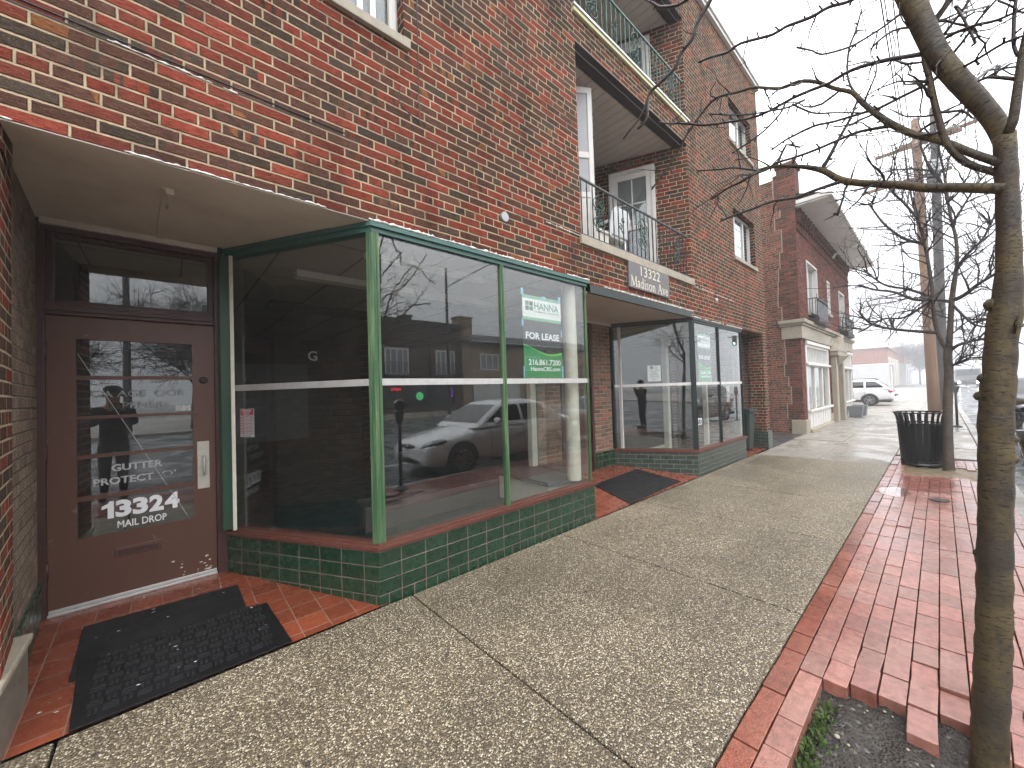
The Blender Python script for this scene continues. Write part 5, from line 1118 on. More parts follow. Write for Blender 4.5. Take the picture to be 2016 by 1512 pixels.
limbA = [(1980, 285, 48), (1962, 245, 50), (1938, 213, 50), (1911, 183, 52), (1876, 145, 52), (1845, 106, 51), (1822, 60, 52), (1806, 24, 53), (1792, -5, 55), (1760, -80, 55), (1720, -180, 50)]
limbB = [(1984, 262, 26), (1994, 240, 25), (2000, 200, 24), (2006, 155, 22), (2013, 105, 20), (2030, 20, 18), (2040, -120, 14)]
def trace(mb, pts, az, T=T1, step=0.025, n=8, up=False):
    Q = [plane_pt(x, y, T, az) for x, y, _ in pts]; r_ = [max(0.0012, wr(q, w_, up)) for q, (_, _, w_) in zip(Q, pts)]
    P, R = smooth_path(Q, r_, step); mb.tube(P, R, n); return P, R
PA, RA = trace(b, limbA, AZS + 0.25, n=18, up=True); trace(b, limbB, AZS - 0.5, n=12, up=True)
limbC = [(1975, 322, 16), (1955, 316, 15), (1915, 302, 14), (1849, 276, 13), (1801, 265, 12), (1753, 243, 12), (1716, 217, 10), (1694, 198, 9), (1678, 182, 8), (1643, 174, 7), (1607, 161, 7), (1571, 161, 6.5), (1536, 174, 6), (1486, 172, 5), (1457, 180, 5), (1411, 193, 5), (1386, 218, 4.5), (1353, 264, 4), (1336, 296, 3.5), (1310, 335, 3), (1283, 373, 3.5)]
limbD = [(1978, 350, 20), (1957, 339, 20), (1907, 323, 19), (1875, 297, 18), (1859, 270, 17), (1849, 236, 16), (1839, 198, 16), (1829, 150, 15), (1820, 110, 14), (1830, 60, 13), (1850, 30, 13), (1868, 5, 12), (1890, -50, 10), (1920, -140, 7)]
limbE = [(1975, 372, 21), (1957, 371, 20), (1875, 369, 18), (1828, 370, 17), (1769, 364, 15), (1690, 360, 13), (1650, 352, 12), (1621, 336, 11), (1578, 328, 8), (1528, 328, 7), (1493, 336, 6), (1461, 357, 5), (1432, 371, 4), (1400, 393, 3.5)]
main = []
for pts, az in ((limbC, AZS - 0.12), (limbD, AZS + 0.1), (limbE, AZS - 0.28)): main.append(trace(b, pts, az, n=9, up=pts is limbD))
# knots, collars and broken stubs of the trunk
for px, py, az, ln, r_ in ((1946, 600, AZS, 0.014, 0.026), (2003, 640, AZS, 0.010, 0.034), (1932, 745, AZS, 0.012, 0.022), (1999, 790, AZS + .3, 0.045, 0.016), (1992, 905, AZS, 0.02, 0.022), (1925, 780, AZS, 0.012, 0.02), (1998, 865, AZS, 0.012, 0.014), (1921, 1090, AZS, 0.008, 0.018), (1990, 1200, AZS, 0.008, 0.02)):
    c = plane_pt(px, py, T1, az); axis = plane_pt(1975 if py < 700 else 1962, py, T1, AZS); dv = (c - axis).normalized(); b.tube([axis + dv * 0.03, c - dv * 0.012, c + dv * ln * 0.5, c + dv * ln], [r_ * 1.5, r_ * 1.15, r_ * 0.75, r_ * 0.2], 9)
b.build('trunk', M_['bark'], t1)
tw = MB(); r1 = random.Random(21)
def nearest(px, py, sets):
    best = None
    for P_, R_ in sets:
        for q, r_ in zip(P_, R_):
            d = q - CAM; k = d.dot(FWD)
            if k <= 0: continue
            x, y = 1008 + FPX * d.dot(RGT) / k, 756 - FPX * d.dot(UPV) / k; e = (x - px) ** 2 + (y - py) ** 2
            if best is None or e < best[0]: best = (e, q)
    return best[1]
allp = main + [(PA, RA)]
TW = [  # traced side branches: az offset, anchor to nearest limb, points (px, py, width)
 (0.05, 1, [(1660, 356, 8), (1603, 375, 6), (1564, 389, 5), (1521, 396, 5), (1482, 411, 4.5), (1443, 425, 4), (1418, 436, 3)]),
 (0.2, 1, [(1618, 335, 8), (1636, 303, 7), (1650, 276, 6), (1671, 239, 5), (1682, 214, 4), (1690, 190, 3)]),
 (-0.1, 1, [(1818, 106, 9), (1782, 112, 8), (1746, 118, 8), (1693, 132, 7), (1661, 146, 6.5), (1632, 164, 6), (1603, 175, 6), (1561, 193, 5.5), (1536, 207, 5), (1500, 225, 4.5), (1461, 236, 4), (1389, 246, 4.5), (1353, 243, 5), (1318, 243, 3.5), (1298, 241, 4)]),
 (0.3, 1, [(1800, 10, 6), (1771, 29, 5), (1743, 50, 4), (1711, 71, 4), (1671, 93, 4), (1618, 107, 3.5), (1600, 100, 3), (1568, 93, 4)]),
 (0.15, 1, [(1822, 55, 5), (1789, 54, 4.5), (1757, 61, 4), (1728, 82, 4), (1714, 97, 3)]),
 (-0.2, 1, [(1848, 150, 7), (1828, 164, 6), (1778, 189, 5.5), (1728, 214, 5), (1703, 221, 5), (1643, 239, 4.5), (1603, 248, 4.5), (1561, 268, 4), (1543, 278, 3.5), (1518, 296, 3)]),
 (-0.05, 1, [(1766, 246, 7), (1693, 259, 5.5), (1650, 276, 5), (1603, 296, 5), (1561, 311, 4.5), (1528, 321, 4.5), (1508, 335, 4), (1486, 343, 3.5), (1461, 357, 3)]),
 (0.1, 1, [(1690, 190, 5), (1675, 170, 4), (1668, 140, 4), (1672, 95, 4), (1685, 60, 3.5), (1696, 20, 3)]),
 (0.1, 1, [(1528, 328, 5), (1540, 300, 4.5), (1548, 285, 4), (1575, 290, 3.5)]),
 (0.0, 1, [(1493, 336, 4), (1445, 330, 4), (1420, 333, 3.5), (1373, 336, 3)]),
 (-0.3, 1, [(1700, 362, 5), (1668, 364, 4), (1660, 390, 3.5), (1648, 425, 4)]),
 (0.1, 1, [(1545, 206, 4), (1535, 225, 3.5), (1505, 257, 3.5), (1470, 283, 3.5), (1441, 302, 3)]),
 (0.0, 1, [(1585, 196, 4), (1555, 210, 3.5), (1520, 218, 3), (1460, 226, 3), (1395, 224, 3)]),
 (0.0, 1, [(1560, 205, 4), (1600, 222, 3.5), (1640, 222, 3), (1690, 222, 3)]),
 (-0.4, 1, [(1870, 175, 6), (1859, 150, 5), (1857, 77, 5)]),
 (-0.5, 1, [(1850, 82, 6), (1880, 65, 6), (1923, 49, 6), (1962, 40, 5), (2016, 16, 4)]),
 (-0.6, 1, [(1890, 135, 6), (1920, 119, 5), (1976, 85, 5), (2016, 70, 4)]),
 (-0.2, 1, [(2000, 156, 7), (1975, 153, 7), (1944, 152, 6), (1925, 160, 4)]),
 (-0.2, 1, [(1944, 152, 5), (1965, 140, 4), (1990, 125, 4)]),
 (0.1, 1, [(1845, 222, 5), (1870, 220, 5), (1894, 217, 4), (1915, 233, 3)]),
 (-0.3, 1, [(1857, 70, 6), (1880, 40, 5), (1905, 5, 5), (1915, -30, 4)]),
 (-0.4, 1, [(1880, 12, 5), (1893, 30, 5), (1905, 52, 4), (1920, 85, 5), (1912, 92, 3)]),
 (-0.5, 1, [(2005, 110, 6), (1996, 90, 6), (1997, 30, 6), (2003, -20, 5)]),
 # long twigs hanging in from above the frame
 (0.15, 2, [(1720, -175, 10), (1560, -150, 9), (1430, -60, 8), (1399, 0, 8), (1374, 45, 7), (1364, 75, 7), (1342, 103, 7), (1328, 135, 6), (1292, 170, 6), (1277, 188, 6), (1273, 234, 5), (1255, 254, 4)]),
 (0.05, 2, [(1800, -40, 8), (1740, -40, 7), (1678, 0, 6), (1632, 14, 6), (1596, 34, 6.5), (1546, 53, 5.5), (1521, 68, 5.5), (1457, 86, 5), (1432, 103, 5), (1400, 112, 4.5), (1375, 123, 4)]),
 (0.1, 2, [(1560, -150, 7), (1420, -50, 6), (1348, 2, 6), (1326, 12, 6), (1298, 14, 6), (1287, 6, 4), (1270, 0, 3)]),
]
sets = list(allp)
for dz, anchor, pts in TW:
    q0 = nearest(pts[0][0], pts[0][1], sets)
    P_, R_ = trace(tw, pts, AZS + dz, T=(q0.x, q0.y), step=0.02, n=6); sets.append((P_, R_)); knobs(tw, P_, R_, r1, 0.045)
    for k in range(max(1, len(P_) // 9)):
        i = r1.randint(min(2, len(P_) - 1), len(P_) - 1); d = (P_[i] - P_[max(0, i - 2)]).normalized(); s = d.orthogonal(); s.rotate(Matrix.Rotation(r1.uniform(0, 6.28), 3, d))
        grow(tw, P_[i], d * 0.6 + s * 0.8, r1.uniform(0.06, 0.26), min(0.0035, R_[i] * 0.7), r1, 0, kink=0.3, seg=0.03)
q0 = nearest(1277, 188, sets); trace(tw, [(1277, 188, 4), (1268, 215, 4), (1254, 240, 3), (1240, 256, 3), (1227, 274, 3)], AZS + 0.1, T=(q0.x, q0.y), n=6)
for P_, R_ in main:
    knobs(tw, P_, R_, r1, 0.04)
    for k in range(14):
        i = r1.randint(len(P_) // 4, len(P_) - 2); d = (P_[i + 1] - P_[i - 1]).normalized(); s = d.orthogonal(); s.rotate(Matrix.Rotation(r1.uniform(0, 6.28), 3, d))
        grow(tw, P_[i], d * 0.5 + s, r1.uniform(0.1, 0.35), min(0.005, R_[i] * 0.6), r1, 1, kink=0.25, seg=0.035)
for k in range(9):
    i = r1.randint(6, len(PA) - 2); a = r1.uniform(-2.2, 0.9); grow(tw, PA[i], Vector((cos(a) * 0.7, sin(a) * 0.8, 0.6)), r1.uniform(0.4, 1.0), 0.006, r1, 1, kink=0.2)
tw.build('crown', M_['twig'], t1)

# second, slimmer street tree
T2 = (9.55, -0.05)
t2 = thing('street_tree', 'slim forked street tree standing beside the black litter bin', 'tree', (T2[0], T2[1], 0), 'bare street trees')
b = MB(); r2 = random.Random(5)
tk = [(1871, 945, 36), (1868, 925, 27), (1867, 890, 23), (1866, 850, 22), (1866, 800, 21), (1868, 740, 20), (1866, 700, 19), (1868, 680, 19)]
tk2 = [(1868, 685, 15), (1870, 660, 14), (1872, 620, 13), (1874, 590, 13), (1878, 560, 12), (1884, 520, 9), (1882, 470, 8), (1870, 420, 7), (1862, 360, 6), (1850, 300, 5), (1838, 240, 3)]
tk3 = [(1866, 690, 13), (1856, 676, 11), (1846, 655, 10), (1840, 630, 10), (1837, 600, 9), (1835, 570, 9), (1828, 520, 8), (1818, 470, 7), (1806, 430, 6), (1795, 390, 5), (1786, 340, 4), (1780, 290, 3)]
lim = []
for pts, az, n_ in ((tk, pi / 2, 14), (tk2, pi / 2 - 0.3, 10), (tk3, pi / 2 + 0.3, 10)): lim.append(trace(b, pts, az, T=T2, step=0.06, n=n_, up=True))
br = [([(1846, 655, 8), (1800, 652, 6), (1760, 648, 5), (1720, 640, 4.5), (1700, 625, 4), (1690, 612, 3)], 0.1), ([(1870, 690, 7), (1885, 680, 6), (1910, 672, 5.5), (1940, 667, 5), (1980, 660, 4)], -0.3), ([(1869, 722, 7), (1880, 718, 4), (1893, 720, 2)], -.2), ([(1880, 590, 8), (1900, 580, 7), (1925, 560, 6), (1950, 545, 5), (1990, 520, 4)], -0.5), ([(1874, 595, 7), (1845, 590, 6), (1800, 590, 5), (1760, 575, 4.5), (1720, 570, 4), (1690, 560, 3)], 0.2), ([(1835, 585, 6), (1790, 570, 5), (1740, 560, 4), (1700, 530, 3)], -0.1), ([(1884, 530, 6), (1905, 500, 5), (1935, 470, 4), (1960, 420, 3)], -0.3), ([(1820, 480, 6), (1780, 470, 5), (1740, 440, 4), (1710, 400, 3)], 0.2), ([(1806, 430, 5), (1780, 400, 4), (1750, 370, 4), (1730, 330, 3)], 0.4), ([(1876, 440, 5), (1900, 400, 4), (1925, 360, 3)], 0), ([(1862, 370, 4), (1830, 330, 4), (1810, 280, 3)], 0.5), ([(1836, 590, 5), (1780, 625, 4), (1740, 628, 3.5), (1700, 650, 3), (1690, 655, 2)], -0.4), ([(1875, 600, 5), (1920, 640, 4), (1960, 640, 3)], -0.6)]
b.build('trunk', M_['bark_b'], t2)
c2 = MB()
for pts, az in br:
    q0 = nearest(pts[0][0], pts[0][1], lim); P_, R_ = trace(c2, pts, pi / 2 + az, T=(q0.x, q0.y), step=0.06, n=6)
    for k in range(9):
        i = r2.randint(1, max(1, len(P_) - 2)); d = (P_[i + 1] - P_[i - 1]).normalized(); s = d.orthogonal(); s.rotate(Matrix.Rotation(r2.uniform(0, 6.28), 3, d))
        grow(c2, P_[i], d * 0.7 + s * 0.7 + Vector((0, 0, 0.2)), r2.uniform(0.4, 1.2), min(0.011, R_[i] * 0.75), r2, 2, kink=0.16, seg=0.09)
for P_, R_ in lim[1:]:
    for k in range(20):
        i = r2.randint(1, len(P_) - 2); a = r2.uniform(0, 6.28); grow(c2, P_[i], Vector((cos(a), sin(a), 0.7)), r2.uniform(0.5, 1.5), min(0.012, R_[i] * 0.6), r2, 2, kink=0.15, seg=0.09)
c2.build('crown', M_['twig_b'], t2)

# ------------------------------------------------------------------ poles and cables
def pole(x, y, hgt, r0, r1_, mat, label, arms, lean=(0, 0)):
    t = thing('utility_pole', label, 'utility pole', (x, y, 0), 'utility poles along the kerb'); b = MB(); b.smooth = True
    b.tube([(x + lean[0] * k / 8, y + lean[1] * k / 8, -0.05 + hgt * k / 8) for k in range(9)], [r0 + (r1_ - r0) * k / 8 for k in range(9)], 14); b.build('post', mat, t)
    for z, a, c in arms:
        ty = y + lean[1] * z / hgt; tx = x + lean[0] * z / hgt
        b = MB(); b.box(tx - 0.25, ty + a, z - 0.06, tx - 0.14, ty + c, z + 0.06); ar = b.build('crossarm', M_['wood_pole'], t)
        b = MB(); n_ = 5
        for k in range(n_): yy = ty + a + 0.1 + (c - a - 0.2) * k / (n_ - 1); b.lathe([(0.02, 0.0), (0.05, 0.03), (0.03, 0.08), (0.05, 0.12), (0.02, 0.17)], (tx - 0.19, yy, z + 0.06), 8)
        b.build('insulator', M_['galv'], ar)
        b = MB(); b.bar((tx - 0.19, ty, z - 0.7), (tx - 0.19, ty + c * 0.7, z - 0.06), 0.04, 0.02); b.build('brace', M_['galv'], ar)
    return t
p1 = pole(25.6, 0.22, 13.4, 0.21, 0.14, M_['wood_pole'], 'tall pale brown wooden utility pole with wooden crossarms', [(12.1, -1.35, 1.35), (10.6, -1.0, 1.9)], (0.0, 0.14))
b = MB(); b.smooth = True; b.tube([(25.3, -0.12, 10.2), (25.3, -0.12, 11.1)], 0.22, 12); b.build('transformer', M_['galv'], p1)
p2 = pole(27.4, -0.05, 14.5, 0.20, 0.15, M_['wood_dark'], 'dark utility pole just behind the pale brown one', [(13.0, -1.3, 1.2)], (0.0, -0.2))
p3 = pole(62, 0.1, 12.5, 0.18, 0.13, M_['wood_dark'], 'far hazy utility pole down the street', [(11.8, -1.3, 1.3), (10.8, -1.1, 1.1)])
def cable(y, z, sag, x0=-14, x1=62, r=0.010):
    b = MB(); P_ = []
    for a, c in ((x0, 25.4), (25.4, x1)):
        n_ = 18
        for k in range(n_ + 1): t = k / n_; P_.append((a + (c - a) * t, y, z - sag * 4 * t * (1 - t)))
    b.tube([p for i, p in enumerate(P_) if i == 0 or (Vector(p) - Vector(P_[i - 1])).length > 0.01], r, 5)
    tag(b.build('overhead_cable', M_['wire']), 'thin black overhead cable strung along the kerb between the poles', 'cable', 'overhead cables above the sidewalk')
for y, z, s in ((-1.2, 12.3, 0.5), (-0.6, 12.3, 0.55), (0.65, 12.3, 0.5), (1.3, 12.3, 0.6), (1.75, 10.8, 0.5), (0.95, 10.75, 0.45), (-0.75, 10.8, 0.5), (0.45, 9.2, 0.6), (0.3, 8.2, 0.5), (0.38, 7.4, 0.45)): cable(y, z, s)
# street lamp across the road (mirrored in the shop window) and traffic signal arm up the street
def lamp(x, y, label):
    t = thing('street_lamp', label, 'street lamp', (x, y, 0)); b = MB(); b.tube([(x, y, 0), (x, y, 10.6)], [0.13, 0.09], 12); b.build('pole', M_['wood_dark'], t)
    b = MB(); b.tube([(x, y, 9.2), (x + 0.9, y + 0.3, 9.8), (x + 3.0, y + 1.0, 11.1), (x + 4.2, y + 1.4, 11.6)], 0.045, 8); b.tube([(x, y, 10.3), (x + 3.0, y + 1.0, 11.3)], 0.015, 6); b.build('arm', M_['galv'], t)
    b = MB(); b.box(x + 4.1, y + 1.25, 11.5, x + 4.95, y + 1.6, 11.68); b.build('lantern', M_['galv'], t, bevel=0.05)
lamp(15.2, -18.2, 'street lamp with long arm on the far side, mirrored in the shop window')
t = thing('traffic_signal', 'grey traffic signal mast arm over the road in the fog', 'traffic signal', (44, -0.2, 0)); b = MB(); b.tube([(44, -0.2, 0), (44, -0.2, 6.2)], [0.16, 0.13], 12); b.build('pole', M_['galv'], t)
b = MB(); b.tube([(44, -0.2, 5.7), (43.6, -3, 6.1), (43.2, -9, 6.4)], [0.11, 0.09, 0.06], 10); b.build('mast_arm', M_['galv'], t)
for k, yy in enumerate((-5.2, -8.4)):
    b = MB(); b.box(43.1, yy - 0.2, 5.5, 43.4, yy + 0.2, 6.5); h_ = b.build('signal_head', M_['trim'], t, bevel=0.03)
    b = MB(); b.lathe([(0.001, 0.0), (0.11, 0.0)], (43.09, yy, 5.7), 16, (1, 0, 0)); b.build('signal_lamp', M_['sig_green'], h_)
# ------------------------------------------------------------------ the two storey neighbour
NB = thing('two_storey_building', 'two storey brick building with wide white eave and stone band next door', 'building', (18, 2.69, 0))
NY_ = 2.69; NX0, NX1 = 13.85, 23.5
w = MB(); wall_open(w, NX0, NX1, 0.0, 6.72, NY_, [(14.32, 17.85, 0.0, 2.74), (18.7, 19.75, 0.0, 2.55), (20.3, 23.2, 0.0, 2.74), (15.0, 16.55, 3.70, 5.35), (18.25, 18.75, 4.0, 5.25), (20.7, 22.05, 3.66, 5.25)], 0.25); w.quad((NX1, NY_, 0), (NX1, 14, 0), (NX1, 14, 6.72), (NX1, NY_, 6.72)); w.build('front_wall', M_['brick_rug'], NB)
w = MB(); w.quad((NX0, 16, -0.1), (NX0, NY_, -0.1), (NX0, NY_, 7.7), (NX0, 16, 7.7)); w.quad((NX0, 16, 7.7), (NX0, NY_ + .2, 7.7), (NX0 + .35, NY_ + .2, 7.7), (NX0 + .35, 16, 7.7)); w.quad((NX0 + .35, NY_ + .2, 6.5), (NX0 + .35, 16, 6.5), (NX0 + .35, 16, 7.7), (NX0 + .35, NY_ + .2, 7.7)); w.build('side_wall', M_['brick_side'], NB)
q = MB(); ql = MB(); rq = random.Random(12); z = 3.42
bounds = [(0.42, 2.62), ]
ed = []
zz = 0.42; yb = 3.02
while zz < 2.8: hh_ = rq.uniform(0.3, 0.62); ed.append((zz, min(zz + hh_, 2.8), NY_ + rq.uniform(0.24, 0.46))); zz += hh_
zz = 3.38
while zz < 7.9: hh_ = rq.uniform(0.35, 0.75); ed.append((zz, min(zz + hh_, 7.9), NY_ + rq.uniform(0.34, 0.52))); zz += hh_
prev = None
for a, c, y in ed:
    if prev is not None and prev[1] < 2.85 and a > 3.3: q.build('quoin_patch', M_['brick_quoin'], NB); q = MB()
    q.quad((NX0 - 0.004, y, a), (NX0 - 0.004, NY_ + 0.001, a), (NX0 - 0.004, NY_ + 0.001, c), (NX0 - 0.004, y, c)); ql.box(NX0 - 0.009, y - 0.002, a, NX0 - 0.001, y + 0.022, c)
    if prev is not None and abs(prev[1] - a) < 0.01: ql.box(NX0 - 0.0092, min(prev[2], y), a - 0.008, NX0 - 0.001, max(prev[2], y), a + 0.008)
    prev = (a, c, y)
q.build('quoin_patch', M_['brick_quoin'], NB); ql.build('mortar_seam', M_['stone'], NB)
ch = MB(); ch.box(NX0 - 0.01, NY_ - 0.02, 6.72, NX0 + 0.6, NY_ + 0.42, 7.95); ch.box(NX0 - 0.05, NY_ - 0.06, 7.952, NX0 + 0.64, NY_ + 0.46, 8.08); ch.build('chimney', M_['brick_quoin'], NB, bevel=0.01)
ev = MB(); ev.box(NX0 + 0.02, 1.93, 6.70, 24.1, NY_ + 0.1, 6.74); ev.build('eave_soffit', M_['white_soffit'], NB)
ev = MB(); ev.box(NX0 - 0.02, 1.83, 6.72, 24.15, 1.929, 6.86); ev.box(NX0 - 0.02, 1.93, 6.742, NX0 + 0.019, NY_ - 0.03, 6.86); ev.tube([(19.6, 1.9, 6.70), (19.55, 2.0, 6.62), (19.4, 2.55, 6.45), (19.4, 2.64, 6.3)], 0.045, 8); ev.build('gutter', M_['white'], NB, bevel=0.01)
rf = MB(); rf.poly([(NX0 + .1, 1.9, 6.87), (24.1, 1.9, 6.87), (22.5, 6.5, 8.3), (NX0 + .1, 6.5, 8.3)]); rf.build('roof', M_['roof_dark'], NB)
co = MB(); x = NX0 + 0.2
while x < NX1 - 0.1:
    co.box(x, NY_ - 0.10, 6.44, x + 0.17, NY_ - 0.001, 6.69); co.box(x + 0.02, NY_ - 0.06, 6.28, x + 0.15, NY_ - 0.0012, 6.439); x += 0.36
co.box(NX0, NY_ - 0.03, 6.02, NX1, NY_ - 0.001, 6.10); co.build('corbel_course', M_['brick_quoin'], NB, bevel=0.01)
stn = MB(); stn.box(NX0 - 0.05, NY_ - 0.05, 2.80, NX1 + .02, NY_ + 0.46, 3.18); stn.box(NX0 - 0.08, NY_ - 0.09, 3.182, NX1 + .05, NY_ + 0.5, 3.25); stn.box(NX0 - 0.12, NY_ - 0.14, 3.252, NX1 + .08, NY_ + 0.52, 3.36); stn.build('stone_band', M_['stone'], NB, bevel=0.015)
many('stone_base', M_['stone'], NB, [(NX0 - 0.05, NY_ - 0.06, -0.03, NX0 + 0.43, NY_ + 0.3, 0.40), (17.87, NY_ - 0.04, -0.02, 18.2, NY_, 0.35), (14.3, NY_ - 0.12, -0.02, 17.8, NY_ + .1, 0.09), (20.2, NY_ - 0.12, -0.02, 23.3, NY_ + .1, 0.09)], 0.01)
def shopfront(x0, x1, curt):
    f = MB(); y0, y1 = NY_ - 0.02, NY_ + 0.10
    f.box(x0, y0, 0.1, x0 + 0.16, y1, 2.73); f.box(x1 - 0.16, y0, 0.1, x1, y1, 2.73); f.box(x0 + .16, y0, 2.58, x1 - .16, y1, 2.73); f.box(x0 - .04, y0 - .05, 2.66, x1 + .04, y0 - 0.001, 2.76)
    f.box(x0 + .16, y0, 1.98, x1 - .16, y1, 2.12); f.box(x0 - .02, y0 - .06, 2.02, x1 + .02, y0 - .001, 2.09); f.box(x0 + .16, y0, 0.1, x1 - .16, y1, 0.62); f.box(x0 - .03, y0 - .08, 0.60, x1 + .03, y0 - .001, 0.67)
    n_ = 3
    for k in range(1, n_): xx = x0 + (x1 - x0) * k / n_; f.box(xx - .05, y0 + .01, 0.62, xx + .05, y1 - .01, 1.98)
    for k in range(14): xx = x0 + .2 + (x1 - x0 - .4) * k / 13; f.box(xx - .018, y0 + .02, 2.12, xx + .018, y1 - .02, 2.58)
    for k in range(9): xx = x0 + .2 + (x1 - x0 - .4) * k / 8; f.box(xx - .05, y0 - .015, 0.16, xx + .05, y0 - .001, 0.54)
    s = f.build('shop_window', M_['white'], NB, bevel=0.008)
    for k in range(n_): a, c = x0 + .16 + (x1 - x0 - .32) * k / n_, x0 + .16 + (x1 - x0 - .32) * (k + 1) / n_; pane(s, (a, NY_ + .04), (c, NY_ + .04), .62, 1.98, M_['glass_clean'])
    b = MB(); b.quad((x0 + .1, NY_ + .12, 2.1), (x1 - .1, NY_ + .12, 2.1), (x1 - .1, NY_ + .12, 2.6), (x0 + .1, NY_ + .12, 2.6)); b.build('transom_panel', M_['blind'], s)
    b = MB()
    for a, c in curt:
        k = 10
        for j in range(k): u0, u1 = a + (c - a) * j / k, a + (c - a) * (j + 1) / k; b.quad((u0, NY_ + .18 + .03 * (j % 2), .6), (u1, NY_ + .18 + .03 * ((j + 1) % 2), .6), (u1, NY_ + .18 + .03 * ((j + 1) % 2), 2.0), (u0, NY_ + .18 + .03 * (j % 2), 2.0))
    b.build('curtain', M_['curtain'], s); b = MB(); b.quad((x0, NY_ + 1.4, 0), (x1, NY_ + 1.4, 0), (x1, NY_ + 1.4, 2.8), (x0, NY_ + 1.4, 2.8)); b.build('interior_wall', M_['shop_wall'], s); return s
s1 = shopfront(14.34, 17.83, [(14.5, 15.3), (17.2, 17.7)]); shopfront(20.32, 23.18, [(20.5, 21.2), (22.4, 23.0)])
b = MB(); b.sphere((16.4, NY_ + 0.5, 1.15), 0.09, 6); b.build('lit_lamp', M_['lamp_warm'], s1)
ds = MB(); ds.box(18.32, NY_ - 0.16, 0, 18.68, NY_, 2.45); ds.box(19.78, NY_ - 0.16, 0, 20.14, NY_, 2.45); ds.box(18.25, NY_ - 0.24, 2.452, 20.22, NY_, 2.62); ds.prism([(18.2, NY_ - 0.26, 2.622), (20.27, NY_ - 0.26, 2.622), (19.23, NY_ - 0.26, 3.22)], (0, 0.26, 0)); ds.prism([(18.5, NY_ - 0.20, 2.1), (18.5, NY_ - 0.5, 2.44), (18.5, NY_ - 0.2, 2.44)], (0.14, 0, 0)); ds.build('door_surround', M_['stone'], NB, bevel=0.012)
b = MB(); b.quad((18.68, NY_ + .24, 0), (19.78, NY_ + .24, 0), (19.78, NY_ + .24, 2.5), (18.68, NY_ + .24, 2.5)); b.build('entrance_door', M_['frame_brown'], NB)
for x0, x1, z0, z1, l in ((15.0, 16.55, 3.70, 5.35, (0.5,)), (18.25, 18.75, 4.0, 5.25, ()), (20.7, 22.05, 3.66, 5.25, (0.5,))):
    wv = flat_window(x0 + 0.06, x1 - 0.06, z0 + 0.02, z1 - 0.06, l, NB, NY_, False, frame='white'); rv = MB(); rv.box(x0, NY_ - 0.012, z0, x0 + 0.055, NY_ + .24, z1); rv.box(x1 - 0.055, NY_ - 0.012, z0, x1, NY_ + .24, z1); rv.box(x0 + .055, NY_ - 0.012, z1 - 0.055, x1 - .055, NY_ + .24, z1); rv.build('window_surround', M_['white'], wv)
    s = MB(); s.box(x0 - .05, NY_ - .06, z0 - .09, x1 + .05, NY_ + .2, z0 - .001); s.build('window_sill', M_['stone'], wv)
def balconette(x0, x1, z0):
    f = MB(); y0 = NY_ - 0.24; f.box(x0 - .05, y0 - .04, z0 - 0.16, x1 + .05, NY_ - .001, z0)
    o = f.build('balconette', M_['steel_dark'], NB, bevel=0.01); r = MB()
    for z in (z0 + .04, z0 + .60): r.box(x0, y0, z, x1, y0 + .025, z + .025); r.box(x0, y0 + .026, z, x0 + .025, NY_, z + .025); r.box(x1 - .025, y0 + .026, z, x1, NY_, z + .025)
    n_ = int((x1 - x0) / 0.09)
    for k in range(n_ + 1): xx = x0 + .01 + (x1 - x0 - .02) * k / n_; r.bar((xx, y0 + .012, z0 + .0), (xx, y0 + .012, z0 + (.62 if k % n_ else .74)), .014, .014, (0, 1, 0))
    for k in range(3):
        for xx in (x0 + .012, x1 - .012): r.bar((xx, y0 + .05 + k * .075, z0), (xx, y0 + .05 + k * .075, z0 + .62), .014, .014, (0, 1, 0))
    r.box(x0 + .03, y0 + .005, z0 + .07, x1 - .03, y0 + .018, z0 + .52); r.build('railing', M_['iron'], o)
balconette(15.0, 16.7, 3.50); balconette(20.6, 22.2, 3.50)
def planter(x, y, label):
    b = MB(); v = [(x + a * .18, y + c * .18, 0.0) for a, c in ((-1, -1), (1, -1), (1, 1), (-1, 1))] + [(x + a * .24, y + c * .24, 0.46) for a, c in ((-1, -1), (1, -1), (1, 1), (-1, 1))] + [(x + a * .20, y + c * .20, 0.46) for a, c in ((-1, -1), (1, -1), (1, 1), (-1, 1))] + [(x + a * .19, y + c * .19, 0.40) for a, c in ((-1, -1), (1, -1), (1, 1), (-1, 1))]
    f = [(3, 2, 1, 0)] + [(i + k * 4, (i + 1) % 4 + k * 4, (i + 1) % 4 + 4 + k * 4, i + 4 + k * 4) for k in range(3) for i in range(4)] + [(12, 13, 14, 15)]
    b.add(v, f); tag(b.build('planter', M_['planter'], bevel=0.015), label, 'planter')
planter(21.3, 2.38, 'empty grey planter, the nearer of the two by the white shop front'); planter(22.4, 2.36, 'empty grey planter, the farther of the two by the white shop front')

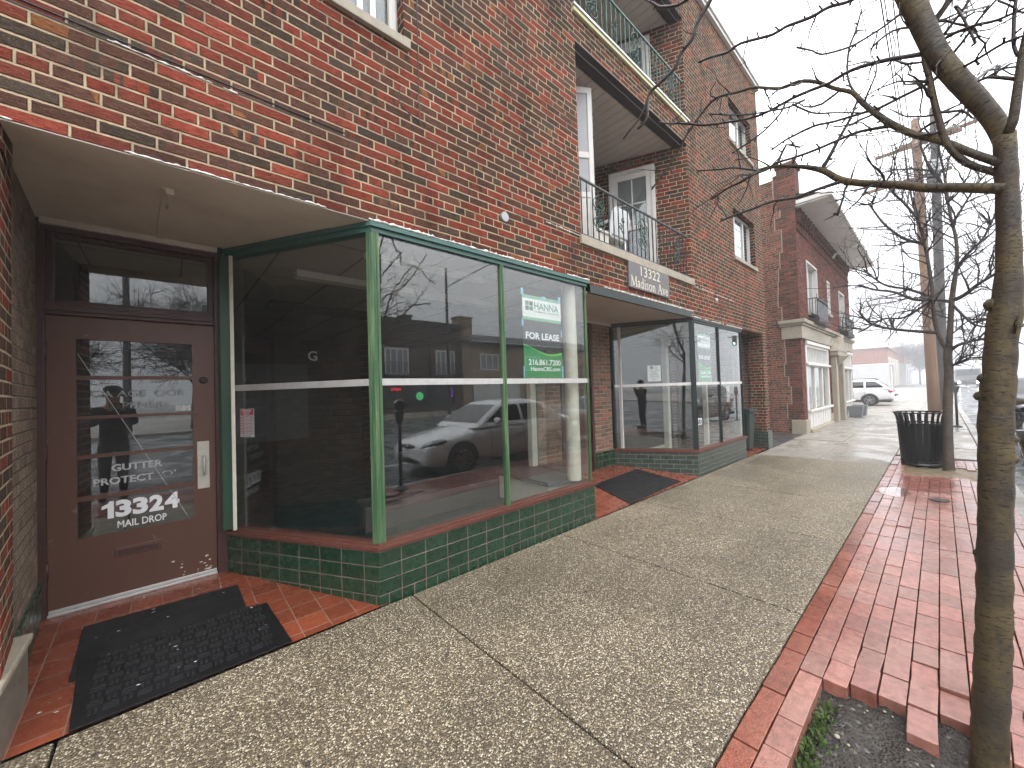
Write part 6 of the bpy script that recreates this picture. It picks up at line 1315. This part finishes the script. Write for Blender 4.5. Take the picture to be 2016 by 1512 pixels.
# ------------------------------------------------------------------ buildings fading into the fog
FB = thing('warehouse', 'red brick building with pale pilasters beyond the parking lot', 'building', (130, 8, 0))
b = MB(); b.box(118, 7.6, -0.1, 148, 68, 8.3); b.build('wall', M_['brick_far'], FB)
b = MB(); b.box(117.8, 7.4, 8.303, 148.2, 68.2, 8.75); b.build('parapet', M_['brick_quoin'], FB)
many('pilaster', M_['cream'], FB, [(119.5 + k * 6.2, 7.3, 0, 121 + k * 6.2, 7.599, 6.6) for k in range(5)])
many('window', M_['car_glass'], FB, [(121.4 + k * 6.2, 7.55, 1.4, 125.2 + k * 6.2, 7.599, 5.8) for k in range(4)])
WB = thing('white_building', 'white rendered building with brick upper storey in the fog', 'building', (168, 7, 0))
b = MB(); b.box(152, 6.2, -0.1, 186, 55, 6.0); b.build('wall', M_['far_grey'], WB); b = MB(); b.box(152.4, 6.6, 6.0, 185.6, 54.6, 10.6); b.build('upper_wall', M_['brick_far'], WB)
many('door', M_['blind'], WB, [(156 + k * 9, 6.12, 0.0, 160 + k * 9, 6.199, 4.4) for k in range(3)])
TW_ = thing('church_tower', 'pale tower block almost lost in the fog', 'tower', (400, 24, 0))
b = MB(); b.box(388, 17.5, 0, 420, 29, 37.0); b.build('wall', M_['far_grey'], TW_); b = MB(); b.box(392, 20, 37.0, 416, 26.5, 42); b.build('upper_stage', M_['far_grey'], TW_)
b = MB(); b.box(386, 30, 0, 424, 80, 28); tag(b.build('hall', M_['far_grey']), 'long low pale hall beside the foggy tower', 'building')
def far_tree(x, y, h, seed, label):
    t = thing('bare_tree', label, 'tree', (x, y, 0), 'bare trees in the fog'); r = random.Random(seed); b = MB(); b.tube([(x, y, 0), (x + .1, y, h * .3), (x, y + .1, h * .55)], [.2, .16, .1], 8); b.build('trunk', M_['bark_b'], t)
    c = MB(); [grow(c, Vector((x, y, h * (.25 + .3 * k / 14))), Vector((cos(k * 2.4), sin(k * 2.4), .9)), h * r.uniform(.3, .55), .06, r, 2, kink=.14, seg=.5) for k in range(15)]; c.build('crown', M_['twig_b'], t)
far_tree(1.2, -19.5, 9, 4, 'bare tree across the road, mirrored in the brown door')
far_tree(-4.5, -20, 8, 6, 'second bare tree across the road, behind the photographer')
pole(-1.4, -18.4, 11.5, 0.16, 0.11, M_['wood_dark'], 'utility pole across the road, mirrored in the brown door', [(10.6, -1.2, 1.2)])
far_tree(150, 3.6, 13, 1, 'bare tree far down the sidewalk in the fog'); far_tree(120, -22, 11, 2, 'bare tree across the road in the fog')

# ------------------------------------------------------------------ vehicles
def eval_mesh(mb, subsurf=0, cutters=()):
    o = mb.build('shell', M_['trim']); cs = []
    if subsurf: m = o.modifiers.new('s', 'SUBSURF'); m.levels = m.render_levels = subsurf
    for c in cutters:
        co_ = c.build('shell', M_['trim']); cs.append(co_); m = o.modifiers.new('b', 'BOOLEAN'); m.operation = 'DIFFERENCE'; m.object = co_; m.solver = 'EXACT'
    dg = bpy.context.evaluated_depsgraph_get(); dg.update(); me = bpy.data.meshes.new_from_object(o.evaluated_get(dg))
    out = MB(); out.smooth = True; out.add([v.co.copy() for v in me.vertices], [tuple(p.vertices) for p in me.polygons])
    for x in [o] + cs: bpy.data.objects.remove(x)
    return out
SPECS = {
 'sedan': dict(L=4.37, W=0.85, st=[(0.0, .60, .34, .58), (.06, .72, .24, .66), (.25, .80, .19, .73), (.8, .845, .18, .86), (1.3, .85, .18, .95), (2.0, .85, .18, .96), (3.0, .85, .18, .985), (3.7, .845, .2, 1.03), (4.1, .81, .24, 1.03), (4.3, .73, .32, .99), (4.37, .62, .42, .86)],
   cab=[(.90, 1.10, 4.0, .79), (1.1, 1.42, 3.74, .735), (1.3, 1.76, 3.38, .655), (1.40, 1.98, 3.12, .59), (1.455, 2.3, 2.85, .44)], wh=(.80, 3.37), wr=.315, win=[(0.16, 2.42), (2.50, 3.22)], belt=.99, wt=1.35),
 'suv': dict(L=4.95, W=0.97, st=[(0.0, .72, .42, .78), (.06, .84, .30, .95), (.3, .93, .26, 1.02), (.9, .965, .25, 1.08), (1.45, .97, .25, 1.13), (2.3, .97, .25, 1.14), (3.4, .97, .25, 1.15), (4.3, .965, .27, 1.16), (4.75, .93, .33, 1.12), (4.9, .88, .42, .98), (4.95, .8, .5, .85)],
   cab=[(1.06, 1.28, 4.84, .90), (1.3, 1.62, 4.62, .84), (1.52, 1.98, 4.36, .76), (1.64, 2.25, 4.16, .68), (1.70, 2.7, 3.8, .52)], wh=(.98, 3.88), wr=.375, win=[(0.2, 2.62), (2.72, 3.62), (3.72, 4.55)], belt=1.17, wt=1.56)}
def car(kind, x, y, ang, paint, label, z=-0.125, lit=False, scale=1.0, group=None, dirt_=False):
    sp_ = SPECS[kind]; t = thing('parked_car', label, 'car', (x, y, z), group); L, W = sp_['L'], sp_['W']
    Mx = Matrix.Translation((x, y, z)) @ Matrix.Rotation(ang, 4, 'Z') @ Matrix.Scale(scale, 4) @ Matrix.Translation((-L / 2, 0, 0))
    def half(w_, zb, zt): h = zt - zb; return [(0, zb), (.8 * w_, zb), (.96 * w_, zb + .1 * h), (w_, zb + .38 * h), (.985 * w_, zb + .68 * h), (.95 * w_, zb + .86 * h), (.82 * w_, zt - .01), (0, zt + .025)]
    def sec(xx):
        S_ = sp_['st']
        for a, b_ in zip(S_, S_[1:]):
            if a[0] <= xx <= b_[0]: f = (xx - a[0]) / (b_[0] - a[0]); return [a[i] + (b_[i] - a[i]) * f for i in range(1, 4)]
        return S_[-1][1:]
    b = MB(); n_ = 14
    for xx, w_, zb, zt in sp_['st']:
        h = half(w_, zb, zt); ringp = [(xx, yy, zz) for yy, zz in h] + [(xx, -yy, zz) for yy, zz in h[-2:0:-1]]; b.v += ringp
    for i in range(len(sp_['st']) - 1):
        for k in range(n_): k2 = (k + 1) % n_; b.f.append([i * n_ + k, (i + 1) * n_ + k, (i + 1) * n_ + k2, i * n_ + k2])
    b.f.append(list(range(n_))); e = (len(sp_['st']) - 1) * n_; b.f.append([e + k for k in range(n_)][::-1])
    m_ = len(b.f); b.mi = [0] * m_; b.sm = [True] * m_; b.uv = [None] * m_; b.col = [(1, 1, 1, 1)] * m_
    cut = []
    for xw in sp_['wh']: c = MB(); c.lathe([(0.001, -W - .1), (sp_['wr'] + .055, -W - .1), (sp_['wr'] + .055, W + .1), (0.001, W + .1)], (xw, 0, sp_['wr']), 24, (0, 1, 0)); cut.append(c)
    body = eval_mesh(b, 2, cut); body.xf(Mx); bd = body.build('body', M_[paint], t)
    bd.data.validate()
    b = MB(); b.box(.25, -W + .12, .28, L - .25, W - .12, .62); b.xf(Mx); b.build('underbody', M_['trim'], t)
    # cabin
    cab = sp_['cab']; b = MB(); b.smooth = True; rc = .13
    def rr(z_, xf, xr, hw):
        out = []
        for cx, cy, a0 in ((xr - rc, hw - rc, 0), (xf + rc, hw - rc, 90), (xf + rc, -hw + rc, 180), (xr - rc, -hw + rc, 270)):
            out += [(cx + rc * cos(RAD(a0 + 30 * k)), cy + rc * sin(RAD(a0 + 30 * k)), z_) for k in range(4)]
        return out
    vs = [p for c in cab for p in rr(*c)]; nn = 16; fs = [(i * nn + k, i * nn + (k + 1) % nn, (i + 1) * nn + (k + 1) % nn, (i + 1) * nn + k) for i in range(len(cab) - 1) for k in range(nn)] + [tuple((len(cab) - 1) * nn + k for k in range(nn))]
    b.add(vs, fs); b.xf(Mx); b.build('cabin', M_[paint], t)
    def at(z_, i):
        for a, c in zip(cab, cab[1:]):
            if a[0] <= z_ <= c[0]: return a[i] + (c[i] - a[i]) * (z_ - a[0]) / (c[0] - a[0])
        return cab[-1][i] if z_ > cab[-1][0] else cab[0][i]
    zs = sorted({sp_['belt'], sp_['wt'], *[c[0] for c in cab if sp_['belt'] < c[0] < sp_['wt']]})
    for s in (-1, 1):
        for k, (a0, a1) in enumerate(sp_['win']):
            b = MB(); last = k == len(sp_['win']) - 1
            for z0, z1 in zip(zs, zs[1:]):
                P_ = []
                for zz in (z0, z1):
                    l = at(zz, 1) + a0 if k == 0 else a0; r_ = min(a1, at(zz, 2) - .16) if last else a1; l = min(l, r_ - .02); yy = s * (at(zz, 3) + .005); P_.append(((l, yy, zz), (r_, yy, zz)))
                b.quad(P_[0][0], P_[0][1], P_[1][1], P_[1][0])
            b.xf(Mx); b.build('side_window', M_['car_glass'], t)
    for i, sg, nm in ((1, -1, 'windscreen'), (2, 1, 'rear_window')):
        b = MB()
        for z0, z1 in zip(zs, zs[1:]):
            P_ = [[(at(zz, i) + sg * .006, -(at(zz, 3) - .09), zz), (at(zz, i) + sg * .006, at(zz, 3) - .09, zz)] for zz in (z0, z1)]; b.quad(P_[0][0], P_[0][1], P_[1][1], P_[1][0])
        b.xf(Mx); b.build(nm, M_['car_glass'], t)
    wr_ = sp_['wr']
    for xw in sp_['wh']:
        for s in (-1, 1):
            b = MB(); b.smooth = True; yc = s * (W - .11); b.lathe([(wr_ * .66, -.10), (wr_ * .9, -.105), (wr_, -.07), (wr_, .07), (wr_ * .9, .105), (wr_ * .66, .10)], (xw, yc, wr_), 28, (0, 1, 0)); b.xf(Mx); wo_ = b.build('wheel', M_['tyre'], t)
            b = MB(); yo = yc + s * .085; b.lathe([(wr_ * .60, -.01), (wr_ * .68, -.012), (wr_ * .68, .012), (wr_ * .60, .01)], (xw, yo, wr_), 28, (0, 1, 0))
            for k in range(5):
                a = 2 * pi * k / 5 + .3; dv = Vector((cos(a), 0, sin(a))); pv_ = Vector((-sin(a), 0, cos(a)))
                for o_ in (-.3, .3): b.bar(Vector((xw, yo, wr_)) + pv_ * o_ * .05, Vector((xw, yo, wr_)) + dv * wr_ * .63 + pv_ * o_ * .16, .035, .02, (0, 1, 0))
            b.lathe([(0.001, -.02), (.05, -.02), (.05, .02), (0.001, .02)], (xw, yo, wr_), 14, (0, 1, 0)); b.xf(Mx); b.build('rim', M_['rim'], wo_)
            b = MB(); b.lathe([(0.001, 0), (wr_ * .66, 0)], (xw, yc + s * .04, wr_), 20, (0, 1, 0)); b.xf(Mx); b.build('brake_disc', M_['trim'], wo_)
    w0, zb0, zt0 = sec(.25); hz = zt0 - .10
    for s in (-1, 1):
        b = MB(); b.sphere((0, 0, 0), 1.0, 8); e = MB(); e.smooth = True
        b.xf(Mx @ Matrix.Translation((.27, s * (w0 - .185), hz + .015)) @ Matrix.Rotation(s * .42, 4, 'Z') @ Matrix.Rotation(-.20, 4, 'Y') @ Matrix.Diagonal((.27, .125, .085, 1))); b.build('headlight', M_['lamp_on' if lit else 'lens'], t)
        b = MB(); w1_, zb1, zt1 = sec(L - .12); b.sphere((0, 0, 0), 1.0, 8); b.xf(Mx @ Matrix.Translation((L - .17, s * (w1_ - .09), zt1 - .13)) @ Matrix.Rotation(s * .45, 4, 'Z') @ Matrix.Diagonal((.20, .09, .085, 1))); b.build('tail_light', M_['tail'], t)
        b = MB(); b.sphere((0, 0, 0), 1.0, 8); b.xf(Mx @ Matrix.Translation((at(sp_['belt'], 1) + .36, s * (W + .07), sp_['belt'] + .03)) @ Matrix.Diagonal((.07, .115, .075, 1))); b.build('wing_mirror', M_[paint], t)
        b = MB()
        for xx in [q_[1] + .04 for q_ in sp_['win'][:2]] + [sp_['win'][0][0] + at(sp_['belt'], 1) + .10]:
            hsec = half(*sec(xx)); b.tube([(xx, s * (yy + .001), zz) for yy, zz in hsec[2:7]], .0045, 5)
        b.xf(Mx); b.build('door_seam', M_['trim'], t)
        b = MB()
        for q_ in sp_['win'][:2]: xx = q_[1] - .12; hh_ = half(*sec(xx)); b.box(xx - .1, s * (hh_[4][0] - .006), hh_[4][1] - .012, xx + .1, s * (hh_[4][0] + .026), hh_[4][1] + .018)
        b.xf(Mx); b.build('door_handle', M_[paint], t, bevel=.006)
    b = MB(); fz = sp_['st'][1]; b.smooth = True; b.sphere((0, 0, 0), 1.0, 8); b.xf(Mx @ Matrix.Translation((.045, 0, fz[3] - .07)) @ Matrix.Diagonal((.05, .36, .055, 1))); gr = b.build('grille', M_['trim'], t)
    b = MB(); b.sphere((0, 0, 0), 1.0, 8); b.xf(Mx @ Matrix.Translation((.05, 0, fz[2] + .10)) @ Matrix.Diagonal((.06, .56, .07, 1))); b.build('lower_grille', M_['trim'], t)
    b = MB(); b.smooth = True; b.tube([(-.01, .085 * cos(a * .3927), fz[3] - .07 + .045 * sin(a * .3927)) for a in range(17)], .006, 6); b.bar((-.012, -.035, fz[3] - .10), (-.012, -.015, fz[3] - .04), .012, .012); b.bar((-.012, .015, fz[3] - .10), (-.012, .035, fz[3] - .04), .012, .012); b.bar((-.012, -.025, fz[3] - .075), (-.012, .025, fz[3] - .065), .01, .01); b.xf(Mx); b.build('badge', M_['chrome'], gr)
    b = MB(); b.box(L - .005, -.26, sp_['st'][-2][2] + .28, L + .02, .26, sp_['st'][-2][2] + .40); b.xf(Mx); b.build('number_plate', M_['paper'], t)
    if kind == 'suv':
        b = MB(); [b.tube([(2.3, s * .58, 1.70), (2.5, s * .58, 1.75), (4.1, s * .58, 1.74), (4.25, s * .58, 1.67)], .02, 6) for s in (-1, 1)]; b.xf(Mx); b.build('roof_rail', M_['trim'], t)
        b = MB(); b.box(.1, -W + .02, .26, L - .08, W - .02, .40); b.xf(Mx); b.build('cladding', M_['trim'], t, bevel=.03)
    return t
G_ = 'cars parked along the kerb'
car('sedan', 5.74, -1.64, 0, 'paint_white', 'white saloon parked at the kerb, mirrored in the big shop window', group=G_)
car('sedan', 11.1, -1.86, pi, 'paint_black', 'black car parked at the kerb at the edge of the view', group=G_)
car('suv', 17.5, -1.95, 0, 'paint_black', 'black estate with roof rails parked at the kerb, mirrored in the far shop window', group=G_)
car('suv', 31.9, 4.15, -pi / 2, 'paint_white', 'white off-roader parked nose in beside the two storey building', z=-0.02, scale=0.93)
car('sedan', 120, -4.2, 0, 'paint_grey', 'oncoming car with lit headlights far down the foggy road', lit=True)
car('sedan', 150, -7.2, 0, 'paint_grey', 'second oncoming car with lit headlights, farther in the fog', lit=True)
car('sedan', 33, -15.8, pi, 'paint_grey', 'grey car parked across the road', group=G_) if False else None
tr = thing('box_truck', 'white box truck backed up behind the white off-roader', 'truck', (37.2, 6, 0))
b = MB(); b.box(36.1, 2.25, 0.62, 38.4, 8.4, 2.62); b.build('cargo_box', M_['truck_white'], tr, bevel=0.03)
b = MB(); frame_rect(b, 36.14, 38.36, 0.64, 2.60, 2.20, 2.249, 0.07); b.build('rear_frame', M_['alum'], tr); b = MB(); b.box(36.2, 8.5, 0.5, 38.3, 10.4, 2.3); b.build('cab', M_['truck_white'], tr, bevel=0.15, seg=4)
b = MB(); b.box(36.5, 2.3, 0.42, 38.0, 10.2, 0.6); b.box(36.2, 2.02, 0.40, 38.3, 2.2, 0.52); b.build('chassis', M_['trim'], tr)
for yy in (3.6, 9.3):
    for xx in (36.35, 38.15): b = MB(); b.smooth = True; b.lathe([(0.001, -.13), (.38, -.13), (.42, -.08), (.42, .08), (.38, .13), (0.001, .13)], (xx, yy, 0.42), 22, (1, 0, 0)); b.build('wheel', M_['tyre'], tr)
lo = thing('lorry', 'grey lorry coming down the road in the fog', 'truck', (97, -2.9, -0.1))
b = MB(); b.box(94, -4.3, 0.9, 96.4, -1.6, 2.9); b.build('cab', M_['paint_grey'], lo, bevel=0.15, seg=3); b = MB(); b.box(93.97, -4.1, 1.8, 93.99, -1.8, 2.7); b.build('windscreen', M_['car_glass'], lo); b = MB(); b.box(96.6, -4.4, 0.8, 104, -1.5, 3.5); b.build('cargo_box', M_['truck_white'], lo); b = MB(); b.box(93.8, -4.2, 0.35, 104, -1.7, 0.78); b.build('chassis', M_['trim'], lo)
for yy in (-3.9, -2.0): b = MB(); b.sphere((93.8, yy, 0.72), 0.14, 6); b.build('headlight', M_['lamp_on'], lo)
for xx in (95, 102):
    for yy in (-4.2, -1.7): b = MB(); b.lathe([(0.001, -.14), (.46, -.14), (.46, .14), (0.001, .14)], (xx, yy, 0.34), 18, (0, 1, 0)); b.build('wheel', M_['tyre'], lo)

# ------------------------------------------------------------------ across the road (seen in the shop windows)
OY = -24.5
def opposite(name, label, x0, x1, h, brick, wins, chims, base, extra=None):
    t = thing(name, label, 'building', ((x0 + x1) / 2, OY, 0)); b = MB(); b.box(x0, OY - 12, -0.05, x1, OY, h); b.build('wall', M_[brick], t)
    b = MB(); b.box(x0 - .1, OY - 12, h + .002, x1 - .02, OY + .35, h + .25); b.build('roof', M_['roof_dark'], t)
    for cx, cw, chh in chims: b = MB(); b.box(cx, OY - 2.4, h + .25, cx + cw, OY - 1.2, h + chh); b.box(cx - .1, OY - 2.5, h + chh, cx + cw + .1, OY - 1.1, h + chh + .15); b.build('chimney', M_[brick], t)
    for a, c, z0, z1, kind in wins:
        f = MB(); frame_rect(f, a, c, z0, z1, OY + .01, OY + .07, .12); n_ = 3 if kind == 'w' else 4
        for k in range(1, n_): xx = a + (c - a) * k / n_; f.box(xx - .05, OY + .012, z0 + .12, xx + .05, OY + .06, z1 - .12)
        w_ = f.build('window', M_['white'], t); g_ = MB(); g_.quad((a + .1, OY + .02, z0 + .1), (c - .1, OY + .02, z0 + .1), (c - .1, OY + .02, z1 - .1), (a + .1, OY + .02, z1 - .1)); g_.build('glass_pane', M_['blind'], w_)
        if kind == 'd':
            r = MB(); r.box(a - .2, OY + .5, z0 + 1.0, c + .2, OY + .53, z0 + 1.04); r.box(a - .2, OY + .5, z0, c + .2, OY + .53, z0 + .05); r.box(a - .25, OY + .001, z0 - .15, c + .25, OY + .6, z0 - .01)
            for k in range(15): xx = a - .2 + (c - a + .4) * k / 14; r.box(xx - .012, OY + .505, z0, xx + .012, OY + .525, z0 + 1.0)
            r.build('balcony_railing', M_['iron'], w_)
    for a, c, z0, z1, m in base: b = MB(); b.box(a, OY + .002, z0, c, OY + .08, z1); b.build('shop_window', M_[m], t)
    return t
o1 = opposite('shop_building', 'dark brick building with white balcony doors across the road, mirrored in the shop window', 2, 20.7, 7.6, 'brick_dark', [(13.2, 15.3, 3.15, 5.4, 'd'), (17.9, 19.9, 3.15, 5.4, 'd'), (7.5, 9.6, 3.15, 5.4, 'd')], [(15.6, .7, .8), (2.6, .7, .8)], [(3, 8, .5, 2.4, 'car_glass'), (9, 14, .5, 2.4, 'car_glass'), (15, 19.8, .5, 2.4, 'car_glass')])
b = MB(); b.lathe([(0.001, .0), (.34, .0)], (16.2, OY + .12, 1.35), 28, (0, 1, 0)); ns = b.build('neon_sign', M_['neon_green'], None); tag(ns, 'round lit green sign in a window across the road', 'sign')
b = MB(); b.lathe([(.14, .01), (.22, .01)], (16.2, OY + .125, 1.35), 20, (0, 1, 0)); b.box(16.1, OY + .13, 1.28, 16.22, OY + .135, 1.42); b.build('emblem', M_['paper'], ns)
b = MB(); put_text(b, 'OPEN', (0, OY + .12, 0), (1, 0, 0), Z_, (0, 1, 0), 13.6, 1.85, 14.5, 2.1, .02); tag(b.build('neon_sign', M_['neon_red']), 'small lit red letters in a shop window across the road', 'sign')
b = MB(); frame_rect(b, 19.2, 19.5, 1.2, 1.9, OY + .1, OY + .14, .07); tag(b.build('neon_sign', M_['neon_purple']), 'lit purple rectangle in a shop window across the road', 'sign')
o2 = opposite('tan_building', 'tan brick building with dark hipped roof across the road', 20.8, 46, 6.2, 'brick_tan', [(22.9, 25.2, 3.7, 5.3, 'w'), (29, 31.2, 3.7, 5.3, 'w'), (35, 37.2, 3.7, 5.3, 'w')], [(21.3, 1.6, 2.7)], [(22, 28, .5, 2.3, 'far_grey'), (30, 36, .5, 2.3, 'car_glass')])
b = MB(); b.poly([(20.8, OY + .5, 6.47), (46, OY + .5, 6.47), (46, OY - 4, 7.9), (20.8, OY - 4, 7.9)]); b.build('roof_slope', M_['roof_dark'], o2)

# ------------------------------------------------------------------ the air
hz = MB(); hz.box(-432, -432, -2.3, 432, 432, 46.0); hm = bpy.data.materials.new('fog_air'); hm.use_nodes = True; hn = hm.node_tree; hn.nodes.clear()
ho = hn.nodes.new('ShaderNodeOutputMaterial'); hv = hn.nodes.new('ShaderNodeVolumePrincipled'); hv.inputs['Color'].default_value = (0.95, 0.97, 1.0, 1); hv.inputs['Density'].default_value = 0.003; hv.inputs['Anisotropy'].default_value = 0.0
hn.links.new(hv.outputs[0], ho.inputs['Volume']); tag(hz.build('haze', hm), kind='stuff')
# ------------------------------------------------------------------ the photographer, seen only as a dark reflection
def skinned(name, chains, mat, parent, sub=2):
    """chains: list of point lists ((x,y,z),r); points shared by coordinates are welded"""
    idx, vs, rs_, es = {}, [], [], []
    for ch in chains:
        prev = None
        for p, r in ch:
            k = tuple(round(c, 4) for c in p)
            if k not in idx: idx[k] = len(vs); vs.append(p); rs_.append(r)
            if prev is not None and prev != idx[k]: es.append((prev, idx[k]))
            prev = idx[k]
    me = bpy.data.meshes.new(name); me.from_pydata(vs, es, []); o = bpy.data.objects.new(name, me); COL.objects.link(o)
    o.modifiers.new('skin', 'SKIN'); sv = me.skin_vertices[0].data
    for i, r in enumerate(rs_): sv[i].radius = r if hasattr(r, '__len__') else (r, r)
    sv[0].use_root = True; m = o.modifiers.new('s', 'SUBSURF'); m.levels = m.render_levels = sub
    dg = bpy.context.evaluated_depsgraph_get(); dg.update(); m2 = bpy.data.meshes.new_from_object(o.evaluated_get(dg)); m2.name = name
    bpy.data.objects.remove(o); m2.materials.clear(); m2.materials.append(mat)
    for p in m2.polygons: p.use_smooth = True; p.material_index = 0
    r = bpy.data.objects.new(name, m2); COL.objects.link(r)
    if parent:
        r.parent = parent
        if parent.type == 'EMPTY': r.matrix_parent_inverse = Matrix.Translation(-Vector(parent.location))
    return r
PX_, PY_ = -0.62, -0.60
pe = thing('person', 'person in black jacket and cap taking a picture, mirrored in the brown door', 'person', (PX_, PY_, 0))
def at_(x, y, z): return (PX_ + x, PY_ + y, z)
pel = (at_(0, 0, 0.95), 0.145)
torso = [pel, (at_(0, 0, 1.12), 0.14), (at_(0, 0.01, 1.30), 0.155), (at_(0, 0, 1.42), 0.11), (at_(0, 0.01, 1.50), 0.062), (at_(0, 0.03, 1.58), 0.085), (at_(0, 0.035, 1.66), 0.10), (at_(0, 0.03, 1.73), 0.075)]
def arm(s): return [(at_(0, 0, 1.42), 0.11), (at_(0.19 * s, 0, 1.40), 0.062), (at_(0.24 * s, 0.06, 1.17), 0.050), (at_(0.12 * s + 0.05, 0.21, 1.36), 0.036), (at_(0.07 * s + 0.05, 0.26, 1.42), 0.032), (at_(0.06 * s + 0.05, 0.29, 1.455), 0.036)]
def fing(s): 
    out = []; h = at_(0.06 * s + 0.05, 0.29, 1.455)
    for k in range(4): dz = 0.022 - k * 0.017; L = (0.9, 1.0, 0.95, 0.75)[k]; out.append([(h, 0.036), (at_(0.06 * s + 0.05 - 0.015 * s, 0.335, 1.46 + dz), 0.0095), (at_(0.06 * s + 0.05 - 0.04 * s * L, 0.35, 1.463 + dz), 0.009), (at_(0.06 * s + 0.05 - 0.062 * s * L, 0.345, 1.465 + dz), 0.008)])
    out.append([(h, 0.036), (at_(0.06 * s + 0.05 - 0.02 * s, 0.29, 1.495), 0.0105), (at_(0.06 * s + 0.05 - 0.045 * s, 0.305, 1.512), 0.009)]); return out
def leg(s): return [pel, (at_(0.095 * s, 0, 0.86), 0.095), (at_(0.10 * s, 0.015, 0.50), 0.062), (at_(0.105 * s, -0.01, 0.30), 0.056), (at_(0.11 * s, -0.02, 0.09), 0.040), (at_(0.115 * s, 0.05, 0.045), 0.038), (at_(0.12 * s, 0.16, 0.035), 0.030)]
skinned('body', [torso, arm(-1), arm(1), leg(-1), leg(1)] + fing(-1) + fing(1), M_['skin'], pe, 1)
G1 = 1.16
skinned('jacket', [[(at_(0, 0, 0.80), 0.17), (pel[0], 0.185)] + [(p, r * G1) for p, r in torso[1:4]] + [(at_(0, 0.0, 1.475), 0.075)], [(p, r * (G1 + .06)) for p, r in arm(-1)[:5]], [(p, r * (G1 + .06)) for p, r in arm(1)[:5]]], M_['cloth'], pe, 2)
skinned('trousers', [[(at_(0, 0, 1.0), 0.15), (pel[0], 0.158)], *[[(pel[0], 0.158)] + [(p, r * 1.2) for p, r in leg(s)[1:5]] for s in (-1, 1)]], M_['jeans'], pe, 2)
for s in (-1, 1): b = MB(); b.sphere((0, 0, 0), 1.0, 8); b.xf(Matrix.Translation(Vector(at_(0.117 * s, 0.06, 0.05))) @ Matrix.Diagonal((0.055, 0.15, 0.055, 1))); b.build('shoe', M_['trim'], pe)
b = MB(); b.smooth = True; b.lathe([(0.118, 0.0), (0.116, 0.05), (0.095, 0.09), (0.05, 0.115), (0.001, 0.12)], at_(0, 0.035, 1.675), 20); b.prism([at_(-0.08, 0.12, 1.685), at_(0.08, 0.12, 1.685), at_(0.06, 0.22, 1.672), at_(-0.06, 0.22, 1.672)], (0, 0, 0.008)); b.build('cap', M_['cloth'], pe)
b = MB(); b.prism([at_(-0.012, 0.125, 1.60), at_(0.012, 0.125, 1.60), at_(0, 0.128, 1.645)], (0, 0.022, -0.004)); b.build('nose', M_['skin'], pe)
for sx in (-1, 1):
    b = MB(); b.sphere(at_(sx * 0.034, 0.118, 1.648), 0.010, 5); b.build('eye', M_['trim'], pe)
    b = MB(); b.sphere(at_(sx * 0.102, 0.03, 1.635), 0.022, 5); b.build('ear', M_['skin'], pe)
b = MB(); b.box(*at_(-0.03, 0.128, 1.582), *at_(0.03, 0.134, 1.588)); b.build('mouth', M_['pink'], pe)
b = MB(); b.box(PX_ - 0.025, PY_ + 0.322, 1.435, PX_ + 0.125, PY_ + 0.332, 1.51); ph = b.build('phone', M_['trim'], None, bevel=0.006); tag(ph, 'black phone held out sideways by the photographer', 'phone')
